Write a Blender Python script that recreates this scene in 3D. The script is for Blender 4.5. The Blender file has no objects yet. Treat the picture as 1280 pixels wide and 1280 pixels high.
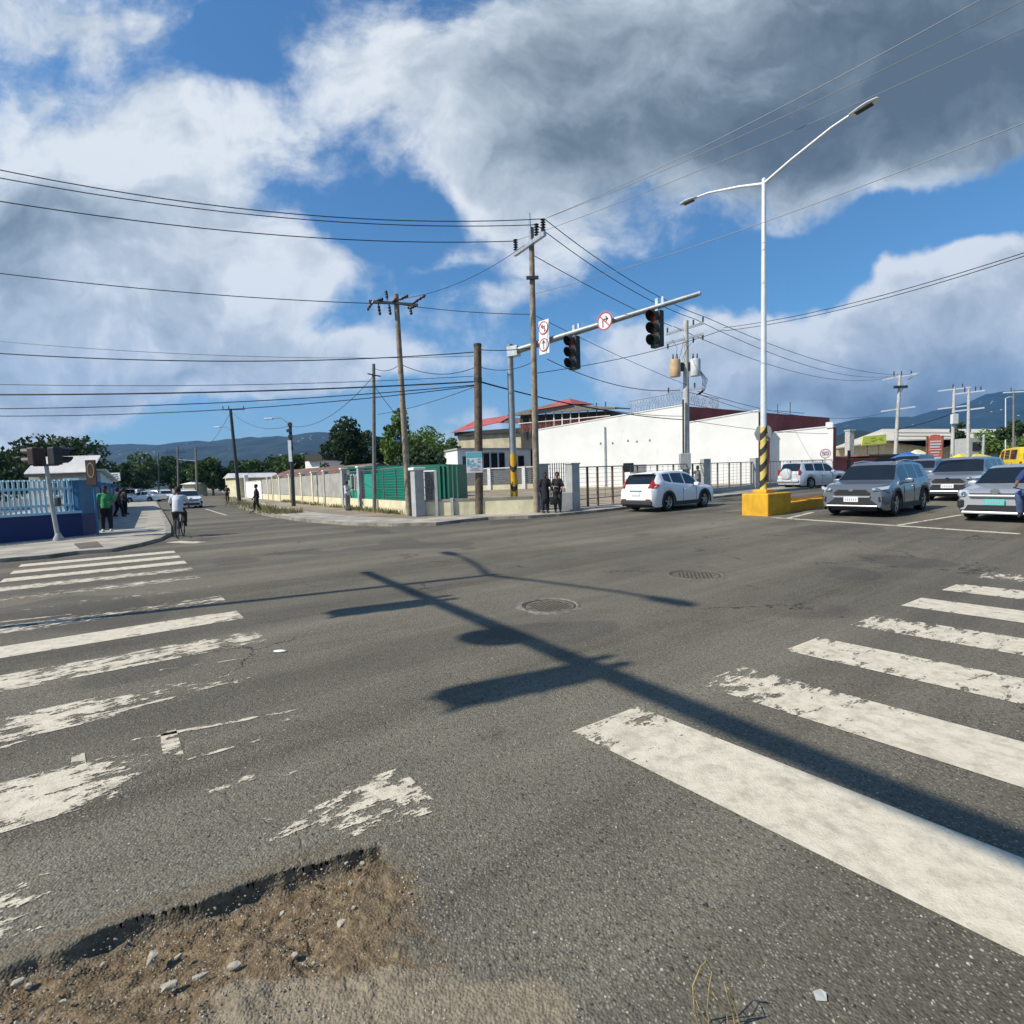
import bpy, bmesh, math, random
from mathutils import Vector, Matrix, noise
PI = math.pi
random.seed(7)
SC = bpy.context.scene
COL = SC.collection
# ------------------------------------------------------------------ camera
CH = 1.65                                   # eye height
FP = 640.0                                  # focal length in pixels of a 1280 px wide picture
PIT = math.radians(3.84); ROL = math.radians(1.8)
_R0 = Vector((1, 0, 0)); _U0 = Vector((0, math.sin(PIT), math.cos(PIT)))
CF = Vector((0, math.cos(PIT), -math.sin(PIT)))
CR = math.cos(ROL) * _R0 - math.sin(ROL) * _U0
CU = math.sin(ROL) * _R0 + math.cos(ROL) * _U0
CPOS = Vector((0, 0, CH))
cam_d = bpy.data.cameras.new('camera'); cam = bpy.data.objects.new('camera', cam_d); COL.objects.link(cam)
cam_d.sensor_width = 36; cam_d.lens = 18.0; cam_d.clip_end = 20000; cam_d.clip_start = 0.05
m3 = Matrix((CR, CU, -CF)).transposed().to_4x4(); m3.translation = CPOS
cam.matrix_world = m3
SC.camera = cam
# ------------------------------------------------------------------ light
SUN_EL = math.radians(44); SUN_H = Vector((-0.925, -0.38, 0)).normalized()   # towards the sun
SC.world = bpy.data.worlds.new('World'); SC.world.use_nodes = True
sun_d = bpy.data.lights.new('sun', 'SUN'); sun_d.energy = 5.0; sun_d.angle = math.radians(0.5); sun_d.color = (1, 0.93, 0.81)
sun = bpy.data.objects.new('sun', sun_d); COL.objects.link(sun)
sdir = Vector((SUN_H.x * math.cos(SUN_EL), SUN_H.y * math.cos(SUN_EL), math.sin(SUN_EL)))
sun.rotation_euler = (-sdir).to_track_quat('-Z', 'Y').to_euler(); sun.location = sdir * 60
SC.view_settings.view_transform = 'Standard'; SC.view_settings.look = 'None'
SC.view_settings.gamma = 1; SC.view_settings.exposure = 0.35
SC.cycles.max_bounces = 6; SC.cycles.transparent_max_bounces = 12

class NT:
    """small node helper"""
    def __init__(s, tree): s.t = tree; s.n = tree.nodes; s.l = tree.links
    def new(s, ty, **k):
        n = s.n.new(ty)
        for a, v in k.items(): setattr(n, a, v)
        return n
    def put(s, sock, v):
        if v is None: return
        if isinstance(v, bpy.types.NodeSocket): s.l.new(v, sock)
        else: sock.default_value = v
    def math(s, op, a, b=None, c=None, clamp=False):
        n = s.new('ShaderNodeMath', operation=op, use_clamp=clamp); s.put(n.inputs[0], a); s.put(n.inputs[1], b); s.put(n.inputs[2], c); return n.outputs[0]
    def vmath(s, op, a, b=None, out=0):
        n = s.new('ShaderNodeVectorMath', operation=op); s.put(n.inputs[0], a); s.put(n.inputs[1], b); return n.outputs[out]
    def comb(s, x, y, z):
        n = s.new('ShaderNodeCombineXYZ'); s.put(n.inputs[0], x); s.put(n.inputs[1], y); s.put(n.inputs[2], z); return n.outputs[0]
    def sep(s, v):
        n = s.new('ShaderNodeSeparateXYZ'); s.put(n.inputs[0], v); return n.outputs
    def noise(s, v, scale, detail=4, rough=.55, dist=0, out='Fac'):
        n = s.new('ShaderNodeTexNoise'); s.put(n.inputs['Vector'], v); n.inputs['Scale'].default_value = scale
        n.inputs['Detail'].default_value = detail; n.inputs['Roughness'].default_value = rough; n.inputs['Distortion'].default_value = dist
        return n.outputs[out]
    def voro(s, v, scale, feature='F1', out='Distance', rnd=1):
        n = s.new('ShaderNodeTexVoronoi', feature=feature); s.put(n.inputs['Vector'], v); n.inputs['Scale'].default_value = scale
        n.inputs['Randomness'].default_value = rnd; return n.outputs[out]
    def rng(s, v, a, b, c=0, d=1, smooth=True):
        n = s.new('ShaderNodeMapRange', interpolation_type='SMOOTHSTEP' if smooth else 'LINEAR'); s.put(n.inputs[0], v)
        for i, q in enumerate((a, b, c, d)): s.put(n.inputs[1 + i], q)
        return n.outputs[0]
    def mix(s, f, a, b, mode='MIX'):
        n = s.new('ShaderNodeMix', data_type='RGBA', blend_type=mode); s.put(n.inputs[0], f)
        for i, q in ((6, a), (7, b)):
            if isinstance(q, (tuple, list)): q = (*q[:3], 1)
            s.put(n.inputs[i], q)
        return n.outputs[2]
    def ramp(s, v, stops):
        n = s.new('ShaderNodeValToRGB'); s.put(n.inputs[0], v); e = n.color_ramp.elements
        while len(e) < len(stops): e.new(0.5)
        for i, (p, c) in enumerate(stops): e[i].position = p; e[i].color = (*c[:3], 1) if isinstance(c, (tuple, list)) else (c, c, c, 1)
        return n.outputs[0]

# ------------------------------------------------------------------ sky with clouds (a world shader in direction space)
def ray(px, py): return CF + CR * ((px - 640) / FP) + CU * ((640 - py) / FP)
def build_world():
    w = SC.world; w.node_tree.nodes.clear(); N = NT(w.node_tree)
    out = N.new('ShaderNodeOutputWorld'); bg = N.new('ShaderNodeBackground'); N.l.new(bg.outputs[0], out.inputs[0])
    bg.inputs[1].default_value = 0.1
    sky = N.new('ShaderNodeTexSky', sky_type='NISHITA'); sky.sun_disc = False
    sky.sun_elevation = SUN_EL; sky.sun_rotation = math.atan2(SUN_H.x, SUN_H.y) % (2 * PI)
    sky.air_density = 1.35; sky.dust_density = 0.5; sky.ozone_density = 2.8
    tc = N.new('ShaderNodeTexCoord'); x, y, z = N.sep(tc.outputs['Generated'])
    ay = N.math('MAXIMUM', N.math('ABSOLUTE', y), 0.15)
    u = N.math('DIVIDE', x, ay); v = N.math('DIVIDE', z, ay)
    uv = N.comb(u, v, 0)
    # domain warp
    wv = N.new('ShaderNodeTexNoise'); N.put(wv.inputs['Vector'], uv); wv.inputs['Scale'].default_value = 3.2; wv.inputs['Detail'].default_value = 5
    wofs = N.vmath('SCALE', N.vmath('SUBTRACT', wv.outputs['Color'], (0.5, 0.5, 0.5))); wofs.node.inputs['Scale'].default_value = 0.26
    p = N.vmath('ADD', uv, wofs)
    def blob(px, py, rx, ry, amp, ang=0, hard=0.0):
        d0 = ray(px, py); cu, cv = d0.x / d0.y, d0.z / d0.y
        mp = N.new('ShaderNodeMapping', vector_type='TEXTURE'); N.put(mp.inputs[0], p)
        mp.inputs['Location'].default_value = (cu, cv, 0); mp.inputs['Rotation'].default_value = (0, 0, math.radians(ang))
        mp.inputs['Scale'].default_value = (rx / 640, ry / 640, 1)
        d = N.vmath('LENGTH', mp.outputs[0], out=1)
        return N.rng(d, 1.25, hard, 0, amp)
    def total(lst):
        acc = None
        for b in lst:
            q = blob(*b); acc = q if acc is None else N.math('ADD', acc, q)
        return acc
    cover = total([
        (130, 170, 280, 180, .58), (300, 200, 130, 110, .3), (60, 20, 150, 60, .25), (450, 70, 90, 100, .5), (30, 330, 330, 130, .62),
        (270, 300, 130, 60, .38), (170, 395, 340, 70, .9, 4), (120, 462, 470, 48, 1.1), (10, 545, 150, 34, .9), (330, 350, 120, 40, .45), (60, 508, 340, 26, .5), (230, 425, 460, 60, .55), (440, 455, 180, 30, .5),
        (620, 150, 150, 180, .62), (900, 80, 430, 180, 1.2, 8), (1280, 50, 430, 215, 1.5, 10), (650, 250, 60, 60, .4), (700, 330, 90, 60, .28),
        (560, 330, 70, 22, .3), (610, 385, 90, 26, .42), (460, 345, 70, 35, .3), (590, 510, 28, 26, .35), (850, 450, 130, 70, .52),
        (770, 430, 90, 60, .4), (1190, 420, 170, 120, 1.0, 0, .4), (1010, 440, 120, 66, .8, 0, .4), (1120, 360, 30, 40, .4), (1270, 360, 90, 60, .6),
        (1150, 500, 300, 50, .6), (140, 555, 60, 12, .2), (900, 520, 240, 50, .35),
        (300, 50, 80, 60, -.5), (330, 250, 60, 40, -.3), (40, 60, 50, 30, -.25), (560, 40, 50, 60, -.3), (500, 270, 110, 70, -.75, 20), (430, 420, 50, 45, -.35), (520, 440, 70, 25, -.45),
        (1020, 330, 330, 50, -.75, 14), (820, 360, 120, 40, -.35), (520, 500, 160, 20, -.35), (1220, 262, 190, 36, -.7, 14), (340, 500, 240, 14, -.3)])
    n1 = N.noise(N.vmath('ADD', N.vmath('MULTIPLY', p, (1, 1.5, 1)), (3.1, 1.7, 0)), 3.0, 9, .6)
    n2 = N.noise(N.vmath('ADD', uv, (7.1, 2.3, 0)), 9.0, 7, .62)
    dens = N.math('ADD', N.math('ADD', cover, N.math('MULTIPLY', N.math('SUBTRACT', n1, .5), 1.55)), N.math('MULTIPLY', N.math('SUBTRACT', n2, .5), .78))
    n1b = N.noise(N.vmath('ADD', N.vmath('MULTIPLY', N.vmath('ADD', p, (-.05, .055, 0)), (1, 1.5, 1)), (3.1, 1.7, 0)), 3.0, 9, .6)
    n4 = N.noise(N.vmath('ADD', p, (1.1, 4.3, 0)), 8.0, 6, .55); n4b = N.noise(N.vmath('ADD', p, (1.08, 4.325, 0)), 8.0, 6, .55)
    relief = N.math('ADD', N.math('MULTIPLY', N.math('SUBTRACT', n1b, n1), 1.05), N.math('MULTIPLY', N.math('SUBTRACT', n4b, n4), .45))
    dens = N.math('SUBTRACT', dens, N.rng(y, .12, -.35, 0, .9))
    a = N.rng(dens, .04, .60)
    # shade: dark bodies against bright rims
    dark = total([(1040, 30, 480, 230, .40, 8), (1240, 110, 360, 170, .62, 10), (700, 90, 170, 160, .22), (820, 200, 260, 90, .34, 10), (60, 290, 240, 80, .38), (100, 130, 160, 60, .12), (90, 400, 200, 40, .16),
                  (1190, 510, 240, 45, .45), (1000, 510, 140, 30, .25), (1180, 460, 130, 40, .26), (830, 490, 120, 50, .22), (150, 480, 300, 16, .12),
                  (1230, 500, 60, 20, -.35), (1150, 340, 110, 50, -.2), (620, 170, 90, 90, .06)])
    n3 = N.noise(N.vmath('ADD', N.vmath('MULTIPLY', p, (1, 1.3, 1)), (0.35, 5.2, 0)), 4.2, 8, .58)
    sh = N.math('ADD', N.math('ADD', dark, N.math('MULTIPLY', N.math('SUBTRACT', n3, .5), .8)), N.math('ADD', N.math('MULTIPLY', N.rng(dens, .4, 1.4), .22), relief), clamp=True)
    ccol = N.ramp(sh, [(0, (6.6, 6.9, 7.1)), (.2, (4.6, 5.1, 5.55)), (.48, (2.75, 3.25, 3.65)), (.76, (1.45, 1.80, 2.02)), (1, (.95, 1.20, 1.36))])
    skyc = N.mix(1, sky.outputs[0], (.50, .78, 1.0), 'MULTIPLY')
    skyc = N.mix(N.rng(v, .34, .0, 0, .42), skyc, (3.3, 4.5, 5.9))
    c = N.mix(a, skyc, ccol)
    N.l.new(c, bg.inputs[0])
build_world()

# ------------------------------------------------------------------ picture pixel -> place helpers (1280 px reference)
E1 = Vector((0.819, 0.574, 0)); E2 = Vector((-0.574, 0.819, 0))    # along the main road, along the side road
def gz(x, y):                                # the main road climbs one in a hundred to the east
    s = x * E1.x + y * E1.y
    return 0.01 * max(0.0, s - 10.0) if s < 160 else 1.5
def G(px, py, dz=0.0):
    d = ray(px, py); z = dz
    for _ in range(25):
        t = (z - CH) / d.z; q = CPOS + d * t; z = gz(q.x, q.y) + dz
    return Vector((q.x, q.y, z))
def P(px, py, Y):
    d = ray(px, py); return CPOS + d * (Y / d.y)
def GY(px, Y, dz=0.0):                        # ground point seen at column px (at the horizon) at depth Y
    q = P(px, 597 - (px - 640) * .0314, Y); return Vector((q.x, q.y, gz(q.x, q.y) + dz))
def top_h(base, py):                          # height over base that shows at row py
    k = (640 - py) / FP; q = base - CPOS
    return (k * q.dot(CF) - q.dot(CU)) / (CU.z - k * CF.z)

# ------------------------------------------------------------------ materials
MATS = {}
def mat(name, col, rough=.7, metal=0, var=0.0, vs=3.0, bump=0.0, bs=20.0, coat=0, spec=.5, col2=None, dirt=0):
    if name in MATS: return MATS[name]
    m = bpy.data.materials.new(name); m.use_nodes = True; N = NT(m.node_tree); b = m.node_tree.nodes['Principled BSDF']
    b.inputs['Roughness'].default_value = rough; b.inputs['Metallic'].default_value = metal
    b.inputs['Specular IOR Level'].default_value = spec
    if coat: b.inputs['Coat Weight'].default_value = coat; b.inputs['Coat Roughness'].default_value = .05
    tc = N.new('ShaderNodeTexCoord'); v = tc.outputs['Object']
    if var or col2:
        n = N.noise(v, vs, 6, .6)
        c2 = col2 if col2 else tuple(max(0, q * (1 - var)) for q in col); c1 = col if col2 else tuple(min(1, q * (1 + var * .6)) for q in col)
        c = N.mix(N.rng(n, .32, .68), c1, c2)
        if dirt:
            n2 = N.noise(N.vmath('MULTIPLY', v, (1, 1, .25)), vs * 2.3, 7, .7)
            c = N.mix(N.rng(n2, .55, .78, 0, dirt), c, (.16, .12, .085))
        N.l.new(c, b.inputs['Base Color'])
    else: b.inputs['Base Color'].default_value = (*col, 1)
    if bump:
        bp = N.new('ShaderNodeBump'); bp.inputs['Strength'].default_value = bump; bp.inputs['Distance'].default_value = .02
        N.l.new(N.noise(v, bs, 6, .65), bp.inputs['Height']); N.l.new(bp.outputs[0], b.inputs['Normal'])
    MATS[name] = m; return m

def asphalt():
    m = bpy.data.materials.new('asphalt'); m.use_nodes = True; N = NT(m.node_tree); b = m.node_tree.nodes['Principled BSDF']
    g = N.new('ShaderNodeNewGeometry'); pos = g.outputs['Position']
    rot = N.new('ShaderNodeMapping'); N.put(rot.inputs[0], pos); rot.inputs['Rotation'].default_value = (0, 0, -math.atan2(E1.y, E1.x)); q = rot.outputs[0]
    big = N.noise(pos, .22, 5, .6); mid = N.noise(pos, 1.6, 6, .65); fin = N.noise(pos, 38, 5, .7)
    track = N.noise(N.vmath('MULTIPLY', q, (.05, .62, 1)), 1.0, 4, .55)      # long worn wheel tracks along the main road
    tr2 = N.noise(N.vmath('MULTIPLY', q, (.4, 7.0, 1)), 1.0, 5, .6)
    st = N.voro(pos, 95, out='Color'); sr = N.sep(st)[0]
    vs = N.voro(pos, 95)
    f = N.math('ADD', N.math('MULTIPLY', big, .24), N.math('ADD', N.math('MULTIPLY', mid, .14), N.math('ADD', N.math('MULTIPLY', track, .62), N.math('MULTIPLY', tr2, .14))))
    base = N.ramp(f, [(.42, (.074, .065, .047)), (.52, (.126, .112, .082)), (.60, (.178, .159, .117)), (.70, (.242, .218, .163))])
    base = N.mix(N.rng(fin, .35, .7, .0, .65), base, (.040, .036, .031))
    base = N.mix(N.math('MULTIPLY', N.rng(sr, .72, .80), N.rng(vs, .5, .25)), base, (.27, .245, .20))
    base = N.mix(N.math('MULTIPLY', N.rng(sr, .05, .0), .8), base, (.022, .020, .018))
    st2 = N.sep(N.voro(pos, 31, out='Color'))[0]; d2 = N.voro(pos, 31)
    base = N.mix(N.math('MULTIPLY', N.rng(st2, .955, .965), N.rng(d2, .22, .12)), base, (.42, .39, .33))
    # hairline cracks
    cr = N.voro(N.vmath('ADD', pos, N.vmath('SCALE', N.noise(pos, 2.2, 5, .6, out='Color'))), .42, feature='DISTANCE_TO_EDGE')
    base = N.mix(N.math('MULTIPLY', N.rng(cr, .010, .0), N.rng(N.noise(pos, .5, 2), .53, .62)), base, (.012, .011, .01))
    # tar patches
    tp = N.rng(N.noise(N.vmath('ADD', q, (11, 4, 0)), .33, 2, .4), .63, .65)
    base = N.mix(N.math('MULTIPLY', tp, .40), base, (.045, .042, .038))
    oil = N.rng(N.noise(N.vmath('ADD', pos, (5, 9, 2)), 1.7, 6, .6), .62, .74)
    base = N.mix(N.math('MULTIPLY', oil, .45), base, (.040, .037, .032))
    lane = N.rng(N.noise(N.vmath('MULTIPLY', N.vmath('ADD', q, (3, 7, 0)), (.02, .33, 1)), 1.0, 2, .4), .50, .60)
    base = N.mix(N.math('MULTIPLY', lane, .32), base, (.050, .046, .040))
    # brown dust carried on an attribute
    at = N.new('ShaderNodeAttribute', attribute_name='dirt'); dn = N.math('ADD', at.outputs['Fac'], N.math('MULTIPLY', N.math('SUBTRACT', N.noise(pos, 14, 6, .7), .5), .9))
    dcol = N.ramp(N.noise(pos, 23, 7, .72), [(.3, (.062, .043, .023)), (.5, (.140, .100, .056)), (.68, (.26, .198, .122))])
    isd = N.rng(at.outputs['Fac'], .02, .12)
    base = N.mix(N.math('MULTIPLY', N.rng(dn, .12, .80), isd), base, dcol)
    at2 = N.new('ShaderNodeAttribute', attribute_name='pale'); pn = N.math('ADD', at2.outputs['Fac'], N.math('MULTIPLY', N.math('SUBTRACT', N.noise(pos, 7, 6, .65), .5), 1.1))
    base = N.mix(N.math('MULTIPLY', N.rng(pn, .28, .62), N.rng(at2.outputs['Fac'], .02, .2)), base, N.ramp(N.noise(pos, 30, 6, .7), [(.3, (.13, .105, .07)), (.7, (.28, .235, .165))]))
    N.l.new(base, b.inputs['Base Color']); b.inputs['Roughness'].default_value = .86; b.inputs['Specular IOR Level'].default_value = .3
    bp = N.new('ShaderNodeBump'); bp.inputs['Strength'].default_value = .6; bp.inputs['Distance'].default_value = .008
    hh = N.math('ADD', N.math('MULTIPLY', vs, -1.2), N.math('ADD', fin, N.math('MULTIPLY', N.rng(cr, .0, .01), 1.0)))
    N.l.new(hh, bp.inputs['Height']); N.l.new(bp.outputs[0], b.inputs['Normal'])
    MATS['asphalt'] = m; return m
asphalt()

def road_paint():
    m = bpy.data.materials.new('road_paint'); m.use_nodes = True; N = NT(m.node_tree); b = m.node_tree.nodes['Principled BSDF']
    out = m.node_tree.nodes['Material Output']
    g = N.new('ShaderNodeNewGeometry'); pos = g.outputs['Position']
    rot = N.new('ShaderNodeMapping'); N.put(rot.inputs[0], pos); rot.inputs['Rotation'].default_value = (0, 0, -math.atan2(E1.y, E1.x)); q = rot.outputs[0]
    at = N.new('ShaderNodeAttribute', attribute_name='wear'); w = at.outputs['Fac']
    n = N.noise(N.vmath('MULTIPLY', q, (.75, 1.6, 1)), 6.5, 10, .74); n2 = N.noise(pos, 60, 4, .8)
    v = N.math('ADD', N.math('MULTIPLY', n, .80), N.math('MULTIPLY', n2, .20))
    keep = N.rng(N.math('SUBTRACT', v, N.math('ADD', N.math('MULTIPLY', w, .42), .255)), -.008, .022)
    c = N.ramp(N.noise(pos, 9, 7, .7), [(.3, (.36, .32, .24)), (.52, (.56, .50, .385)), (.75, (.66, .595, .47))])
    c = N.mix(N.rng(N.noise(pos, 46, 5, .75), .58, .70, 0, .55), c, (.16, .145, .12))
    c = N.mix(N.rng(N.noise(N.vmath('MULTIPLY', q, (1.2, .5, 1)), 3, 4, .6), .6, .72, 0, .4), c, (.30, .26, .20))
    N.l.new(c, b.inputs['Base Color']); b.inputs['Roughness'].default_value = .8
    bp = N.new('ShaderNodeBump'); bp.inputs['Strength'].default_value = .35; bp.inputs['Distance'].default_value = .006
    N.l.new(N.voro(pos, 95), bp.inputs['Height']); N.l.new(bp.outputs[0], b.inputs['Normal'])
    tr = N.new('ShaderNodeBsdfTransparent'); mx = N.new('ShaderNodeMixShader'); N.l.new(keep, mx.inputs[0]); N.l.new(tr.outputs[0], mx.inputs[1]); N.l.new(b.outputs[0], mx.inputs[2])
    N.l.new(mx.outputs[0], out.inputs[0])
    MATS['road_paint'] = m; return m
road_paint()

def leafmat(name, c1, c2, c3):
    m = bpy.data.materials.new(name); m.use_nodes = True; N = NT(m.node_tree); b = m.node_tree.nodes['Principled BSDF']; out = m.node_tree.nodes['Material Output']
    g = N.new('ShaderNodeNewGeometry')
    c = N.ramp(N.math('ADD', N.math('MULTIPLY', N.noise(g.outputs['Position'], .5, 3), .6), N.math('MULTIPLY', g.outputs['Random Per Island'], .4)), [(.25, c1), (.5, c2), (.75, c3)])
    N.l.new(c, b.inputs['Base Color']); b.inputs['Roughness'].default_value = .6; b.inputs['Specular IOR Level'].default_value = .25
    tl = N.new('ShaderNodeBsdfTranslucent'); N.l.new(c, tl.inputs[0]); mx = N.new('ShaderNodeMixShader'); mx.inputs[0].default_value = .25
    N.l.new(b.outputs[0], mx.inputs[1]); N.l.new(tl.outputs[0], mx.inputs[2]); N.l.new(mx.outputs[0], out.inputs[0])
    MATS[name] = m; return m
leafmat('leaf_mid', (.030, .055, .014), (.06, .10, .025), (.10, .15, .04))
leafmat('leaf_dark', (.016, .034, .012), (.032, .062, .02), (.055, .09, .03))
leafmat('leaf_bright', (.055, .095, .018), (.10, .17, .03), (.15, .22, .05))
leafmat('grass_dry', (.12, .12, .045), (.19, .18, .07), (.27, .23, .10))

mat('concrete', (.36, .325, .27), .9, var=.35, vs=.9, bump=.4, bs=30, dirt=.35)
mat('kerb_concrete', (.27, .245, .20), .9, var=.4, vs=2.2, bump=.4, bs=30, dirt=.4)
mat('dirt_ground', (.26, .215, .15), .95, var=.35, vs=.25, bump=.4, bs=8)
mat('wood_brown', (.13, .095, .065), .9, var=.4, vs=5, bump=.5, bs=25)
mat('wood_pale', (.27, .225, .17), .9, var=.35, vs=5, bump=.5, bs=25)
mat('wood_grey', (.20, .185, .165), .9, var=.3, vs=5, bump=.4, bs=25)
mat('galvanised', (.50, .52, .54), .42, .55, var=.15, vs=6)
mat('white_metal', (.72, .73, .74), .38, .2, var=.08, vs=6)
mat('dark_metal', (.05, .055, .06), .55, .4, var=.2, vs=8)
mat('pole_concrete', (.46, .45, .42), .85, var=.2, vs=3, bump=.2)
mat('insulator', (.035, .03, .03), .35)
mat('cable', (.012, .013, .016), .6)
mat('cable_pale', (.20, .21, .22), .5, .4)
mat('black_plastic', (.02, .02, .022), .5)
mat('signal_black', (.022, .022, .024), .55, var=.2, vs=9)
mat('signal_brown', (.045, .022, .016), .6, var=.3, vs=6)
mat('lens_red', (.22, .02, .018), .25); mat('mast_grey', (.27, .30, .315), .5, .35, var=.2, vs=5); mat('lens_amber', (.06, .035, .012), .25); mat('lens_green', (.01, .045, .03), .25)
mat('yellow_paint', (.62, .33, .012), .65, var=.16, vs=3, bump=.15, dirt=.5)
mat('black_paint', (.03, .028, .025), .7, var=.3, vs=6)
mat('cream_paint', (.66, .60, .40), .85, var=.14, vs=1.2, dirt=.4, bump=.15)
mat('white_wall', (.80, .79, .75), .85, var=.07, vs=.4, dirt=.28, bump=.1, bs=6)
mat('white_paint', (.76, .76, .73), .8, var=.08, vs=1.5, dirt=.2)
mat('red_wall', (.30, .075, .065), .85, var=.2, vs=.6, dirt=.2)
mat('maroon_wall', (.28, .075, .075), .8, var=.2, vs=.8, dirt=.2)
mat('red_roof', (.40, .085, .08), .55, var=.2, vs=.8)
mat('rust_roof', (.17, .085, .06), .8, var=.45, vs=2.0)
mat('grime_wall', (.52, .45, .31), .9, var=.3, vs=.7, dirt=.9)
mat('dark_window', (.018, .02, .024), .12, spec=.6)
mat('glass_car', (.010, .013, .015), .04, spec=.8)
mat('grey_iron', (.17, .17, .165), .6, .3, var=.2, vs=5)
mat('block_grey', (.33, .32, .29), .9, var=.2, vs=1.5, bump=.3, dirt=.4)
mat('post_grey', (.36, .37, .36), .85, var=.15, vs=2, dirt=.3)
mat('teal_paint', (.01, .36, .25), .5, var=.1, vs=1.2); mat('teal_dark', (.010, .12, .075), .5, var=.15, vs=1.5)
mat('navy_paint', (.006, .022, .115), .6, var=.15, vs=1.2, dirt=.15)
mat('mid_blue_paint', (.03, .135, .27), .6, var=.15, vs=1.2, dirt=.1)
mat('slat_paint', (.38, .58, .68), .55, var=.08, vs=3)
mat('corrugated_white', (.66, .64, .62), .5, .1, var=.1, vs=1)
mat('warehouse_roof', (.52, .485, .40), .7, var=.12, vs=.12, dirt=.3)
mat('tyre', (.014, .014, .014), .85); mat('rim', (.45, .46, .47), .35, .8); mat('plate_white', (.7, .7, .7), .5); mat('plate_teal', (.10, .45, .42), .5)
mat('band_yellow', (.60, .45, .12), .7, var=.2, vs=6, dirt=.5); mat('chrome', (.7, .7, .7), .15, 1.0); mat('lamp_glass', (.55, .58, .60), .08, .2, spec=.8); mat('tail_red', (.34, .02, .02), .15)
mat('car_white', (.78, .79, .80), .3, coat=.7); mat('car_silver', (.52, .53, .55), .32, .55, coat=.8); mat('car_grey', (.19, .21, .235), .32, .55, coat=.8)
mat('car_pearl', (.58, .60, .61), .3, .2, coat=.7); mat('car_cladding', (.03, .031, .034), .65)
mat('car_steel', (.27, .29, .325), .32, .5, coat=.8); mat('car_blue', (.06, .17, .42), .4, coat=.5); mat('bus_yellow', (.70, .50, .015), .45, var=.06, vs=2)

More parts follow.
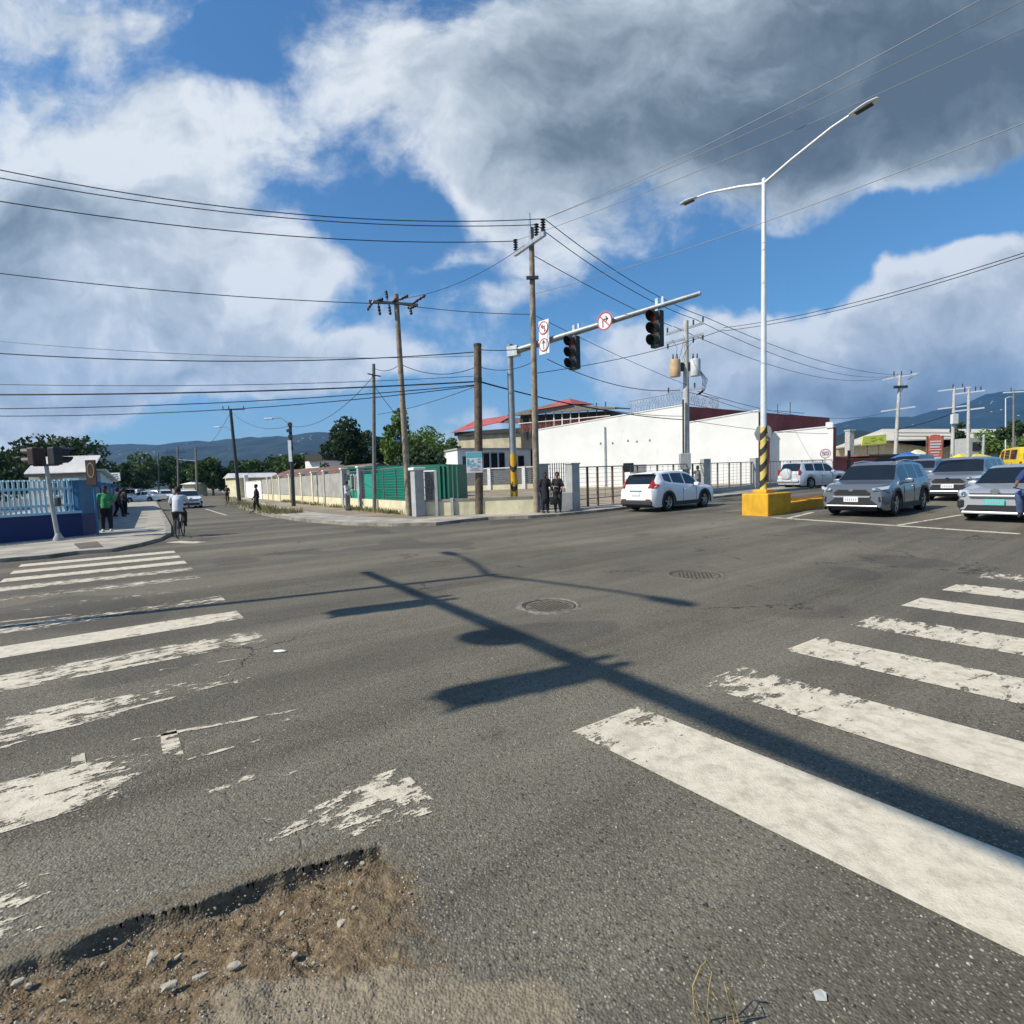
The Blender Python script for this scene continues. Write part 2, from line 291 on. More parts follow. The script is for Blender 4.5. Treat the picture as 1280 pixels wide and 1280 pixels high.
# ------------------------------------------------------------------ mesh builder
Z3 = Vector((0, 0, 1))
def V(*a): return Vector(a)
class MB:
    def __init__(s): s.v = []; s.f = []
    def add(s, vs, fs):
        o = len(s.v); s.v += [Vector(q) for q in vs]; s.f += [tuple(i + o for i in f) for f in fs]; return s
    def box(s, c, size, rz=0, M=None, bev=0):
        hx, hy, hz = size[0] / 2, size[1] / 2, size[2] / 2
        if bev:
            b = min(bev, hx * .9, hy * .9, hz * .9); bm = bmesh.new(); bmesh.ops.create_cube(bm, size=1)
            for q in bm.verts: q.co = Vector((q.co.x * size[0], q.co.y * size[1], q.co.z * size[2]))
            bmesh.ops.bevel(bm, geom=list(bm.edges), offset=b, segments=2, affect='EDGES', profile=.5)
            vs = [q.co.copy() for q in bm.verts]; bm.verts.index_update(); fs = [[q.index for q in f.verts] for f in bm.faces]; bm.free()
        else:
            vs = [V(i * hx, j * hy, k * hz) for i in (-1, 1) for j in (-1, 1) for k in (-1, 1)]
            fs = [(0, 1, 3, 2), (4, 6, 7, 5), (0, 4, 5, 1), (2, 3, 7, 6), (0, 2, 6, 4), (1, 5, 7, 3)]
        R = Matrix.Rotation(rz, 3, 'Z') if M is None else M
        return s.add([R @ q + Vector(c) for q in vs], fs)
    def tube(s, pts, rad, n=8, cap=True):
        pts = [Vector(p) for p in pts]; m = len(pts)
        rad = rad if isinstance(rad, (list, tuple)) else [rad] * m
        rings = []; prev = None
        for i, p in enumerate(pts):
            t = (pts[min(i + 1, m - 1)] - pts[max(i - 1, 0)]).normalized()
            a = prev - t * prev.dot(t) if prev is not None else t.orthogonal()
            if a.length < 1e-6: a = t.orthogonal()
            a.normalize(); prev = a; b = t.cross(a)
            rings.append([p + (a * math.cos(2 * PI * k / n) + b * math.sin(2 * PI * k / n)) * rad[i] for k in range(n)])
        vs = [q for r in rings for q in r]; fs = []
        for i in range(m - 1):
            for k in range(n): fs.append((i * n + k, i * n + (k + 1) % n, (i + 1) * n + (k + 1) % n, (i + 1) * n + k))
        if cap: fs += [tuple(range(n - 1, -1, -1)), tuple((m - 1) * n + k for k in range(n))]
        return s.add(vs, fs)
    def lathe(s, prof, n=24, axis='Z', c=(0, 0, 0), M=None, close=False):
        vs = []; fs = []; m = len(prof)
        for k in range(n):
            a = 2 * PI * k / n
            for r, z in prof:
                q = V(r * math.cos(a), r * math.sin(a), z)
                if axis == 'Y': q = V(q.x, q.z, q.y)
                if axis == 'X': q = V(q.z, q.x, q.y)
                if M is not None: q = M @ q
                vs.append(q + Vector(c))
        for k in range(n):
            for i in range(m - (0 if close else 1)):
                j = (i + 1) % m; kk = (k + 1) % n
                fs.append((k * m + i, kk * m + i, kk * m + j, k * m + j))
        return s.add(vs, fs)
    def prism(s, poly, z0, z1):
        n = len(poly); z0 = z0 if isinstance(z0, (list, tuple)) else [z0] * n; z1 = z1 if isinstance(z1, (list, tuple)) else [z1] * n
        vs = [V(p[0], p[1], z0[i]) for i, p in enumerate(poly)] + [V(p[0], p[1], z1[i]) for i, p in enumerate(poly)]
        fs = [tuple(range(n - 1, -1, -1)), tuple(range(n, 2 * n))] + [(i, (i + 1) % n, n + (i + 1) % n, n + i) for i in range(n)]
        return s.add(vs, fs)
    def slab(s, poly, nrm, t):
        """flat polygon (3-D points) with thickness t along nrm"""
        n = len(poly); nrm = Vector(nrm) * t; vs = [Vector(p) for p in poly] + [Vector(p) + nrm for p in poly]
        fs = [tuple(range(n - 1, -1, -1)), tuple(range(n, 2 * n))] + [(i, (i + 1) % n, n + (i + 1) % n, n + i) for i in range(n)]
        return s.add(vs, fs)
    def sphere(s, c, r, n=10, m=6, sc=(1, 1, 1)):
        prof = [(math.sin(PI * i / m), -math.cos(PI * i / m)) for i in range(m + 1)]; prof[0] = (.001, -1); prof[-1] = (.001, 1)
        vs0 = len(s.v); s.lathe(prof, n)
        for i in range(vs0, len(s.v)): q = s.v[i]; s.v[i] = V(q.x * r * sc[0], q.y * r * sc[1], q.z * r * sc[2]) + Vector(c)
        return s
    def build(s, name, m, parent=None, smooth=False, org=None, fixn=True):
        me = bpy.data.meshes.new(name); o3 = Vector(org) if org is not None else Vector((0, 0, 0))
        me.from_pydata([q - o3 for q in s.v], [], s.f)
        if fixn:
            bm = bmesh.new(); bm.from_mesh(me); bmesh.ops.recalc_face_normals(bm, faces=bm.faces); bm.to_mesh(me); bm.free()
        me.materials.append(MATS[m] if isinstance(m, str) else m)
        if smooth:
            me.polygons.foreach_set('use_smooth', [True] * len(me.polygons)); me.set_sharp_from_angle(angle=math.radians(smooth if smooth > 1 else 40))
        o = bpy.data.objects.new(name, me); COL.objects.link(o)
        if parent: o.parent = parent
        elif org is not None: o.location = o3
        return o
def tag(o, label=None, cat=None, group=None, kind=None):
    if label: o['label'] = label
    if cat: o['category'] = cat
    if group: o['group'] = group
    if kind: o['kind'] = kind
    return o
def thing(name, label, cat, loc=(0, 0, 0), rz=0, group=None):
    o = bpy.data.objects.new(name, None); COL.objects.link(o); o.location = loc; o.rotation_euler = (0, 0, rz); o.empty_display_size = .2
    return tag(o, label, cat, group)
def struct(o): o['kind'] = 'structure'; return o
KIDS = {}
def kids(o): return [c for c in bpy.data.objects if c.parent == o]
def dup(o, loc=None, rz=None, label=None, parent=None, scale=None):
    c = o.copy(); COL.objects.link(c); c.parent = parent
    if loc is not None: c.location = loc
    if rz is not None: c.rotation_euler = (0, 0, rz)
    if scale: c.scale = (scale,) * 3
    if label: c['label'] = label
    for ch in kids(o): dup(ch, parent=c)
    return c
def ang(v): return math.atan2(v.y, v.x)

# lettering: one box-stroke font made of short bars, drawn on a plane (ox, ux, uz)
STROKES = {'A': [((0, 0), (.5, 1)), ((.5, 1), (1, 0)), ((.2, .4), (.8, .4))], 'E': [((0, 0), (0, 1)), ((0, 1), (1, 1)), ((0, .5), (.8, .5)), ((0, 0), (1, 0))],
           'T': [((.5, 0), (.5, 1)), ((0, 1), (1, 1))], 'H': [((0, 0), (0, 1)), ((1, 0), (1, 1)), ((0, .5), (1, .5))], '5': [((1, 1), (0, 1)), ((0, 1), (0, .55)), ((0, .55), (.8, .55)), ((.8, .55), (1, .3)), ((1, .3), (.8, 0)), ((.8, 0), (0, 0))],
           '0': [((0, 0), (0, 1)), ((0, 1), (1, 1)), ((1, 1), (1, 0)), ((1, 0), (0, 0))]}
def bars(mb, segs, o, ux, uz, w, h, th, nrm, d):
    for (a, b), (c, e) in segs:
        p = o + ux * (a * w) + uz * (b * h); q = o + ux * (c * w) + uz * (e * h); t = (q - p).normalized(); s_ = nrm.cross(t).normalized() * th / 2; p = p - t * th / 2; q = q + t * th / 2
        mb.slab([p - s_, q - s_, q + s_, p + s_], nrm, d)

# ------------------------------------------------------------------ the ground sheets
def sheet(name, poly, dz, m, side=0.0, cols=None, org_dz=None):
    """flat polygon laid on the terrain (bend at s = 10 and 160), with an optional skirt of depth side"""
    bm = bmesh.new(); vs = [bm.verts.new((p[0], p[1], 0)) for p in poly]; bm.faces.new(vs)
    if len(poly) > 4: bmesh.ops.triangulate(bm, faces=bm.faces)
    for s_ in (10.0, 160.0):
        bmesh.ops.bisect_plane(bm, geom=list(bm.verts) + list(bm.edges) + list(bm.faces), plane_co=E1 * s_, plane_no=E1)
    for q in bm.verts: q.co.z = gz(q.co.x, q.co.y) + dz
    bmesh.ops.recalc_face_normals(bm, faces=bm.faces)
    if sum(f.normal.z * f.calc_area() for f in bm.faces) < 0: bmesh.ops.reverse_faces(bm, faces=bm.faces)
    if side:
        be = [e for e in bm.edges if e.is_boundary]; r = bmesh.ops.extrude_edge_only(bm, edges=be)
        for q in r['geom']:
            if isinstance(q, bmesh.types.BMVert): q.co.z -= side
        bmesh.ops.recalc_face_normals(bm, faces=bm.faces)
    me = bpy.data.meshes.new(name); bm.to_mesh(me); bm.free(); me.materials.append(MATS[m]); o = bpy.data.objects.new(name, me); COL.objects.link(o)
    return struct(o)
def xy(v): return (v.x, v.y)
sheet('ground', [(-4000, -600), (6000, -600), (6000, 6000), (-4000, 6000)], -.30, 'dirt_ground')
# asphalt: big rectangles round a finely modelled patch with the pothole
X0, X1, Y0, Y1 = -2.6, 0.2, .9, 2.9
def road():
    bm = bmesh.new()
    def rect(a, b, c, d):
        f = bm.faces.new([bm.verts.new(q) for q in ((a, c, 0), (b, c, 0), (b, d, 0), (a, d, 0))]); return f
    rect(-140, 260, Y1, 320); rect(-140, 260, -60, Y0); rect(-140, X0, Y0, Y1); rect(X1, 260, Y0, Y1)
    for s_ in (10.0, 160.0): bmesh.ops.bisect_plane(bm, geom=list(bm.verts) + list(bm.edges) + list(bm.faces), plane_co=E1 * s_, plane_no=E1)
    for q in bm.verts: q.co.z = gz(q.co.x, q.co.y)
    nbig = len(bm.verts)
    lip = [xy(G(*p)) for p in ((-90, 1245), (-30, 1222), (20, 1203), (60, 1190), (95, 1180), (130, 1163), (175, 1146), (210, 1137), (250, 1127), (290, 1112), (330, 1096), (370, 1084), (410, 1073), (445, 1062), (478, 1055), (492, 1066))]
    def sd(x, y):
        best = 9; sg = 1; tt = 0
        for i in range(len(lip) - 1):
            ax, ay = lip[i]; bx, by = lip[i + 1]; dx, dy = bx - ax, by - ay; L = dx * dx + dy * dy
            t = max(0, min(1, ((x - ax) * dx + (y - ay) * dy) / L)); qx, qy = ax + dx * t, ay + dy * t; d = math.hypot(x - qx, y - qy)
            if d < best: best = d; sg = -1 if dx * (y - ay) - dy * (x - ax) > 0 else 1; tt = (i + t) / (len(lip) - 1)
        return best * sg, tt
    sm = lambda a, b, v: (lambda t: t * t * (3 - 2 * t))(max(0, min(1, (v - a) / (b - a))))
    step = .0085; nx = int((X1 - X0) / step); ny = int((Y1 - Y0) / step); dl = bm.verts.layers.float.new('dirt'); pl = bm.verts.layers.float.new('pale')
    grid = []
    for j in range(ny + 1):
        row = []
        for i in range(nx + 1):
            x = X0 + (X1 - X0) * i / nx; y = Y0 + (Y1 - Y0) * j / ny
            d, t = sd(x, y); nz = noise.noise(Vector((x * 9, y * 9, 3)))
            d2 = d + nz * .022 + noise.noise(Vector((x * 22, y * 22, 1))) * .007 + .012 * noise.noise(Vector((x * 3.5, y * 3.5, 9)))
            k = (.40 + .60 * sm(0, .35, t)) * (1 - sm(.93, 1.0, t)) * sm(-.02, .12, t)
            deep = .075 * k * sm(0.0, .018, d2) * (1 - sm(.10, .50, d2) * .93)
            band = sm(-.03, .02, d2) * (1 - sm(.42, .85, d2 + nz * .12)) * (1 - sm(-.1, .15, (x - lip[-1][0]) * .92 + (y - lip[-1][1]) * .38))
            rubble = band * (noise.noise(Vector((x * 28, y * 28, 8))) * .010 + abs(noise.noise(Vector((x * 75, y * 75, 5)))) * .009 + noise.noise(Vector((x * 6, y * 6, 5))) * .020 + noise.noise(Vector((x * 14, y * 14, 5))) * .014)
            edge = min(x - X0, X1 - x, y - Y0, Y1 - y); e = sm(0, .12, edge)
            lipup = .010 * k * sm(-.10, -.012, d2) * (1 - sm(-.012, 0, d2))
            ov = .010 * k * sm(-.035, -.006, d2) * (1 - sm(-.002, .004, d2)) * e
            q = bm.verts.new((x + .4 * ov, y - .92 * ov, (-deep + rubble + lipup + (noise.noise(Vector((x * 60, y * 60, 2))) * .0015)) * e))
            dirt = sm(-.16, .03, d2) * (1 - sm(.45, 1.0, d2)) * (.80 + .20 * sm(0, .02, d2)) * (1 - sm(-.22, .20, (x - lip[-1][0]) * .92 + (y - lip[-1][1]) * .38 + nz * .16)) * (.45 + .55 * sm(.03, .06, abs(d2 - .01))) + (1 - sm(.0, .35, y - 1.25 + nz * .1)) * .35 * (1 - sm(-.2, .15, x))
            q[dl] = max(0, dirt) * e
            # pale worn concrete gutter at the near side
            q[pl] = (1 - sm(1.50, 1.66, y + x * .05 + nz * .04)) * sm(-1.25, -.85, x + nz * .2) * (1 - sm(.05, .15, x) * 0) * e * .9
            row.append(q)
        grid.append(row)
    for j in range(ny):
        for i in range(nx): bm.faces.new((grid[j][i], grid[j][i + 1], grid[j + 1][i + 1], grid[j + 1][i])).smooth = True
    bmesh.ops.recalc_face_normals(bm, faces=bm.faces)
    for f in bm.faces:
        if f.normal.z < 0: f.normal_flip()
    me = bpy.data.meshes.new('road'); bm.to_mesh(me); bm.free(); me.materials.append(MATS['asphalt'])
    o = bpy.data.objects.new('road', me); COL.objects.link(o); struct(o); return sd
lip_sd = road()

def paint(name, quads, dz=.004):
    """quads: list of (near-left, far-left, far-right, near-right, wear list along the length)"""
    me = bpy.data.meshes.new(name); vs = []; fs = []; wr = []
    for a, b, c, d, w in quads:
        n = max(1, 14)
        for i in range(n + 1):
            t = i / n; f = t * (len(w) - 1); k = min(int(f), len(w) - 2) if len(w) > 1 else 0; ww = w[0] if len(w) == 1 else w[k] + (w[k + 1] - w[k]) * (f - k)
            p = Vector(a).lerp(Vector(d), t); q = Vector(b).lerp(Vector(c), t)
            for m_ in (p, p.lerp(q, .5), q): vs.append((m_.x, m_.y, gz(m_.x, m_.y) + dz)); wr.append(ww if m_ is not p and m_ is not q else ww + .15)
        o = len(vs) - 3 * (n + 1)
        for i in range(n):
            for j in (0, 1): fs.append((o + i * 3 + j, o + i * 3 + 3 + j, o + i * 3 + 4 + j, o + i * 3 + 1 + j))
    me.from_pydata(vs, [], fs); at = me.attributes.new('wear', 'FLOAT', 'POINT'); at.data.foreach_set('value', wr); me.materials.append(MATS['road_paint'])
    bm = bmesh.new(); bm.from_mesh(me)
    for f in bm.faces:
        if f.normal.z < 0: f.normal_flip()
    bm.to_mesh(me); bm.free()
    o = bpy.data.objects.new(name, me); COL.objects.link(o); return struct(o)
# left crossing
S0 = G(300, 768); S4 = G(525, 984); dirx = (S4 - S0).normalized(); per = (S4 - S0).length / 4
wears = {0: [.30, .26, .22, .28, .42], 1: [.25, .34, .46, .44, .56], 2: [.74, .78, .80, .36, .62, .66, .84], 3: [.3, .3, .3, .28, .30, .50, .88, .80, .86, .92],
         4: [.1, .1, .1, .1, .05, .12, .95, .90, .80, .68, .52, .50], -1: [.45, .5, .62, .55], -2: [.8, .72, .66, .75], -3: [.6, .62, .5, .62], -4: [.42, .45, .5], -5: [.3, .35, .3], -6: [.3, .28, .3], -7: [.2, .25, .3]}
qs = []
for k in range(-8, 5):
    if k == -8: continue
    e = S0 + dirx * per * k; ln = 2.95 if k < 0 else 3.3
    hw = dirx * (.27 if k not in (3, 4) else .30 if k == 3 else .24); st = (-2.8 if k < 0 else 0)
    if k in (0, 1, 2): e = e + E1 * .0
    if k == 3: e = e + E1 * .12
    a = e - E1 * ln
    if k == 4: a = a - dirx * .42
    qs.append((a + hw, a - hw, e - hw, e + hw, wears.get(k, [.4])))
paint('crosswalk', qs)
# right crossing
def dirt_lines():
    for (x0, y0, x1, y1, w, wr) in ((165, 926, 408, 881, .045, .52), (235, 950, 325, 925, .035, .56), (200, 838, 315, 822, .04, .58), (330, 905, 405, 890, .10, .74), (0, 936, 60, 918, .05, .5), (90, 905, 330, 842, .04, .56), (240, 992, 420, 950, .10, .68), (0, 778, 90, 768, .06, .5)):
        p, q = G(x0, y0), G(x1, y1); s_ = Z3.cross(q - p).normalized() * w / 2; yield (p - s_, p + s_, q + s_, q - s_, [wr, wr - .1, wr, wr + .1])
    for a in (((203, 944), (200, 912), (219, 908), (230, 944), .48), ((88, 960), (90, 942), (106, 942), (108, 958), .40)): yield (G(*a[0]), G(*a[1]), G(*a[2]), G(*a[3]), [a[4]])
paint('worn_paint', list(dirt_lines()), .0045)
R0 = G(715, 915); stepv = (G(1218, 722) - R0) / 6; rd = (G(1280, 1197) - R0).normalized(); qs = []
rw = [[.44, .16, .08, .06, .10, .22], [.56, .34, .18, .12, .2, .2], [.34, .3, .45, .30, .2], [.48, .32, .30, .25], [.3, .2, .25, .3], [.35, .3, .5, .4], [.55, .5, .6, .5]]
for k in range(7):
    a = R0 + stepv * k; b = a + stepv.normalized() * .60; L = 3.6
    if k == 1: a = a + rd * .0
    qs.append((a, b, b + rd * L, a + rd * L, rw[k]))
paint('crosswalk', qs)
def line(name, p, q, w, wear):
    p = Vector(p); q = Vector(q); s_ = Z3.cross(q - p).normalized() * w / 2; return paint(name, [(p - s_, p + s_, q + s_, q - s_, wear)])
line('stop_line', G(966, 647), G(1275, 667.5), .22, [.42, .3, .3, .35, .3])
line('lane_line', G(1117, 657.5), G(1203, 643.5), .12, [.4, .35, .3]); line('lane_line', G(1208, 642.8), G(1262, 634), .12, [.3, .4])
line('lane_line', G(984, 648), G(1016, 640.5), .16, [.35, .4])
line('lane_line', G(896, 640.5), G(938, 637), .12, [.55, .6]); line('lane_line', G(1160, 625), G(1176, 619.5), .14, [.4])
line('lane_line', G(257, 636.2), G(283, 644.2), .13, [.3, .35]); line('lane_line', G(226, 626.0), G(240, 630.5), .13, [.35])
line('lane_line', G(216, 677.3), G(251, 678.3), .45, [.35, .42]); line('lane_line', G(1073, 706.5), G(1108, 707), .10, [.75, .8])
line('lane_line', G(765, 660), G(800, 655), .10, [.78, .85])

# far corner pavement, from the side road round to the main road
kerb_n = [(276, 613.2), (283, 620), (287, 626), (300, 635.5), (330, 644.5), (375, 652), (430, 656.5), (490, 658.2), (545, 657), (578, 653), (610, 649.8), (660, 648.2), (700, 645.5), (745, 641), (800, 634.5), (860, 627), (900, 622.3), (940, 618)]
kn = [G(*p) for p in kerb_n]
far_e = kn[-1] + E1 * 110; kn2 = kn + [far_e]
def kerb_line(name, pts, w, dz, side, m='kerb_concrete'):
    """strip of width w inside the pts polyline (to its left)"""
    off = []
    for i, p in enumerate(pts):
        t = (pts[min(i + 1, len(pts) - 1)] - pts[max(i - 1, 0)]); t.z = 0; t.normalize(); n = Vector((-t.y, t.x, 0)); off.append(p + n * w)
    mb = MB()
    for i in range(len(pts) - 1):
        a, b, c, d = pts[i], pts[i + 1], off[i + 1], off[i]
        zs = [gz(q.x, q.y) for q in (a, b, c, d)]
        mb.prism([xy(a), xy(b), xy(c), xy(d)], [z - .05 for z in zs], [z + dz for z in zs])
    return struct(mb.build(name, m)), off
_, ko = kerb_line('kerb', kn2, .18, .115, .1)
def fst(s_, t_): return E1 * s_ + E2 * t_
def offs(pts, w):
    off = []
    for i, p in enumerate(pts):
        t = (pts[min(i + 1, len(pts) - 1)] - pts[max(i - 1, 0)]); t.z = 0; t.normalize(); off.append(p + Vector((-t.y, t.x, 0)) * w)
    return off
ko2 = offs(kn2, 2.2)
sheet('pavement', [xy(q) for q in ko] + [xy(q) for q in reversed(ko2)], .105, 'concrete')
far_c = fst(ko2[-1].dot(E1), ko2[0].dot(E2))
sheet('lot', [xy(q) for q in ko2] + [xy(far_c)], .10, 'dirt_ground')

# near-left corner pavement with the blue wall
kerb_w = [(-60, 706), (0, 703.5), (30, 701), (60, 698.5), (95, 693.5), (140, 690.5), (172, 684), (200, 676.5), (214, 669), (214, 660), (206, 645), (199, 634), (194, 624), (190, 617)]
kw = [G(*p) for p in kerb_w]; kw = [kw[0] - E1 * 25] + kw
kw2 = kw + [kw[-1] + E2 * 90]
_, kwo = kerb_line('kerb', kw2, .17, .10, .1)
cw = fst(kwo[-1].dot(E1) - 9, kwo[0].dot(E2) + 9)
sheet('pavement', [xy(q) for q in kwo] + [xy(kwo[-1] - E1 * 9), xy(cw), xy(kwo[0] + E2 * 9)], .092, 'concrete')

# dust gathered in the gutters
def dust_mat():
    m = MATS['road_paint'].copy(); m.name = 'gutter_dust'; N = NT(m.node_tree); b = m.node_tree.nodes['Principled BSDF']; g = N.new('ShaderNodeNewGeometry')
    c = N.ramp(N.noise(g.outputs['Position'], 12, 6, .7), [(.3, (.12, .10, .065)), (.7, (.26, .22, .155))])
    for l in list(b.inputs['Base Color'].links): m.node_tree.links.remove(l)
    N.l.new(c, b.inputs['Base Color']); MATS['gutter_dust'] = m
dust_mat()
def dust(pts, w, seed):
    rnd = random.Random(seed); inn = offs(pts, -w); qs = []
    for i in range(len(pts) - 1):
        L = (pts[i + 1] - pts[i]).length
        if L > 30: continue
        qs.append((inn[i], pts[i], pts[i + 1], inn[i + 1], [.62 + rnd.uniform(-.12, .12), .62 + rnd.uniform(-.12, .12)]))
    o = paint('gutter_dust', qs, .006); o.data.materials[0] = MATS['gutter_dust']
dust(kn, .55, 1); dust(kw, .40, 2)

mat('pothole_stone', (.36, .32, .25), .9, var=.4, vs=30, bump=.4, bs=60)

# ------------------------------------------------------------------ hills far away
def hills(name, ridge, Y, base_drop, depth, seed, m):
    """ridge: picture points of the skyline; a heightfield falling towards the viewer"""
    pts = []
    for i in range(len(ridge) - 1):
        (x0, y0), (x1, y1) = ridge[i], ridge[i + 1]; n = max(2, int(abs(x1 - x0) / 3))
        for k in range(n): t = k / n; pts.append((x0 + (x1 - x0) * t, y0 + (y1 - y0) * t))
    pts.append(ridge[-1]); rows = 40; vs = []; fs = []
    for j in range(rows + 1):
        t = j / rows
        for (px, py) in pts:
            top = P(px, py, Y); h = top.z * (1 + 0)
            y = Y - depth * t; x = top.x
            nz = noise.fractal(Vector((x * .0022, y * .0022, seed)), 1.0, 2.0, 6)
            rid = 1 - abs(noise.noise(Vector((x * .0035 + y * .0008, y * .0012, seed + 3)))) * 2
            z = h * (1 - t) ** 1.25 + (nz * .16 + rid * .13 * (1 - t)) * h * min(1, t * 3) + noise.noise(Vector((x * .02, 0, seed))) * h * .012
            vs.append((x, y, max(-20, z) if j < rows else -30))
    n = len(pts)
    for j in range(rows):
        for i in range(n - 1): fs.append((j * n + i, j * n + i + 1, (j + 1) * n + i + 1, (j + 1) * n + i))
    mb = MB(); mb.v = [Vector(v) for v in vs]; mb.f = fs
    # back slope
    o = len(mb.v); mb.v += [Vector((vs[i][0], vs[i][1] + depth, -30)) for i in range(n)]
    for i in range(n - 1): mb.f.append((i, i + 1, o + i + 1, o + i))
    return struct(mb.build(name, m, smooth=80))
def hillmat(name):
    m = bpy.data.materials.new(name); m.use_nodes = True; N = NT(m.node_tree); b = m.node_tree.nodes['Principled BSDF']
    g = N.new('ShaderNodeNewGeometry'); pos = g.outputs['Position']
    c = N.ramp(N.noise(pos, .012, 8, .65), [(.3, (.004, .012, .012)), (.5, (.008, .022, .020)), (.72, (.024, .040, .030))])  # cloud shadow and bluish distance are put into these dark greens
    v = N.voro(N.vmath('MULTIPLY', pos, (.022, .022, .05)), 1.0); r = N.rng(v, .16, .10)
    c = N.mix(N.math('MULTIPLY', r, N.rng(N.noise(pos, .0035, 3), .54, .60)), c, (.55, .50, .42))
    N.l.new(c, b.inputs['Base Color']); b.inputs['Roughness'].default_value = .95; MATS[name] = m
hillmat('hill_green')
hills('hill', [(-420, 590), (-200, 585), (-40, 575), (60, 566), (108, 558), (125, 556), (160, 555), (200, 556), (222, 553), (245, 551), (262, 552), (282, 549), (300, 548), (313, 545.5), (325, 547), (345, 545), (360, 545.5), (378, 541.5), (398, 540), (420, 541), (445, 543), (500, 548), (560, 556), (640, 566), (760, 577)], 2900, 0, 1500, 1.3, 'hill_green')
hills('hill', [(960, 560), (1000, 545), (1040, 531), (1060, 526), (1085, 521.5), (1110, 521), (1140, 521), (1165, 514), (1190, 508), (1212, 502), (1232, 493), (1255, 489), (1285, 487), (1340, 480), (1420, 486), (1560, 500), (1760, 520)], 3600, 0, 1900, 5.1, 'hill_green')
hills('hill', [(1000, 566), (1035, 548), (1062, 539), (1078, 538), (1095, 542), (1110, 548), (1130, 560), (1150, 567)], 700, 0, 200, 9.1, 'hill_green')

# ------------------------------------------------------------------ trees
def tree(label, base, h, r, seed, leaf='leaf_mid', trunk_h=.28, n=2600, ls=.42, squash=.75, lumps=9, group=None, name='tree'):
    rnd = random.Random(seed); t = thing(name, label, 'tree', base, 0, group)
    tk = MB(); tr = max(.14, h * .025)
    tk.tube([(0, 0, -.3), (tr * .3, 0, h * trunk_h * .5), (0, tr * .4, h * trunk_h), (tr * .2, 0, h * .7)], [tr * 1.25, tr, tr * .85, tr * .3], 8)
    cl = []
    hc = h * trunk_h; hh = h - hc
    for i in range(lumps):
        a = rnd.uniform(0, 2 * PI); q = math.sqrt(rnd.random()) * r * .68; zz = hc + hh * rnd.uniform(.25, .80) * (1 - .25 * (q / r) ** 2)
        cr = r * rnd.uniform(.30, .50); c = V(q * math.cos(a), q * math.sin(a), min(zz, h - cr * squash)); cl.append((c, cr))
        tk.tube([(0, 0, hc * rnd.uniform(.6, 1.0)), c * .55 + V(0, 0, hc * .45), c], [tr * .55, tr * .32, tr * .12], 5)
    cl.append((V(0, 0, h - r * .42 * squash), r * .42))
    for i in range(lumps): a = rnd.uniform(0, 2 * PI); cl.append((V(r * .78 * math.cos(a), r * .78 * math.sin(a), hc + hh * rnd.uniform(.15, .65)), r * rnd.uniform(.15, .26)))
    tk.build('trunk', 'wood_grey', t, smooth=60)
    lf = MB(); tot = sum(c[1] ** 2 for c in cl)
    for c, cr in cl:
        for _ in range(int(n * cr * cr / tot)):
            d = V(rnd.gauss(0, 1), rnd.gauss(0, 1), rnd.gauss(0, 1)).normalized(); rr = cr * (rnd.random() ** .33) * (1 + .18 * noise.noise(d * 3 + c))
            p = c + V(d.x * rr, d.y * rr, d.z * rr * squash)
            if p.z < hc * .55: continue
            u = V(rnd.gauss(0, 1), rnd.gauss(0, 1), rnd.gauss(0, .6)).normalized(); w = u.orthogonal().normalized(); w.rotate(Matrix.Rotation(rnd.uniform(0, 2 * PI), 3, u)); k = u.cross(w)
            s_ = ls * rnd.uniform(.6, 1.35); lf.add([p + w * s_, p + k * s_ * .55, p - w * s_ * .9, p - k * s_ * .5], [(0, 1, 2, 3)])
    lf.build('crown', leaf, t, fixn=False)
    return t
def grass(label, pts, w, n, h, seed, leaf='grass_dry', cat='grass'):
    rnd = random.Random(seed); mb = MB()
    for _ in range(n):
        k = rnd.randrange(len(pts) - 1); t = rnd.random(); p = pts[k].lerp(pts[k + 1], t); q = p + V(rnd.gauss(0, w), rnd.gauss(0, w), 0)
        if noise.noise(q * .8 + V(seed, 0, 0)) < -.15: continue
        q.z = gz(q.x, q.y) + .09; hh = h * rnd.uniform(.4, 1.3); a = rnd.uniform(0, PI); d = V(math.cos(a), math.sin(a), 0) * .02 * rnd.uniform(.6, 1.6); l = V(rnd.gauss(0, .3), rnd.gauss(0, .3), 1) * hh
        mb.add([q - d, q + d, q + l * .6 + d * .8, q + l], [(0, 1, 2, 3)])
    return tag(mb.build('grass', leaf, fixn=False), label, cat, kind='stuff')

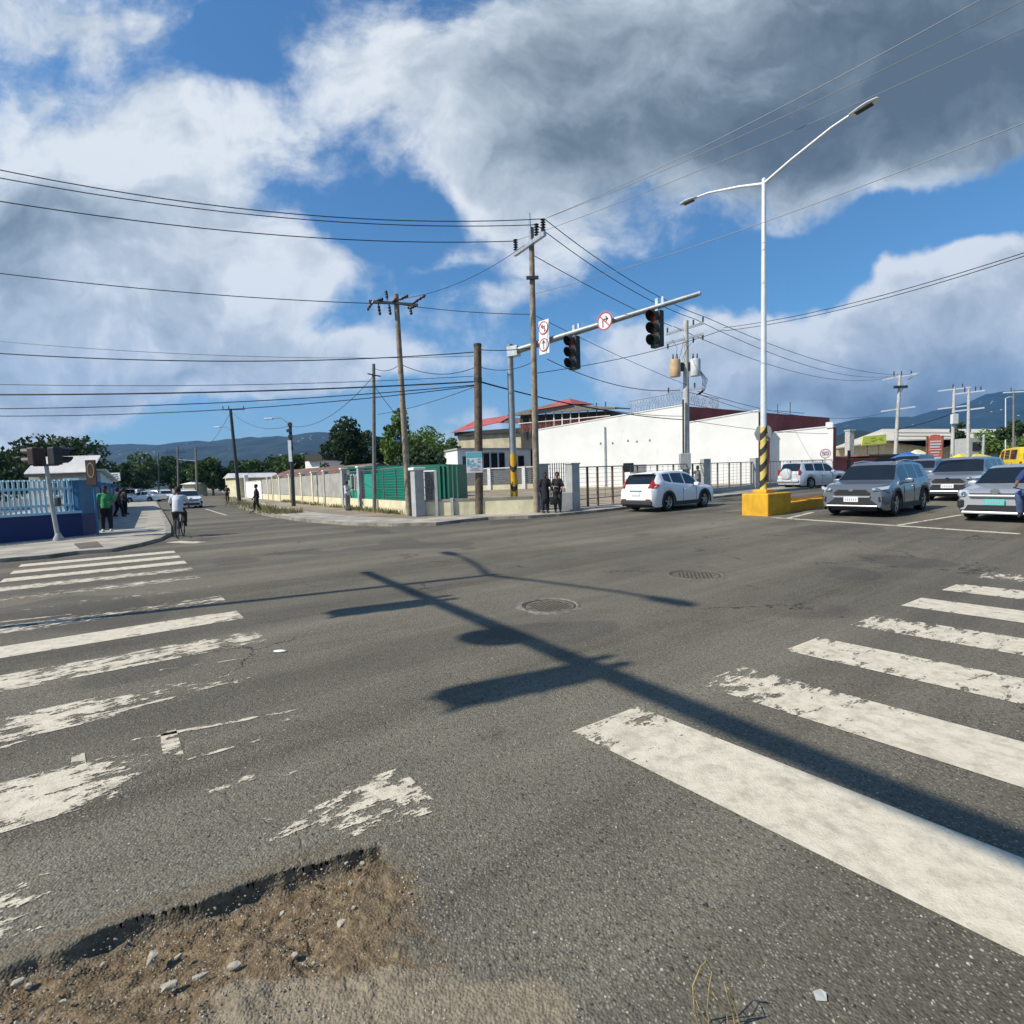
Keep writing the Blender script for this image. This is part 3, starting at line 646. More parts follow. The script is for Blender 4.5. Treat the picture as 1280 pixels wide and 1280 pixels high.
# trees at the end of the side road and behind the left wall
tree('dark rounded tree behind the white corrugated roof, its crown the widest on that side', GY(62, 62, .05), 8.6, 6.0, 11, 'leaf_dark', .2, 5200, .30, .7, 12)
tree('low dark tree at the frame edge behind the blue and white fence', GY(-12, 52, .05), 6.0, 4.6, 12, 'leaf_dark', .2, 3200, .28)
tree('dark tree just beyond the brown oval sign, shading the house side', GY(112, 70, .05), 6.6, 3.2, 13, 'leaf_dark', .15, 2200, .28)
for (x, Y, h, r, sd_, lf, lb) in [(178, 120, 10.5, 6.5, 21, 'leaf_mid', 'green spreading tree above the parked white sedan at the road end'),
        (213, 128, 10.0, 6.5, 22, 'leaf_dark', 'dark green tree behind the twin distant poles'),
        (160, 105, 7.0, 4.0, 23, 'leaf_dark', 'shaded tree beside the small white banner at the road end'),
        (240, 112, 7.5, 3.8, 24, 'leaf_dark', 'dark tree left of the slim pale pole at the road end'),
        (266, 100, 7.5, 4.4, 25, 'leaf_mid', 'bright green tree over the brown gate of the side road'),
        (284, 120, 6.0, 4.0, 26, 'leaf_dark', 'dull green tree right behind the leaning lamp pole'),
        (318, 105, 7.0, 5.2, 27, 'leaf_mid', 'low green tree behind the whitewashed wall'),
        (345, 95, 7.0, 5.0, 28, 'leaf_dark', 'dark low tree behind the rusty shed roof'),
        (375, 88, 6.8, 4.6, 29, 'leaf_mid', 'sunlit low tree between the rusty roof and the tall dark tree')]:
    tree(lb, GY(x, Y), h, r, sd_, lf, .18, 2400, .42, .8, 8, 'trees beyond the walls')
tree('tall dark tree left of the thin metal pole', GY(437, 58), 9.0, 3.3, 31, 'leaf_dark', .22, 4600, .24, 1.0, 10)
tree('dark tree half hidden behind the thin metal pole and the pale one', GY(474, 62), 7.0, 2.3, 32, 'leaf_dark', .2, 2000, .26, .9, 8)
tree('feathery bright green tree with a pointed top behind the pale wooden pole', GY(503, 50), 8.6, 1.9, 33, 'leaf_bright', .2, 2400, .22, 1.25, 9)
tree('bushy bright green tree between the pale pole and the cream building', GY(536, 70), 8.9, 3.9, 34, 'leaf_bright', .15, 3600, .24, .9, 10)
tree('dark green shrub-like tree behind the teal kiosk', GY(528, 43), 4.6, 2.2, 35, 'leaf_dark', .15, 2200, .22, .9, 8)
tree('small green tree against the stained cream building', GY(566, 74), 7.4, 1.9, 36, 'leaf_bright', .2, 1800, .24, .9, 8)
tree('green tree above the yellow bus', GY(1262, 95), 6.8, 5.0, 37, 'leaf_bright', .2, 2600, .35, .8, 9)
tree('reddish brown treetop above the yellow bus roof', GY(1268, 80), 7.2, 2.2, 38, 'leaf_dark', .5, 700, .35, .8, 6)
tree('small dark tree beside the warehouse pillar', GY(1200, 100), 8.3, 1.7, 39, 'leaf_dark', .5, 500, .35, .7, 6)
tree('small dark bush above the maroon annex roof', GY(1009, 66), 6.2, 1.4, 40, 'leaf_dark', .5, 500, .2, .7, 5)

# ------------------------------------------------------------------ poles
def crossarm(t, z, L, rz, m='galvanised', ins=(-.9, 0, .9), insh=.28, thick=.10, drop=False, tilt=0):
    M = Matrix.Rotation(rz, 3, 'Z') @ Matrix.Rotation(tilt, 3, 'Y')
    a = MB().box((0, 0, z), (L, thick, thick), M=M).build('crossarm', m, t)
    for i in ins:
        p = M @ V(i * L / 2, 0, 0) + V(0, 0, z); mb = MB(); q = -1 if drop else 1
        mb.tube([p + V(0, 0, q * thick * .4), p + V(0, 0, q * (thick * .4 + insh * .35)), p + V(0, 0, q * (thick * .4 + insh))], .03, 6)
        for k in range(4): mb.lathe([(.03, 0), (.07, .02), (.03, .045)], 8, c=p + V(0, 0, q * (insh * .3 + k * insh * .2)))
        mb.build('insulator', 'insulator', a, smooth=50)
    return a
def pole(label, bpx, tpx, w_px, m, dz=.09, taper=.75, group=None, name='utility_pole', Y=None, cat='utility pole', prof=None):
    b = G(bpx[0], bpx[1], dz) if Y is None else GY(bpx[0], Y, dz - .1)
    if Y is not None: b = P(bpx[0], 597 - (bpx[0] - 640) * .0314, Y); b.z = gz(b.x, b.y)
    tp = P(tpx[0], tpx[1], b.y); t = thing(name, label, cat, b, 0, group); r = w_px * b.y / FP / 2
    d = tp - b
    MB().tube([V(0, 0, -.3), d * .5, d], [r, r * (1 + taper) / 2, r * taper], 14).build('pole', m, t, smooth=50)
    return t, b, d, r
ATT = {}
# thick brown stub pole with a poster
t, b, d, r = pole('thick brown wooden pole with a blue and white poster, without crossarms', (599, 643), (597, 433), 10.5, 'wood_brown', taper=.9)
MB().lathe([(.02, 0), (r * .95, 0), (r * .95, .10), (.02, .12)], 12, c=d).build('cap', 'dark_metal', t)
for k, z in enumerate((.795, .81)): MB().lathe([(r * .93, -.04), (r * .98, -.04), (r * .98, .04), (r * .93, .04)], 12, c=d * z, close=True).build('band', 'dark_metal', t)
ATT['stub'] = (b, d); sz = top_h(b, 565) - top_h(b, 591)
po = b + V(-.03, -r - .05, top_h(b, 591)); w2 = .34
mat('poster_blue', (.12, .40, .50), .6); mat('poster_white', (.66, .66, .66), .6); mat('poster_pink', (.55, .32, .36), .6)
ps = thing('poster', 'small blue and white poster strapped to the thick brown wooden pole', 'poster', po, .05)
MB().box((-.08, 0, sz / 2), (w2 * 2, .03, sz), bev=.006).build('board', 'poster_white', ps)
MB().box((-.08, -.018, sz * .86), (w2 * 1.96, .006, sz * .26)).box((-.08 - w2 * .80, -.018, sz * .5), (w2 * .25, .006, sz * .36)).build('blue_panel', 'poster_blue', ps)
pm = MB(); rr = random.Random(4)
for i in range(16): pm.box((-.08 + rr.uniform(-.24, .24), -.0185, sz * rr.uniform(.25, .72)), (rr.uniform(.05, .16), .005, rr.uniform(.02, .07)))
pm.build('print', 'poster_blue', ps)
pm = MB()
for i in range(3): pm.box((-.08, -.0195, sz * (.12 + .055 * i)), (w2 * (1.4 - i * .3), .005, .02))
pm.build('caption', 'poster_pink', ps)
# main wooden pole with the slanting crossarm
t, b, d, r = pole('tall brown wooden pole with a single slanting metal crossarm, beside two dark-dressed women', (671, 641), (664, 285), 8.5, 'wood_pale')
ATT['main'] = (b, d); A = P(643.5, 320, b.y + 1.0) - b; B = P(681, 294, b.y - 1.0) - b; mbx = MB(); ax = (B - A).normalized()
Mx = Matrix((ax, Z3.cross(ax).normalized(), ax.cross(Z3.cross(ax).normalized()))).transposed()
arm = MB().box((A + B) / 2 + V(0, -r, 0), ((B - A).length, .14, .16), M=Mx).build('crossarm', 'galvanised', t)
for q in (A + ax * .1, (A * .25 + B * .75), B - ax * .1):
    mb = MB(); mb.tube([q, q + V(0, 0, .62)], .045, 6)
    for k in range(5): mb.lathe([(.04, 0), (.11, .03), (.04, .06)], 8, c=q + V(0, 0, .2 + k * .1))
    mb.build('insulator', 'insulator', arm, smooth=50)
ATT['arm'] = (b + A, b + B)
MB().tube([d + V(-.05, -.1, -.6), d + V(-.08, -.1, .55)], .05, 6).build('pin_bracket', 'galvanised', t)
MB().box(d * .86 + V(0, -r, -.4), (.5, .1, .12)).build('bracket', 'dark_metal', t)
# pale pole with a dark crossarm and hanging insulators
t, b, d, r = pole('pale leaning wooden pole whose dark crossarm bristles with hanging insulators', (512, 645), (495, 368), 8.0, 'wood_pale')
ATT['pale'] = (b, d); z0 = top_h(b, 380); c0 = d * (z0 / d.z)
arm = MB().box(c0 + V(-.1, -r, 0), (2.1, .09, .10), M=Matrix.Rotation(math.radians(6), 3, 'Y')).build('crossarm', 'dark_metal', t)
for (dx, dz_, ex, ez) in ((-.95, .02, -1.25, -.28), (-.8, .05, -.55, .18), (-.75, -.05, -.7, -.5), (-.35, .1, -.4, .52), (-.3, -.05, -.25, -.5), (-.15, .0, .0, .15), (.15, .12, .55, .3), (.6, -.05, .65, -.52), (.7, 0, 1.3, .28), (.85, -.1, .5, -.22)):
    mb = MB(); p = c0 + V(dx, -r - .02, dz_ - dx * .1); q = c0 + V(ex, -r - .02, ez); mb.tube([p, q], .035, 6)
    for k in range(3): mb.sphere(p.lerp(q, .35 + k * .25), .07, 8, 5)
    mb.build('insulator', 'insulator', arm, smooth=60)
# slim metal pole
t, b, d, r = pole('slim dark metal pole beside the teal kiosk', (468, 640), (467, 455), 5.0, 'grey_iron', taper=.8); ATT['slim'] = (b, d)
MB().tube([d + V(-.3, -.1, -.5), d + V(.35, -.1, -.65)], .035, 6).build('bracket', 'dark_metal', t)
MB().sphere(d * .9, .09, 8, 5).build('clamp', 'dark_metal', t)
# lamp poles along the side road
def road_lamp(label, bpx, tpx, w, tip, jz, arm=True, rad=.035):
    t, b, d, r = pole(label, bpx, tpx, w, 'dark_metal' if arm else 'wood_grey', group='lamp poles along the side road'); z = top_h(b, jz); q = d * (z / d.z); e = P(tip[0], tip[1], b.y) - b
    m_ = q.lerp(e, .45) + V(0, 0, abs(e.x - q.x) * .22)
    a = MB().tube([q, m_, e], [rad * 1.2, rad, rad], 6).build('lamp_arm', 'galvanised', t, smooth=60)
    MB().box(e + V(-.12, 0, .0), (.6, .2, .1), bev=.03).build('lamp_head', 'galvanised', a)
    return t, b, d, r
t, b, d, r = road_lamp('dark lamp pole on the side road with clustered cables at its top', (367, 633), (362.5, 528), 5.0, (338, 523.5), 531); ATT['lampA'] = (b, d)
for k in range(6): MB().box(d * (.97 - k * .07) + V(.05 * (-1) ** k, -r, 0), (.28, .12, .2)).build('cable_box', 'black_plastic', t)
MB().box(d * .66 + V(0, -r - .05, 0), (.22, .1, 1.5)).build('riser_panel', 'white_metal', t)
t, b, d, r = road_lamp('leaning dark lamp pole by the whitewashed wall, with a thin crossarm on top', (299.5, 627), (288, 511), 4.5, (273, 534), 540); ATT['lampB'] = (b, d)
crossarm(t, d.z - .1, 2.2, .1, 'dark_metal', (-.9, -.4, .9), .35, .07)
for c in t.children: pass
t, b, d, r = pole('slim pale pole with dark boxes at the far end of the side road', (222.5, 612), (222, 558), 2.6, 'wood_grey', Y=105); ATT['farA'] = (b, d)
crossarm(t, d.z - 1.2, 4.2, .1, 'dark_metal', (-.75, .75), .9, .1)
t, b, d, r = pole('slim pale pole right of the distant twin, at the far end of the side road', (246, 610), (244.5, 559), 2.8, 'wood_pale', Y=95); ATT['farB'] = (b, d)
MB().tube([d * .72, d * .74 + V(-3.2, 0, .2)], .05, 6).build('arm', 'galvanised', t)
t, b, d, r = pole('thin pole rising out of the dark trees behind the white roof', (105.5, 600), (105, 545), 2.6, 'wood_grey', Y=75)
t, b, d, r = pole('short grey pole with a curved arm above the shed trees', (198, 612), (197.5, 566), 2.0, 'wood_grey', Y=118)
# concrete pole with transformers
t, b, d, r = pole('pale concrete pole carrying two drum transformers and three crossarms', (857.5, 618), (857.5, 401), 9.5, 'pole_concrete', Y=30.5, taper=.62); ATT['trafo'] = (b, d)
rz = -.28
def zz(py): return top_h(b, py)
for py, L, tl, dr in ((411, 2.15, -.20, False), (423.5, 2.1, -.16, True), (488.5, 2.1, -.12, False)):
    crossarm(t, zz(py), L, rz, 'galvanised', (-.92, .45, .95) if py < 480 else (-.9, .5), .32 if not dr else .3, .13, dr, tl)
for sx, m_, lab in ((-.62, 'wood_pale', 'drum transformer'), (.55, 'galvanised', 'drum')):
    z = zz(471); R = .30; c = V(sx * 1.0, -.12, z); mm = 'transformer_tan' if sx < 0 else 'transformer_grey'
    if mm not in MATS: mat(mm, (.52, .36, .20) if sx < 0 else (.55, .58, .60), .6, var=.2, vs=3)
    k = MB().lathe([(.01, 0), (R * .95, 0), (R, .05), (R, .90), (R * .9, .98), (.01, 1.02)], 20, c=c).build('transformer', mm, t, smooth=35)
    for dx in (-.12, .12): MB().tube([c + V(dx, 0, 1.0), c + V(dx, 0, 1.3)], [.05, .03], 6).build('bushing', 'insulator', k)
    MB().box(c + V(-sx * .55, 0, .55), (abs(sx) * .5, .1, .5)).build('hanger', 'dark_metal', k)
wr = MB(); rr = random.Random(9)
for k in range(4):
    p = V(.62, -.1, zz(458)); q = V(.95 + k * .05, -.1, zz(489)); wr.tube([p, p.lerp(q, .5) + V(.22 + .06 * k, 0, -.1), q, q + V(-.3, 0, -.25)], .018, 5)
for k in range(3): wr.tube([V(-.62 + .2 * k, -.15, zz(450)), V(-.5 + .3 * k, -.15, zz(435)), V(-.8 + .7 * k, -.1, zz(424))], .012, 5)
wr.build('jumper_cables', 'cable', t)
MB().box((-.18, -r - .12, zz(577)), (.62, .3, .95), bev=.03).build('meter_box', 'post_grey', t)
MB().tube([V(-.25, -r - .03, .3), V(-.22, -r - .03, zz(500))], .05, 6).build('conduit', 'dark_metal', t)
# poles over the cars to the east
def east_pole(label, bx, top, w, Y, arms, m='pole_concrete'):
    t, b, d, r = pole(label, (bx, 585), top, w, m, Y=Y, taper=.65)
    for py, L, ins, tl in arms: z = top_h(b, py); q = d * (z / d.z); a = MB().box(q, (L, .16, .16), M=Matrix.Rotation(-.2, 3, 'Z') @ Matrix.Rotation(-tl, 3, 'Y')).build('crossarm', 'white_metal', t); [MB().tube([q + V(i * L / 2, 0, .1), q + V(i * L / 2, 0, .65)], .06, 6).build('insulator', 'insulator', a) for i in ins]
    return t, b, d, r
t, b, d, r = east_pole('pale pole with two white crossarms and a curved lamp arm above the grey car', 1118, (1125, 469), 4.6, 62, [(471, 3.6, (-.4, .1, .75), .13), (511.5, 3.6, (), .10)]); ATT['eastA'] = (b, d)
MB().tube([d * .8, d * .9 + V(1.0, 0, .6), d * .97 + V(2.4, 0, .6)], .05, 6).build('lamp_arm', 'galvanised', t)
MB().box(d * .88 + V(0, -.2, 0), (1.6, .2, .3)).build('switch_gear', 'dark_metal', t)
t, b, d, r = east_pole('pale pole with a white box halfway up, left one of a close pair', 1190, (1193, 484), 4.4, 66, [(486.5, 3.5, (-.1, .6), .07), (509, 3.5, (), .08)]); ATT['eastB'] = (b, d)
MB().box(V(-.1, -.3, top_h(b, 524)), (.75, .4, 1.25), bev=.04).build('box', 'white_metal', t)
t, b, d, r = east_pole('pale pole without a box, right one of a close pair', 1210, (1211, 486), 4.2, 60, [(490.5, 3.1, (-.3, .5, .9), .08), (512, 3.1, (), .08)])
t, b, d, r = east_pole('thin dark pole near the frame edge, above the yellow bus', 1267, (1267, 487), 2.4, 72, [(490, 2.4, (-.3,), 0)], 'wood_grey')
t, b, d, r = pole('short slim post in front of the warehouse', (1228, 590), (1230, 543), 3.2, 'post_grey', Y=70)
t, b, d, r = pole('tall thin street lamp against the mountain', (1257, 585), (1257, 498), 1.4, 'white_metal', Y=85, name='street_lamp', cat='street lamp')
MB().tube([d, d + V(.6, 0, .25), d + V(1.3, 0, .1)], .06, 6).build('lamp_arm', 'white_metal', t)

# ------------------------------------------------------------------ traffic signals
def signal_head(mb_parent, c, face, h=1.3, w=.40, m='signal_black', visors=True, n=3, back=True):
    """c: top centre, face: horizontal unit vector the lenses look to"""
    rz = ang(face) ; R = Matrix.Rotation(rz, 3, 'Z')
    hs = MB().box(V(*c) + V(0, 0, -h / 2), (w * .55, w, h), rz=rz, bev=.04).build('signal_head', m, mb_parent)
    for i in range(n):
        z = c[2] - h * (i + .5) / n; rr = min(w * .40, h / n * .40); q = V(c[0], c[1], z) + R @ V(w * .28, 0, 0)
        MB().lathe([(.01, .03), (rr * .8, .02), (rr, 0)], 16, axis='X', c=q, M=R).build('lens', ('lens_red', 'lens_amber', 'lens_green')[i], hs, smooth=40)
        vb = MB(); n_ = 14; L = .34
        for (ra, rb) in ((rr * 1.12, rr * 1.18),):
            vs = []; fs = []
            for k in range(n_ + 1):
                a = math.radians(-35) + math.radians(250) * k / n_; ext = L * (1 - .55 * abs(2 * k / n_ - 1) ** 2)
                for rad_ in (ra, rb):
                    for x_ in (0, ext): vs.append(q + R @ V(x_, rad_ * math.cos(a), rad_ * math.sin(a)))
            for k in range(n_):
                o = k * 4; fs += [(o, o + 1, o + 5, o + 4), (o + 2, o + 6, o + 7, o + 3), (o + 1, o + 3, o + 7, o + 5), (o, o + 4, o + 6, o + 2)]
            vb.add(vs, fs)
        vb.build('visor', m, hs, smooth=50)
    return hs
mat('sign_white', (.72, .72, .72), .5); mat('sign_red', (.50, .03, .03), .5); mat('sign_black', (.02, .02, .02), .6)
def round_sign(parent, c, face, r, kind, m='sign_white'):
    """c centre; face the way the front looks"""
    R = Matrix.Rotation(ang(face), 3, 'Z'); q = V(*c)
    s_ = MB().lathe([(.001, 0), (r, 0), (r, .015), (.001, .015)], 28, axis='X', c=q, M=R).build('sign_plate', m, parent, smooth=30)
    f = R @ V(.022, 0, 0); ux = R @ V(0, 1, 0)
    MB().lathe([(r * .86, .0), (r, .0), (r, .008), (r * .86, .008)], 28, axis='X', c=q + R @ V(.016, 0, 0), M=R, close=True).build('ring', 'sign_red', s_)
    mb = MB(); fr = MB(); nrm = R @ V(1, 0, 0); o = q + R @ V(.016, 0, 0) - ux * r - Z3 * r
    def seg(segs, th, dd, tgt): bars(tgt, segs, o, ux, Z3, 2 * r, 2 * r, th, nrm, dd)
    if kind == 'turn_right': seg([((.38, .2), (.38, .62)), ((.38, .6), (.70, .6)), ((.70, .6), (.58, .74)), ((.70, .6), (.58, .46))], r * .13, .006, mb)
    if kind == 'turn_left': seg([((.62, .2), (.62, .62)), ((.62, .6), (.30, .6)), ((.30, .6), (.42, .74)), ((.30, .6), (.42, .46))], r * .13, .006, mb)
    if kind == 'up': seg([((.5, .18), (.5, .80)), ((.5, .82), (.36, .62)), ((.5, .82), (.64, .62))], r * .14, .006, mb)
    if kind == '50':
        bars(mb, STROKES['5'], q + R @ V(.016, 0, 0) - ux * r * .5 - Z3 * r * .32, ux, Z3, r * .4, r * .64, r * .13, nrm, .006)
        bars(mb, STROKES['0'], q + R @ V(.016, 0, 0) + ux * r * .12 - Z3 * r * .32, ux, Z3, r * .4, r * .64, r * .13, nrm, .006)
    if mb.v: mb.build('symbol', 'sign_black', s_)
    if kind.startswith('turn'): seg([((.16, .84), (.84, .16))], r * .12, .010, fr); fr.build('slash', 'sign_red', s_)
    return s_
def mast_signal(label, b, top_z, tip, heads, signs, stripe=True, group='mast arm traffic signals', thin=False):
    """b base, tip: end of the arm (3-D); heads/signs at distances from the tip"""
    t = thing('traffic_signal', label, 'traffic signal', b, 0, group); tip = tip - b; r = .15
    MB().lathe([(.01, -.3), (r * 1.05, -.3), (r, 0), (r * .92, top_z + .35), (.01, top_z + .4)], 14).build('pole', 'mast_grey', t, smooth=40)
    MB().lathe([(.01, 0), (.3, 0), (.3, .05), (r, .09)], 14).build('base_plate', 'galvanised', t, smooth=30)
    root = V(0, 0, top_z); ax = (tip - root).normalized(); L = (tip - root).length
    a = MB().tube([root, root + ax * L * .5, root + ax * L], [.15, .115, .085] if not thin else [.13, .10, .07], 10).build('mast_arm', 'mast_grey', t, smooth=40)
    MB().box(root + ax * .2, (.5, .34, .42), rz=ang(ax)).build('arm_clamp', 'galvanised', t)
    MB().sphere(root + ax * L, .09, 8, 6).build('end_cap', 'galvanised', a)
    for s_ in heads:
        p = root + ax * (L - s_); MB().box(p + V(0, 0, -.02) + V(0, 0, .06), (.10, .10, .50), rz=ang(ax)).box(p + V(0, 0, .12) + ax * .22, (.08, .12, .34), rz=ang(ax)).build('bracket', 'galvanised', t)
        signal_head(t, p + V(0, 0, -.16), -E1, 1.30 if not thin else 1.05, .46 if not thin else .40)
    for s_, kind in signs:
        p = root + ax * (L - s_); f = V(-.72, -.69, 0)
        if kind == 'double':
            q = p + f * .22; w, h = .56, 1.36
            bd = MB().box(q + V(0, 0, .12), (.02, w, h), rz=ang(f), bev=.008).build('sign_board', 'sign_white', t)
            for dz_, kd in ((.37, 'turn_left'), (-.31, 'up')): o_ = round_sign(bd, q + V(0, 0, .12 + dz_) + f * .014, f, .26, kd)
            MB().box(p + f * .1, (.2, .06, .06), rz=ang(f)).build('bracket', 'galvanised', t)
        else:
            q = p + f * .2; round_sign(t, q, f, .34 if not thin else .33, kind); MB().box(p + f * .1, (.18, .05, .05), rz=ang(f)).build('bracket', 'galvanised', t)
    if stripe:
        mb = MB(); mb.lathe([(r * 1.02, .02), (r * 1.09, .02), (r * 1.09, 2.55), (r * 1.02, 2.55)], 16, close=True); mb.build('painted_band', 'yellow_paint', t, smooth=30)
        for k in range(3):
            st = MB(); z0 = .35 + k * .85
            for i in range(16):
                a0 = 2 * PI * i / 16; a1 = 2 * PI * (i + 1) / 16; rr = r * 1.12; s0 = math.sin(a0) * .3; s1 = math.sin(a1) * .3
                st.add([V(rr * math.cos(a0), rr * math.sin(a0), z0 + s0), V(rr * math.cos(a1), rr * math.sin(a1), z0 + s1), V(rr * math.cos(a1), rr * math.sin(a1), z0 + s1 + .22), V(rr * math.cos(a0), rr * math.sin(a0), z0 + s0 + .22)], [(0, 1, 2, 3)])
            st.build('black_band', 'black_paint', t)
    return t
b = G(643.5, 640, .1); bz = top_h(b, 441); tip = P(874, 367, 18.4)
t = mast_signal('grey mast arm signal reaching over the road, its foot painted yellow and black', b, bz, tip, (1.50, 4.85), ((3.4, 'turn_right'), (6.05, 'double')))
MB().box((0, 0, .12), (.9, .9, .22), rz=.3, bev=.05).build('footing', 'kerb_concrete', t)
ATT['sig'] = b + V(0, 0, bz)
# its partner on the near corner, outside the frame; its shadow falls across the road
shv = -SUN_H * (1 / math.tan(SUN_EL)); Ha = 7.6
tipn = G(443, 717) - shv * Ha; tipn.z = Ha + .15; u_ = (G(1280, 1060) - G(443, 717)).normalized(); bn = tipn + u_ * 13.0; bn.z = .0; tipn.z = Ha + .2
mast_signal('mast arm signal on the near corner beside the left crossing', bn, Ha - .1, tipn, (2.9, 6.1), ((4.75, 'turn_right'),), True, thin=True)
# small signal on the near-left pavement
b = G(73.5, 675.5, .095); t = thing('traffic_signal', 'pale grey pole with two dark signal heads by the blue wall', 'traffic signal', b); h = top_h(b, 582); r = 2.4 * b.y / FP
MB().tube([(0, 0, -.1), (-.12, 0, h * .5), (-.18, 0, h)], [r, r * .95, r * .9], 12).build('pole', 'post_grey', t, smooth=50)
MB().lathe([(.01, 0), (r * 2.6, 0), (r * 2.4, .05), (r * 1.2, .2), (r, .25)], 14).build('base_plate', 'post_grey', t, smooth=40)
MB().box((-.18, 0, h + .02), (.75, .12, .06), bev=.02).build('bracket', 'signal_black', t)
hh = top_h(b, 559) - h
signal_head(t, V(-.46, .0, h + hh), (E2 * .8 - E1).normalized(), hh * .97, .42, 'signal_brown', n=2)
signal_head(t, V(.12, .0, h + hh), (E1 + E2 * .5).normalized(), hh * .97, .44, 'signal_black', n=2)
MB().box((.13, -.06, h * .52), (.14, .12, .28), bev=.02).build('push_button', 'dark_metal', t)
# brown signal board edge with an oval
b = G(123, 669, .095); t = thing('road_sign', 'dark brown board with a pale oval ring on a thin blue post', 'sign', b); z0 = top_h(b, 607); z1 = top_h(b, 575); w = 12.5 * b.y / FP
MB().tube([(0, 0, -.1), (0, 0, z1 * .97)], .035, 8).build('post', 'mid_blue_paint', t)
bd = MB().box((-.02, -.05, (z0 + z1) / 2), (w, .05, z1 - z0), bev=.012).build('board', 'signal_brown', t); mat('ring_tan', (.30, .22, .10), .6)
rg = MB(); n = 28
for k in range(n):
    a0, a1 = 2 * PI * k / n, 2 * PI * (k + 1) / n; cz = z0 + (z1 - z0) * .60; hw, hz = w * .36, (z1 - z0) * .30
    rg.slab([V(-.02 + hw * math.cos(a0), -.076, cz + hz * math.sin(a0)), V(-.02 + hw * math.cos(a1), -.076, cz + hz * math.sin(a1)), V(-.02 + hw * .78 * math.cos(a1), -.076, cz + hz * .84 * math.sin(a1)), V(-.02 + hw * .78 * math.cos(a0), -.076, cz + hz * .84 * math.sin(a0))], (0, -1, 0), .006)
rg.build('oval_ring', 'ring_tan', bd)

# ------------------------------------------------------------------ double street lamp on the yellow median
def double_lamp(label, b, H):
    t = thing('street_lamp', label, 'street lamp', b, 0, 'double armed street lamps')
    MB().lathe([(.01, 0), (.108, 0), (.10, 2.5), (.07, H), (.01, H + .06)], 14).build('pole', 'white_metal', t, smooth=40)
    MB().lathe([(.01, .0), (.24, .0), (.24, .04), (.13, .1)], 12).build('base_plate', 'galvanised', t, smooth=30)
    mb = MB(); mb.lathe([(.106, .03), (.115, .03), (.110, 2.3), (.100, 2.3)], 16, close=True); mb.build('painted_band', 'band_yellow', t, smooth=30)
    for k in range(4):
        st = MB(); z0 = .35 + k * .55
        for i in range(16):
            a0 = 2 * PI * i / 16; a1 = 2 * PI * (i + 1) / 16; rr = .1185; s0 = math.cos(a0) * .16; s1 = math.cos(a1) * .16
            st.add([V(rr * math.cos(a0), rr * math.sin(a0), z0 + s0), V(rr * math.cos(a1), rr * math.sin(a1), z0 + s1), V(rr * math.cos(a1), rr * math.sin(a1), z0 + s1 + .24), V(rr * math.cos(a0), rr * math.sin(a0), z0 + s0 + .24)], [(0, 1, 2, 3)])
        st.build('dark_band', 'black_paint', t)
    for sg in (-1, 1):
        d = E2 * (-sg); L = 3.05
        pts = [V(0, 0, H - .15), V(0, 0, H - .15) + d * .9 + Z3 * .32, V(0, 0, H - .15) + d * 2.1 + Z3 * .66, V(0, 0, H - .15) + d * 2.65 + Z3 * .74]
        a = MB().tube(pts, [.055, .047, .04, .036], 8).build('lamp_arm', 'white_metal', t, smooth=60)
        c = pts[-1] + d * .32 + Z3 * .02; R = Matrix.Rotation(ang(d), 3, 'Z') @ Matrix.Rotation(-.06, 3, 'Y')
        hd = MB().lathe([(.01, -.40), (.075, -.38), (.135, -.1), (.15, .12), (.10, .34), (.01, .38)], 12, axis='X', c=(0, 0, 0))
        hd.v = [R @ V(q.x, q.y, q.z * .42) + c for q in hd.v]; ho = hd.build('lamp_head', 'white_metal', a, smooth=60)
        MB().box(c - V(0, 0, .058), (.44, .2, .03), M=R, bev=.012).build('lens', 'dark_metal', ho)
    return t
# the raised yellow block and the kerbed island behind it
Bl = G(938, 644.5); Br = G(970, 645.5); hB = top_h(G(960, 645), 617)
blk_o = G(960, 645.5)
isl = [G(972, 641), G(1034, 637)]
w = .95; L = 1.55; yb = thing('lamp_footing', 'yellow painted concrete block carrying the tall double lamp', 'concrete block', blk_o, ang(E1))
MB().box((L / 2, w / 2, hB / 2 - .02), (L, w, hB + .04), bev=.035).build('block', 'yellow_paint', yb)
cen = blk_o + E1 * .62 + E2 * .5; lb_ = cen + V(0, 0, hB)
Hl = top_h(lb_, 224); double_lamp('tall pale double armed lamp standing on the yellow block', lb_, Hl)
MB().box((.62, .5, hB + .06), (.55, .5, .14), bev=.03).build('plinth', 'yellow_paint', yb)
# island
i0 = blk_o + E1 * (L + .02) + E2 * .12; isd = thing('median_island', 'long low yellow kerbed traffic island stretching behind the yellow block', 'traffic island', i0, ang(E1))
Li = 26.0; hw = 1.1; hk = .42
pr = MB()
prof = [(0, 0, .30), (1.6, 0, .40), (4, .0, .34), (Li, 0, .30)]
pr.v = []; rows = []
for (x_, _, h_) in prof:
    z_ = x_ * .01; rows.append([V(x_, 0, z_ - .05), V(x_, .0, z_ + h_), V(x_, .16, z_ + h_ + .02), V(x_, .17, z_ + h_ - .10), V(x_, hw - .17, z_ + h_ - .10), V(x_, hw - .16, z_ + h_ + .02), V(x_, hw, z_ + h_), V(x_, hw, z_ - .05)])
n = 8; vs = [q for r_ in rows for q in r_]; fs = [(i * n + k, (i + 1) * n + k, (i + 1) * n + k + 1, i * n + k + 1) for i in range(len(rows) - 1) for k in range(n - 1)] + [tuple(range(n)), tuple(range((len(rows) - 1) * n, len(rows) * n))]
pr.add(vs, fs); pr.build('kerb_wall', 'yellow_paint', isd)
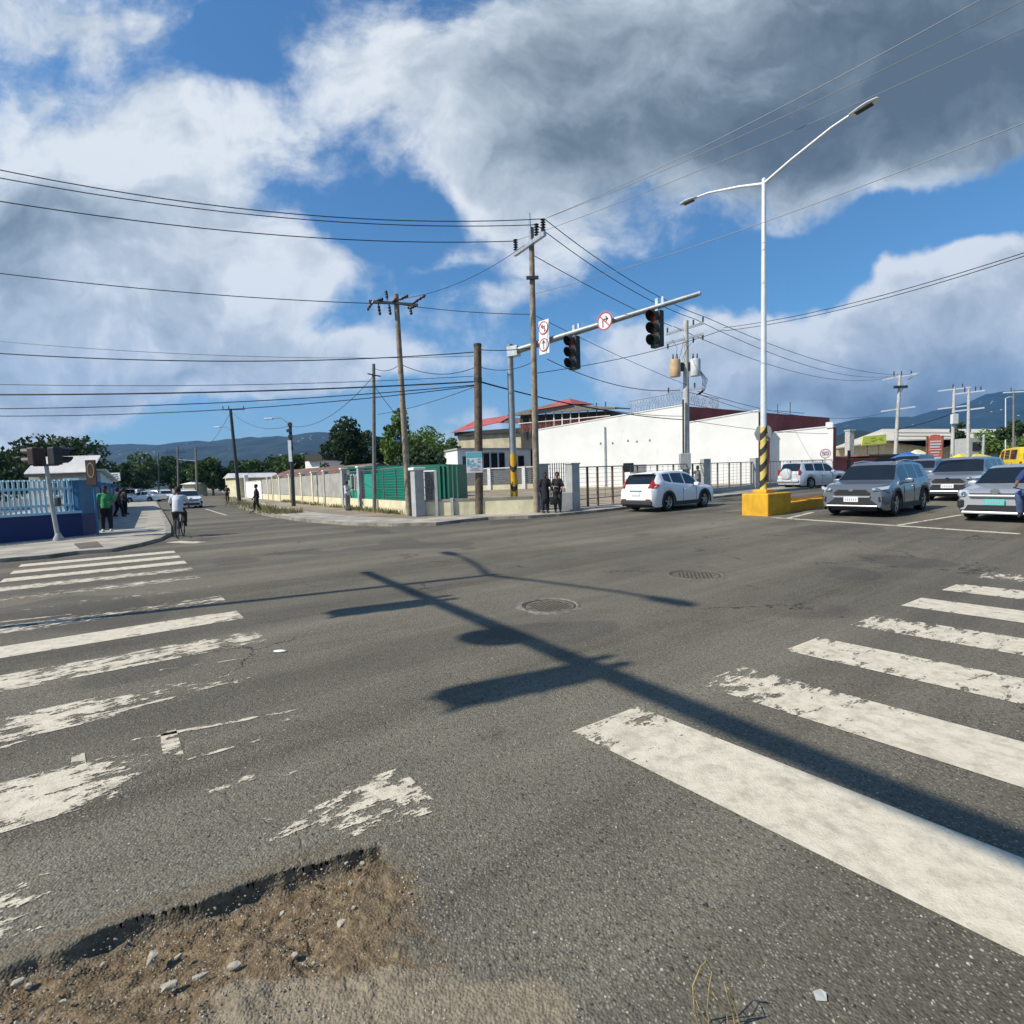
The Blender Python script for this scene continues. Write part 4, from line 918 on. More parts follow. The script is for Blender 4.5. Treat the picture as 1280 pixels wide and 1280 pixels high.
# the shadow-casting twin lamp further along the median, west of the frame
tz = G(621, 718) - shv * (Hl + hB); tz.z = 0.0
double_lamp('tall pale double armed lamp standing outside the frame beyond the left crossing', tz, Hl + hB)
# round 50 sign on a post; back of a round sign at the lamp
b = G(1031, 607, .1) if False else GY(1031, 43.5, .1); t = thing('road_sign', 'round speed sign on a thin post before the white wall', 'sign', b); z = top_h(b, 567)
MB().tube([(0, 0, 0), (0, 0, z)], .04, 8).build('post', 'galvanised', t); round_sign(t, V(0, -.06, z), V(-.35, -.94, 0), .40, '50')
q = P(954.5, 541.5, 18.3); t = thing('road_sign', 'blank grey back of a sign fixed behind the pale lamp pole', 'sign', V(q.x, q.y, q.z)); MB().lathe([(.001, 0), (.33, 0), (.33, .02), (.001, .02)], 8, axis='Y').build('plate', 'post_grey', t)
MB().box((0, -.2, 0), (.06, .42, .06)).build('bracket', 'galvanised', t)

# ------------------------------------------------------------------ walls and fences of the far corner
def local(name, label, cat, A, B, group=None):
    d = B - A; t = thing(name, label, cat, A, ang(V(d.x, d.y, 0)), group); L = math.hypot(d.x, d.y); return t, L, (B.z - A.z) / L
def lb(mb, x0, x1, y0, y1, z0, z1, sl):
    """box in fence space following slope sl"""
    mb.add([V(x, y, z + sl * x) for x in (x0, x1) for y in (y0, y1) for z in (z0, z1)], [(0, 1, 3, 2), (4, 6, 7, 5), (0, 4, 5, 1), (2, 3, 7, 6), (0, 2, 6, 4), (1, 5, 7, 3)]); return mb
def proj_t(A, B, px):
    """distance along AB whose foot shows at column px"""
    lo, hi = 0.0, (B - A).length; d = (B - A).normalized()
    def col(s): q = A + d * s - CPOS; return 640 + FP * q.dot(CR) / q.dot(CF)
    up = col(hi) > col(lo)
    for _ in range(40):
        m_ = (lo + hi) / 2
        if (col(m_) < px) == up: lo = m_
        else: hi = m_
    return lo
WA = G(521, 644, .1); WB = WA + E2 * 48; WB.z = WA.z
WBd = G(338, 624.5, .1); dW = (WBd - WA); dW.z = 0; dW.normalize(); WB = WA + dW * 43
# cream wall with block infill and mesh, from the corner pillar up the side road
t, L, sl = local('fence', 'cream based fence of grey block panels and dark bars along the side road', 'fence', WA, WB)
H = 2.2; hb = .62
MB().box((L / 2, .08, hb / 2 - .1), (L, .16, hb + .2)).build('base_wall', 'cream_paint', t)
tp = [proj_t(WA, WB, x) for x in (454, 433, 410, 395, 381, 366, 353, 344.5, 338)]
blk0 = proj_t(WA, WB, 437)
edges = sorted([0.4] + tp + [L])
for s_ in tp: q = MB().box((s_, .06, H / 2 + .06), (.34, .34, H + .22), bev=.02).build('post', 'cream_paint' if s_ > 18 else 'post_grey', t); MB().box((s_, .06, H + .22), (.44, .44, .09), bev=.02).build('cap', 'white_paint', q)
for i in range(len(edges) - 1):
    a, b_ = edges[i] + .17, edges[i + 1] - .17
    if b_ - a < .3: continue
    mesh = a < blk0
    pn = MB(); bars_ = MB()
    if not mesh:
        pn.box(((a + b_) / 2, .12, (H + hb) / 2), (b_ - a, .10, H - hb - .06)); pn.build('block_panel', 'block_grey', t)
        n = max(2, int((b_ - a) / 1.0)); jt = MB()
        for k in range(1, 8): jt.box(((a + b_) / 2, .068, hb + k * .2), (b_ - a, .01, .018))
        jt.build('joint', 'wood_grey', t)
    else:
        n = max(2, int((b_ - a) / 1.4))
        for k in range(12): bars_.box(((a + b_) / 2, .06, hb + .06 + k * .13), (b_ - a, .012, .012))
    for k in range(n + 1): x = a + (b_ - a) * k / n; bars_.box((x, .02, (H + hb) / 2), (.05 if mesh else .12, .05, H - hb))
    bars_.box(((a + b_) / 2, .02, H), (b_ - a, .04, .04)); bars_.build('bars', 'grey_iron' if mesh else 'rust_roof', t)
# corner pillar
pc = G(523.5, 645.5, .1); hp = top_h(pc, 587); t = thing('gate_pillar', 'square grey corner pillar with a pale cap beside the pale leaning pole', 'pillar', pc, ang(E2))
MB().box((0, 0, hp / 2), (.44, .44, hp), bev=.02).build('shaft', 'post_grey', t); MB().box((0, 0, hp + .03), (.58, .58, .12), bev=.03).build('cap', 'white_paint', t)
# low cream wall round to the women
LA = pc + V(.25, .1, 0); LB = G(668, 640.5, .1)
t, L, sl = local('low_wall', 'low cream wall with a thin rail behind the poster pole', 'wall', LA, LB)
lb(MB(), 0, L, 0, .2, -.15, .62, sl).build('wall', 'cream_paint', t); lb(MB(), 0, L, -.03, .23, .62, .70, sl).build('coping', 'kerb_concrete', t)
for px in (547, 566): s_ = proj_t(LA, LB, px); lb(MB(), s_ - .06, s_ + .06, -.12, 0, -.1, (1.95 if px < 560 else .75), sl).build('post', 'post_grey', t)
mb = MB(); s0 = proj_t(LA, LB, 531); s1 = proj_t(LA, LB, 547)
for k in range(4): lb(mb, s0, s1, -.07, -.04, .9 + k * .33, .93 + k * .33, sl)
for k in range(9): lb(mb, s0 + (s1 - s0) * k / 9, s0 + (s1 - s0) * k / 9 + .02, -.07, -.04, .7, 1.9, sl)
mb.build('rail', 'grey_iron', t)
# inner fence of the yard with white posts
IA = GY(561, 60, .1); IB = GY(668, 58, .1); t, L, sl = local('fence', 'grey slatted inner fence with white posts below the white block building', 'fence', IA, IB)
hI = top_h(IA, 588.5)
lb(MB(), 0, L, 0, .15, -.1, .55, sl).build('base_wall', 'cream_paint', t); lb(MB(), 0, L, -.02, .1, hI, hI + .12, sl).build('top_rail', 'white_paint', t)
mb = MB()
for k in range(7): lb(mb, 0, L, .05, .09, .7 + k * .25, .83 + k * .25, sl)
mb.build('slats', 'wood_grey', t)
for px in (569, 612, 655): s_ = proj_t(IA, IB, px); lb(MB(), s_ - .18, s_ + .18, -.15, .2, -.1, hI + .15, sl).build('post', 'white_paint', t); 
# gate and iron fence in front of the white walls
FA = G(679, 637, .1); FB = G(723, 634.5, .1); FC = FB + (G(941, 611, .1) - FB).normalized() * 48
FC.z = gz(FC.x, FC.y) + .1
def pillar(label, p, w, ytop, m='post_grey'):
    h = top_h(p, ytop); t = thing('gate_pillar', label, 'pillar', p, ang(E1)); MB().box((0, 0, h / 2 - .1), (w, w, h + .2), bev=.02).build('shaft', m, t); MB().box((0, 0, h + .03), (w * 1.15, w * 1.15, .07), bev=.02).build('cap', m, t); return t
pillar('grey pillar behind the woman holding a bag', FA, .42, 581.5); pillar('grey square pillar where the iron fence begins, right of the two women', G(716.5, 636.5, .1), .46, 580.5)
t, L, sl = local('gate', 'iron mesh gate between the two grey pillars behind the women', 'gate', FA + V(.25, 0, 0), FB - V(.45, 0, 0)); h = 2.1
mb = MB(); n = 9
for k in range(n + 1): lb(mb, L * k / n, L * k / n + .025, -.02, .02, .2, h, sl)
for k in range(10): lb(mb, 0, L, -.01, .01, .25 + k * .2, .262 + k * .2, sl)
mb.build('mesh', 'grey_iron', t)
q = G(707, 638.5, .1); MB().box((0, 0, .38), (.62, .4, .8), bev=.03).build
o = MB().box((0, 0, .40), (.62, .42, .82), bev=.03).build('concrete_block', 'post_grey'); o.location = q; tag(o, 'pale concrete block on the pavement behind the standing women', 'concrete block')
t, L, sl = local('fence', 'long grey iron fence of bars and mesh before the white walls', 'fence', FB, FC)
Hf = top_h(FB, 583.5)
tp = sorted(proj_t(FB, FC, x) for x in (723, 735, 747.5, 766, 780, 797, 822, 842, 866, 882, 897, 911.5, 926, 939, 943, 951, 962, 975, 988, 1002, 1016, 1028))
big = {round(proj_t(FB, FC, x), 3) for x in (882, 943)}
edges = tp + [L]
for s_ in tp:
    if round(s_, 3) in big: continue
    lb(MB(), s_ - .04, s_ + .04, -.04, .04, -.1, Hf, sl).build('post', 'rust_roof' if s_ < 4.5 else 'grey_iron', t)
for s_ in sorted(big): lb(MB(), s_ - .28, s_ + .28, -.2, .2, -.1, Hf + .25, sl).build('pillar', 'post_grey', t)
for i in range(len(edges) - 1):
    a, b_ = edges[i] + .04, edges[i + 1] - .04; mb = MB()
    if b_ - a < .15: continue
    lb(mb, a, b_, -.02, .02, Hf - .05, Hf, sl); lb(mb, a, b_, -.02, .02, .35, .39, sl)
    for k in range(1, 8): lb(mb, a, b_, -.006, .006, .35 + k * .2, .362 + k * .2, sl)
    n = int((b_ - a) / .5)
    for k in range(1, n): x = a + (b_ - a) * k / n; lb(mb, x - .008, x + .008, -.008, .008, .35, Hf, sl)
    mb.build('mesh_panel', 'grey_iron', t)
lb(MB(), proj_t(FB, FC, 800), L, -.10, .12, -.2, .30, sl).build('base_wall', 'post_grey', t)
# notice box on the fence
p_ = GY(797, 31.6, .1); o = MB().box((0, 0, 0), (1.0, .15, .62), bev=.02).build('notice_board', 'post_grey'); o.location = V(p_.x, p_.y - .15, p_.z + top_h(p_, 587)); tag(o, 'grey box hanging on the iron fence above the white car roof', 'box')
o = MB().box((0, 0, 0), (.62, .2, .55), bev=.04).build('notice_board', 'black_plastic'); p_ = GY(785, 31.2, .1); o.location = V(p_.x, p_.y - .15, p_.z + top_h(p_, 584.5)); tag(o, 'small dark box hanging on the iron fence beside a grey box', 'box')

# walls on the far part of the side road
WA2 = WB + dW * .2; WB2 = WA2 + dW * 9.5
t, L, sl = local('wall', 'whitewashed wall beside the leaning lamp pole', 'wall', WA2, WB2 + dW * 4); MB().box((L / 2, .1, 1.0), (L, .2, 2.2)).build('wall', 'white_paint', t); MB().box((L / 2, .1, 2.13), (L, .3, .06)).build('coping', 'cream_paint', t)
WA3 = WB2 + dW * 4.2; WB3 = WA3 + dW * 26
t, L, sl = local('gate', 'brown slatted gate with a cream base and pale posts on the side road', 'gate', WA3, WB3)
MB().box((L / 2, .1, .5), (L, .2, 1.3)).build('base_wall', 'cream_paint', t); mb = MB()
for k in range(int(L / .32)): mb.box((k * .32 + .15, .1, 1.95), (.2, .05, 1.7))
mb.build('slats', 'maroon_wall', t)
for s_ in (0, L * .45, L): MB().box((s_, .1, 1.5), (.5, .5, 3.1), bev=.03).build('post', 'white_paint', t)
# ------------------------------------------------------------------ teal kiosk
KA = GY(437.5, 37.5, .1); KB = GY(559, 33.5, .1); t, L, sl = local('kiosk', 'teal painted container kiosk with windows and a corrugated side behind the fence', 'kiosk', KA, KB); hk = top_h(KA, 585.5); hk2 = top_h(KB, 579.5)
s1 = proj_t(KA, KB, 469); s2 = proj_t(KA, KB, 512); s3 = proj_t(KA, KB, 545)
MB().box((s1 / 2, 1.2, hk / 2), (s1, 2.4, hk)).build('booth_wall', 'teal_paint', t)
MB().box((s1 / 2, 1.15, hk + .02), (s1 + .5, 2.9, .28), bev=.05).build('roof', 'teal_dark', t)
mb = MB(); n = 34; vs = []; fs = []
for k in range(n * 4 + 1):
    x = s1 + .02 + (s2 - s1 - .04) * k / (n * 4); y = -.05 + (.06 if (k % 4) in (1, 2) else 0)
    z1_ = (hk + (hk2 - hk) * x / L); vs += [V(x, y, .1), V(x, y, z1_)]
for k in range(n * 4): fs.append((k * 2, k * 2 + 2, k * 2 + 3, k * 2 + 1))
mb.add(vs, fs); mb.build('corrugated_side', 'teal_paint', t)
mb = MB(); mb.add([V(s1, .02, 0), V(L, .02, 0), V(L, 2.4, 0), V(s1, 2.4, 0), V(s1, .02, hk + .05), V(L, .02, hk2), V(L, 2.4, hk2), V(s1, 2.4, hk + .05)], [(0, 1, 2, 3), (4, 7, 6, 5), (0, 4, 5, 1), (1, 5, 6, 2), (2, 6, 7, 3), (3, 7, 4, 0)]); mb.build('container_shell', 'teal_dark', t)
for px in (443, 449.5): s_ = proj_t(KA, KB, px); f = MB().box((s_, -.03, hk * .60), (.36, .06, 1.15)).build('window_frame', 'white_paint', t); MB().box((s_, -.065, hk * .60), (.26, .02, 1.02)).build('pane', 'dark_window', f)
s_ = proj_t(KA, KB, 539.5); f = MB().box((s_, -.04, hk2 * .46), (.98, .10, hk2 * .80)).build('door_frame', 'white_paint', t); MB().box((s_, -.10, hk2 * .46), (.74, .03, hk2 * .74)).build('door', 'dark_window', f)
s_ = proj_t(KA, KB, 516); f = MB().box((s_, -.02, hk2 * .60), (.5, .06, 1.1)).build('window_frame', 'white_paint', t); MB().box((s_, -.055, hk2 * .6), (.38, .02, .95)).build('pane', 'dark_window', f)
mb = MB()
for k in range(5): mb.box((s3 + .45 + k * .34, -.06, hk2 * .49), (.10, .10, hk2 * .96))
mb.build('ribs', 'teal_dark', t)
# ------------------------------------------------------------------ buildings in the yard
def gable_box(t, L, D, H, m, name='wall', off=0):
    return MB().box((L / 2, D / 2 + off, H / 2), (L, D, H)).build(name, m, t)
A = GY(573, 63, 0); B = GY(664, 67.5, 0); t, L, sl = local('site_office', 'white block building with dark windows behind the inner fence', 'building', A, B); h = top_h(A, 562)
MB().box((L / 2, 2.5, h / 2), (L, 5, h)).build('wall', 'block_grey' if False else 'white_paint', t); MB().box((L / 2, 2.4, h + .08), (L + .3, 5.4, .18)).build('roof', 'post_grey', t)
for x0, x1 in ((579, 588), (605, 613), (614.5, 623), (624.5, 632), (648, 656)):
    a, b_ = proj_t(A, B, x0), proj_t(A, B, x1); f = MB().box(((a + b_) / 2, -.03, h * .70), (b_ - a, .08, 1.45 if x0 not in (605, 614.5, 624.5) else 2.3)).build('window_frame', 'post_grey', t); MB().box(((a + b_) / 2, -.08, h * .70), ((b_ - a) * .88, .03, (1.45 if x0 not in (605, 614.5, 624.5) else 2.3) * .9)).build('pane', 'dark_window', f)
A = GY(574, 78, 0); B = GY(668, 74, 0); t, L, sl = local('old_building', 'stained cream building with dull red low roof behind the white block', 'building', A, B); h = top_h(A, 540); h2 = top_h(B, 533)
MB().add([V(0, 0, 0), V(L, 0, 0), V(L, 8, 0), V(0, 8, 0), V(0, 0, h), V(L, 0, h2), V(L, 8, h2), V(0, 8, h)], [(0, 1, 2, 3), (4, 7, 6, 5), (0, 4, 5, 1), (1, 5, 6, 2), (2, 6, 7, 3), (3, 7, 4, 0)]).build('wall', 'grime_wall', t)
s_ = proj_t(A, B, 632); zt = top_h(A, 525)
rf = MB(); rf.slab([V(-.6, -.8, h - .2), V(s_, -.8, h + .9), V(s_ + .3, 4, zt + .6), V(1.3, 4, zt + .1)], (0, 0, 1), .14); rf.build('roof', 'red_roof', t)
rf = MB(); rf.slab([V(s_ - 1, -.5, h + .9), V(L + 2, -.5, h2 + .2), V(L + 2, 5, h2 + 1.9), V(s_ - 1, 5, h + 1.9)], (0, 0, 1), .14); rf.build('roof', 'rust_roof', t)
MB().box((L * .45, -.25, h - .35), (L * .95, .5, .5)).build('eaves_shade', 'black_paint', t)  # black box standing in for the shade under the eaves
A = GY(650, 68, 0); B = GY(764, 62, 0); t, L, sl = local('veranda_house', 'upper floor with dark veranda, railings and a faded red roof rising above the white wall', 'building', A, B); h0 = top_h(A, 541); hv = top_h(A, 519); hr = top_h(B, 512)
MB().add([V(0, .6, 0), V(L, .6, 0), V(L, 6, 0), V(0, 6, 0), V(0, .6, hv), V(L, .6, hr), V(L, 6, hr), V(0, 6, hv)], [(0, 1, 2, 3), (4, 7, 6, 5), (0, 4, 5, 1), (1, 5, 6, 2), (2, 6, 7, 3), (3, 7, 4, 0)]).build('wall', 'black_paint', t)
rf = MB(); rf.slab([V(-1.5, -.4, hv), V(L * .40, -.6, hv + .75), V(L + .8, -.6, hr + .05), V(L + .8, 6, hr + .6), V(L * .4, 6, hv + 1.4), V(-1.5, 6, hv + .6)], (0, 0, 1), .16); rf.build('roof', 'wood_grey', t)
a, b_ = proj_t(A, B, 672), proj_t(A, B, 716); rf = MB(); zr = top_h(A, 503.5)
rf.add([V(a - .6, -.9, hv + .30), V(b_ + .5, -.9, hv + .62), V(b_ + 1.2, 5.5, hv + 1.2), V(a, 5.5, hv + .9), V(a + 1, 1.6, zr - .35), V(b_ - .8, 1.6, zr + .1)], [(0, 1, 5, 4), (1, 2, 5), (2, 3, 4, 5), (3, 0, 4), (0, 3, 2, 1)]); rf.build('hip_roof', 'red_roof', t)
for k in range(11): MB().box((L * (k + .5) / 11, .05, (h0 + hv) / 2 + k * .03), (.12, .12, hv - h0 + .6)).build('column', 'white_paint' if 3 < k < 8 else 'wood_brown', t)
MB().box((L * .5, .0, h0 + 1.2), (L, .06, .08)).build('handrail', 'white_paint', t); a = MB()
for k in range(60): a.box((L * (k + .5) / 60, .0, h0 + .6), (.05, .04, 1.2))
a.build('balusters', 'red_wall', t)
# white warehouse walls: three stepped blocks
def wblock(label, cpx, cpy, Y, lpx, lpy, side_px=None, side_y=None, sidem='red_wall', wm='white_wall', D=14, u=V(.906, -.423, 0)):
    c = GY(cpx, Y, 0); c.z = 0; l = c - u * .1; lo, hi = 0, 60
    for _ in range(40):
        m_ = (lo + hi) / 2; q = c - u * m_ - CPOS; col = 640 + FP * q.dot(CR) / q.dot(CF)
        if col > lpx: lo = m_
        else: hi = m_
    A = c - u * lo; t = thing('warehouse', label, 'building', A, ang(u), 'white warehouse blocks'); L = lo; hA = top_h(A, lpy); hC = top_h(c, cpy)
    M = Matrix.Rotation(-ang(u), 3, 'Z'); e = M @ E1 * D
    MB().slab([V(0, 0, -.2), V(L, 0, 0), V(L, 0, hC), V(0, 0, hA)], (0, 1, 0), .3).build('front_wall', wm, t)
    dr = .010 * D
    MB().add([V(L + .002, .31, 0), V(L, .31, hC - .1), V(L + e.x, e.y, 0), V(L + e.x, e.y, hC - .05)], [(0, 2, 3, 1)]).add([V(L - .25, .31, 0), V(L - .25, .31, hC - .1), V(L - .25 + e.x, e.y + .2, 0), V(L - .25 + e.x, e.y + .2, hC - .05)], [(0, 1, 3, 2)]).build('side_wall', sidem, t)
    MB().slab([V(.1, .32, hA - .3), V(L - .02, .32, hC - .3), V(L - .05 + e.x, e.y, hC - .3), V(.1 + e.x * .4, e.y, hA - .3)], (0, 0, 1), .12).build('roof', 'rust_roof', t)
    MB().slab([V(0, -.05, hA), V(L + .03, -.05, hC), V(L + .03, .34, hC), V(0, .34, hA)], (0, 0, 1), .10).build('coping', 'white_paint', t)
    return t, A, c, L, hA, hC, M
t, A, c, L, hA, hC, M = wblock('largest white warehouse block with a lattice railing along its roof edge', 857, 506, 50, 675, 537.5)
rb = MB(); mbp = MB(); a = proj_t(A, c, 788)
def lattice(mb, p, q, h, seed):
    rnd = random.Random(seed); n = int((q - p).length / .28); prev = None
    for k in range(n + 1):
        b0 = p.lerp(q, k / n); mb.tube([b0, b0 + V(rnd.uniform(-.1, .1), 0, h * .5), b0 + V(0, 0, h)], .014, 4, False)
        if k < n:
            b1 = p.lerp(q, (k + 1) / n); mb.tube([b0 + V(0, 0, h * rnd.uniform(0, .4)), (b0 + b1) / 2 + V(0, 0, h * .5), b1 + V(0, 0, h * rnd.uniform(.6, 1))], .014, 4, False)
            mb.tube([b0 + V(0, 0, h * rnd.uniform(.6, 1)), (b0 + b1) / 2 + V(0, 0, h * rnd.uniform(.3, .6)), b1 + V(0, 0, h * rnd.uniform(0, .4))], .014, 4, False)
    mb.tube([p + V(0, 0, h), q + V(0, 0, h)], .028, 5); mb.tube([p + V(0, 0, .08), q + V(0, 0, .08)], .025, 5)
za = hA + (hC - hA) * a / L; e = M @ E1 * 5.6
lattice(rb, V(a, .1, za + .1), V(L, .1, hC + .1), 1.2, 3); lattice(rb, V(L, .2, hC + .1), V(L + e.x, e.y, hC - .3), 1.2, 4)
rb.build('roof_railing', 'grey_iron', t)
mb = MB()
for px, py in ((752, 554.4), (786, 551), (813, 550.5), (767, 554), (797, 552)): s_ = proj_t(A, c, px); mb.box((s_, -.01, top_h(A + (c - A).normalized() * s_, py)), (.16, .02, .2))
mb.build('vent_hole', 'wood_grey', t)
s_ = proj_t(A, c, 757.5); MB().box((s_, -.06, hA * .45), (.14, .1, hA * 1.05)).build('downpipe', 'post_grey', t)
wblock('middle white warehouse block behind the pale lamp pole', 948, 513.5, 47.0, 861, 528.5)
t, A, c, L, hA, hC, M = wblock('lowest white warehouse block beside the maroon annex', 1041, 533, 46.2, 962, 541.5, D=.6)
MB().box((L - .3, .1, hC + .15), (.5, .4, .5)).build('parapet_end', 'white_wall', t)
p_ = P(1001, 519, 58); rd_ = thing('roof_antenna', 'thin antennas above the middle red side wall', 'antenna', V(p_.x, p_.y, 6.5)); MB().tube([V(-1.2, 0, 0), V(-1.2, 0, p_.z - 5.0)], .04, 5).tube([V(-2.6, 0, 0), V(-2.6, 0, p_.z - 5.2)], .04, 5).tube([V(-2.9, 0, p_.z - 5.9), V(.4, 0, p_.z - 6.3)], .03, 5).build('mast', 'dark_metal', rd_)
# ------------------------------------------------------------------ right background
A = GY(1043, 47, 0); B = GY(1094, 51, 0); t, L, sl = local('annex', 'low maroon walled annex with a dark doorway behind the grey car', 'building', A, B); h = top_h(A, 571); h2 = top_h(B, 573)
MB().add([V(0, 0, 0), V(L, 0, 0), V(L, 8, 0), V(0, 8, 0), V(0, 0, h), V(L, 0, h2), V(L, 8, h2), V(0, 8, h)], [(0, 1, 2, 3), (4, 7, 6, 5), (0, 4, 5, 1), (1, 5, 6, 2), (2, 6, 7, 3), (3, 7, 4, 0)]).build('wall', 'maroon_wall', t)
MB().box((L * .33, -.02, 1.4), (.5, .05, 2.8)).build('door', 'black_paint', t); MB().box((L / 2, -.1, h2 + .04), (L, .3, .08)).build('coping', 'red_wall', t)
A = GY(1086, 56, 0); B = GY(1122, 58, 0); t, L, sl = local('shed', 'dark low shed under the billboard', 'shed', A, B); h = top_h(A, 570); MB().box((L / 2, 2, h / 2), (L, 4, h)).build('wall', 'black_paint', t); MB().box((L / 2, 2, h + .08), (L + .5, 4.4, .16)).build('roof', 'rust_roof', t)
b = GY(1061.5, 60, 0); h = top_h(b, 538.5); t = thing('chimney_pillar', 'plain grey concrete tower between the white block and the billboard', 'tower', b, .2); MB().box((0, 0, h / 2), (.66, .66, h), bev=.03).build('shaft', 'pole_concrete', t); MB().box((0, 0, h + .05), (.8, .8, .14)).build('cap', 'pole_concrete', t)
# warehouse with the big pale roof
t = thing('market_hall', 'wide low hall with a pale tan roof behind the parked cars', 'building', GY(1160, 105, 0))
org = t.location.copy()
def WP(px, py, Y): return P(px, py, Y) - org
rf = MB(); rf.slab([WP(1036, 563, 104), WP(1107, 551.5, 104), WP(1160, 559, 104), WP(1178, 560.5, 104), WP(1208, 549, 104), WP(1400, 545, 104), WP(1400, 538, 118), WP(1103, 537.5, 118)], (0, 0, 1), .25); rf.build('roof', 'warehouse_roof', t)
fa = MB()
for a, b_ in (((1040, 562.5), (1107, 551.8)), ((1107, 551.8), (1160, 559.5)), ((1178, 561), (1208, 549.5))): fa.slab([WP(a[0], a[1], 103.6), WP(b_[0], b_[1], 103.6), WP(b_[0], b_[1] + 1.0, 103.6), WP(a[0], a[1] + 1.0, 103.6)], (0, 1, 0), .3)
fa.build('fascia', 'rust_roof', t)
gw = MB(); z0 = -.1
def wallpoly(mb, lst, Y): pts = [WP(x, y, Y) for x, y in lst]; pts += [V(pts[-1].x, pts[-1].y, z0), V(pts[0].x, pts[0].y, z0)]; mb.slab(pts, (0, 1, 0), .3)
wallpoly(gw, [(1038, 564), (1107, 553), (1160, 560.5), (1178, 562), (1208, 551), (1320, 549)], 106); gw.build('gable_wall', 'cream_paint', t)
rb = MB(); rb.slab([WP(1103, 537.6, 117.5), WP(1400, 538.2, 117.5), WP(1400, 539.8, 117.5), WP(1103, 539.2, 117.5)], (0, 1, 0), .4); rb.build('ridge_cap', 'white_paint', t)
rb = MB()
for a, b_ in (((1118, 541), (1290, 541.5)), ((1118, 545), (1200, 545.5))): rb.tube([WP(*a, 103), WP(*b_, 103)], .1, 5)
rb.build('roof_pipe', 'wood_grey', t)
# billboard
mat('lime_panel', (.48, .55, .08), .5, var=.1, vs=1); mat('lime_dark', (.25, .33, .05), .5)
b = GY(1092, 78, 0); t = thing('billboard', 'lime green billboard on two posts in front of the pale roof', 'billboard', b); z1 = top_h(b, 544.5); z0 = top_h(b, 556.5); w = 15 * 78 / FP
MB().slab([V(-w, 0, z0), V(w * 1.02, 0, z0 + .2), V(w * 1.02, 0, z1 + .15), V(-w * .9, 0, z1 - .1)], (0, 1, 0), .2).build('panel', 'lime_panel', t)
mb = MB(); rr = random.Random(2)
for k in range(9): mb.box((rr.uniform(-.7, .7) * w, -.02, rr.uniform(z0 + .3, z1 - .3)), (rr.uniform(.2, .7), .02, rr.uniform(.06, .16)))
mb.build('print', 'lime_dark', t)
for dx in (-.5, .42): MB().box((w * dx, .15, z0 / 2), (.16, .12, z0)).build('post', 'wood_brown', t)
# red sign board of rows
mat('sign_orange', (.62, .16, .09), .5, var=.1, vs=2); b = GY(1168.5, 55, 0); t = thing('pylon_sign', 'tall arched red and white sign board over the parked cars', 'sign', b); z1 = top_h(b, 543); z0 = top_h(b, 576); w = 9 * 55 / FP
MB().slab([V(-w, 0, z0), V(w, 0, z0), V(w, 0, z1 - .5), V(w * .6, 0, z1 - .05), V(0, 0, z1), V(-w * .6, 0, z1 - .05), V(-w, 0, z1 - .5)], (0, 1, 0), .15).build('board', 'sign_orange', t)
mb = MB(); rr = random.Random(5)
for k in range(8):
    z_ = z1 - .75 - k * .29
    if z_ < z0 + .1: break
    mb.box((rr.uniform(-.05, .05), -.02, z_), (w * rr.uniform(1.0, 1.7), .02, rr.uniform(.07, .17)))
mb.build('print', 'sign_white', t)
for s_ in (-1, 1): MB().box((s_ * (w + .05), .07, z1 / 2), (.12, .16, z1 - .3)).build('post', 'rust_roof', t)
# stalls
def stall(label, px, Y, wpx, ytop, ybot, m, group='market stalls behind the cars'):
    b = GY(px, Y, 0); t = thing('market_stall', label, 'stall', b, .1, group); w = wpx * Y / FP; z1 = top_h(b, ytop); z0 = top_h(b, ybot)
    MB().add([V(-w / 2, -1, z0), V(w / 2, -1, z0), V(w / 2, 1, z0), V(-w / 2, 1, z0), V(-w * .12, 0, z1), V(w * .12, 0, z1)], [(0, 1, 5, 4), (1, 2, 5), (2, 3, 4, 5), (3, 0, 4)]).build('canopy', m, t)
    for sx in (-.45, .45):
        for sy in (-.9, .9): MB().box((w * sx, sy, z0 / 2), (.06, .06, z0)).build('leg', 'dark_metal', t)
    MB().box((0, 0, .5), (w * .8, 1.2, .9), bev=.05).build('counter', 'rust_roof', t)
    return t
mat('canopy_yellow', (.62, .50, .05), .6, var=.1, vs=2); mat('canopy_blue', (.03, .12, .40), .6, var=.1, vs=2); mat('canopy_cream', (.60, .58, .40), .6)
stall('yellow peaked stall canopy left of the slim pole', 1201, 62, 18, 567, 573, 'canopy_yellow'); stall('wide yellow stall canopy right of the slim pole', 1222, 60, 30, 567.5, 573, 'canopy_yellow')
stall('blue tarpaulin stall behind the grey car roof', 1134, 50, 24, 565, 572, 'canopy_blue'); stall('pale yellow stall canopy beside the red sign', 1146, 56, 20, 562, 570, 'canopy_cream')
A = GY(1212, 96, 0); B = GY(1250, 96, 0); t, L, sl = local('kiosk_block', 'dark shuttered building under the hall roof, by the yellow stalls', 'building', A, B); MB().box((L / 2, 2, 2.6), (L, 4, 5.2)).build('wall', 'post_grey', t); MB().box((L / 2, -.05, 3.6), (L * .85, .08, 1.6)).build('shutter', 'black_paint', t)
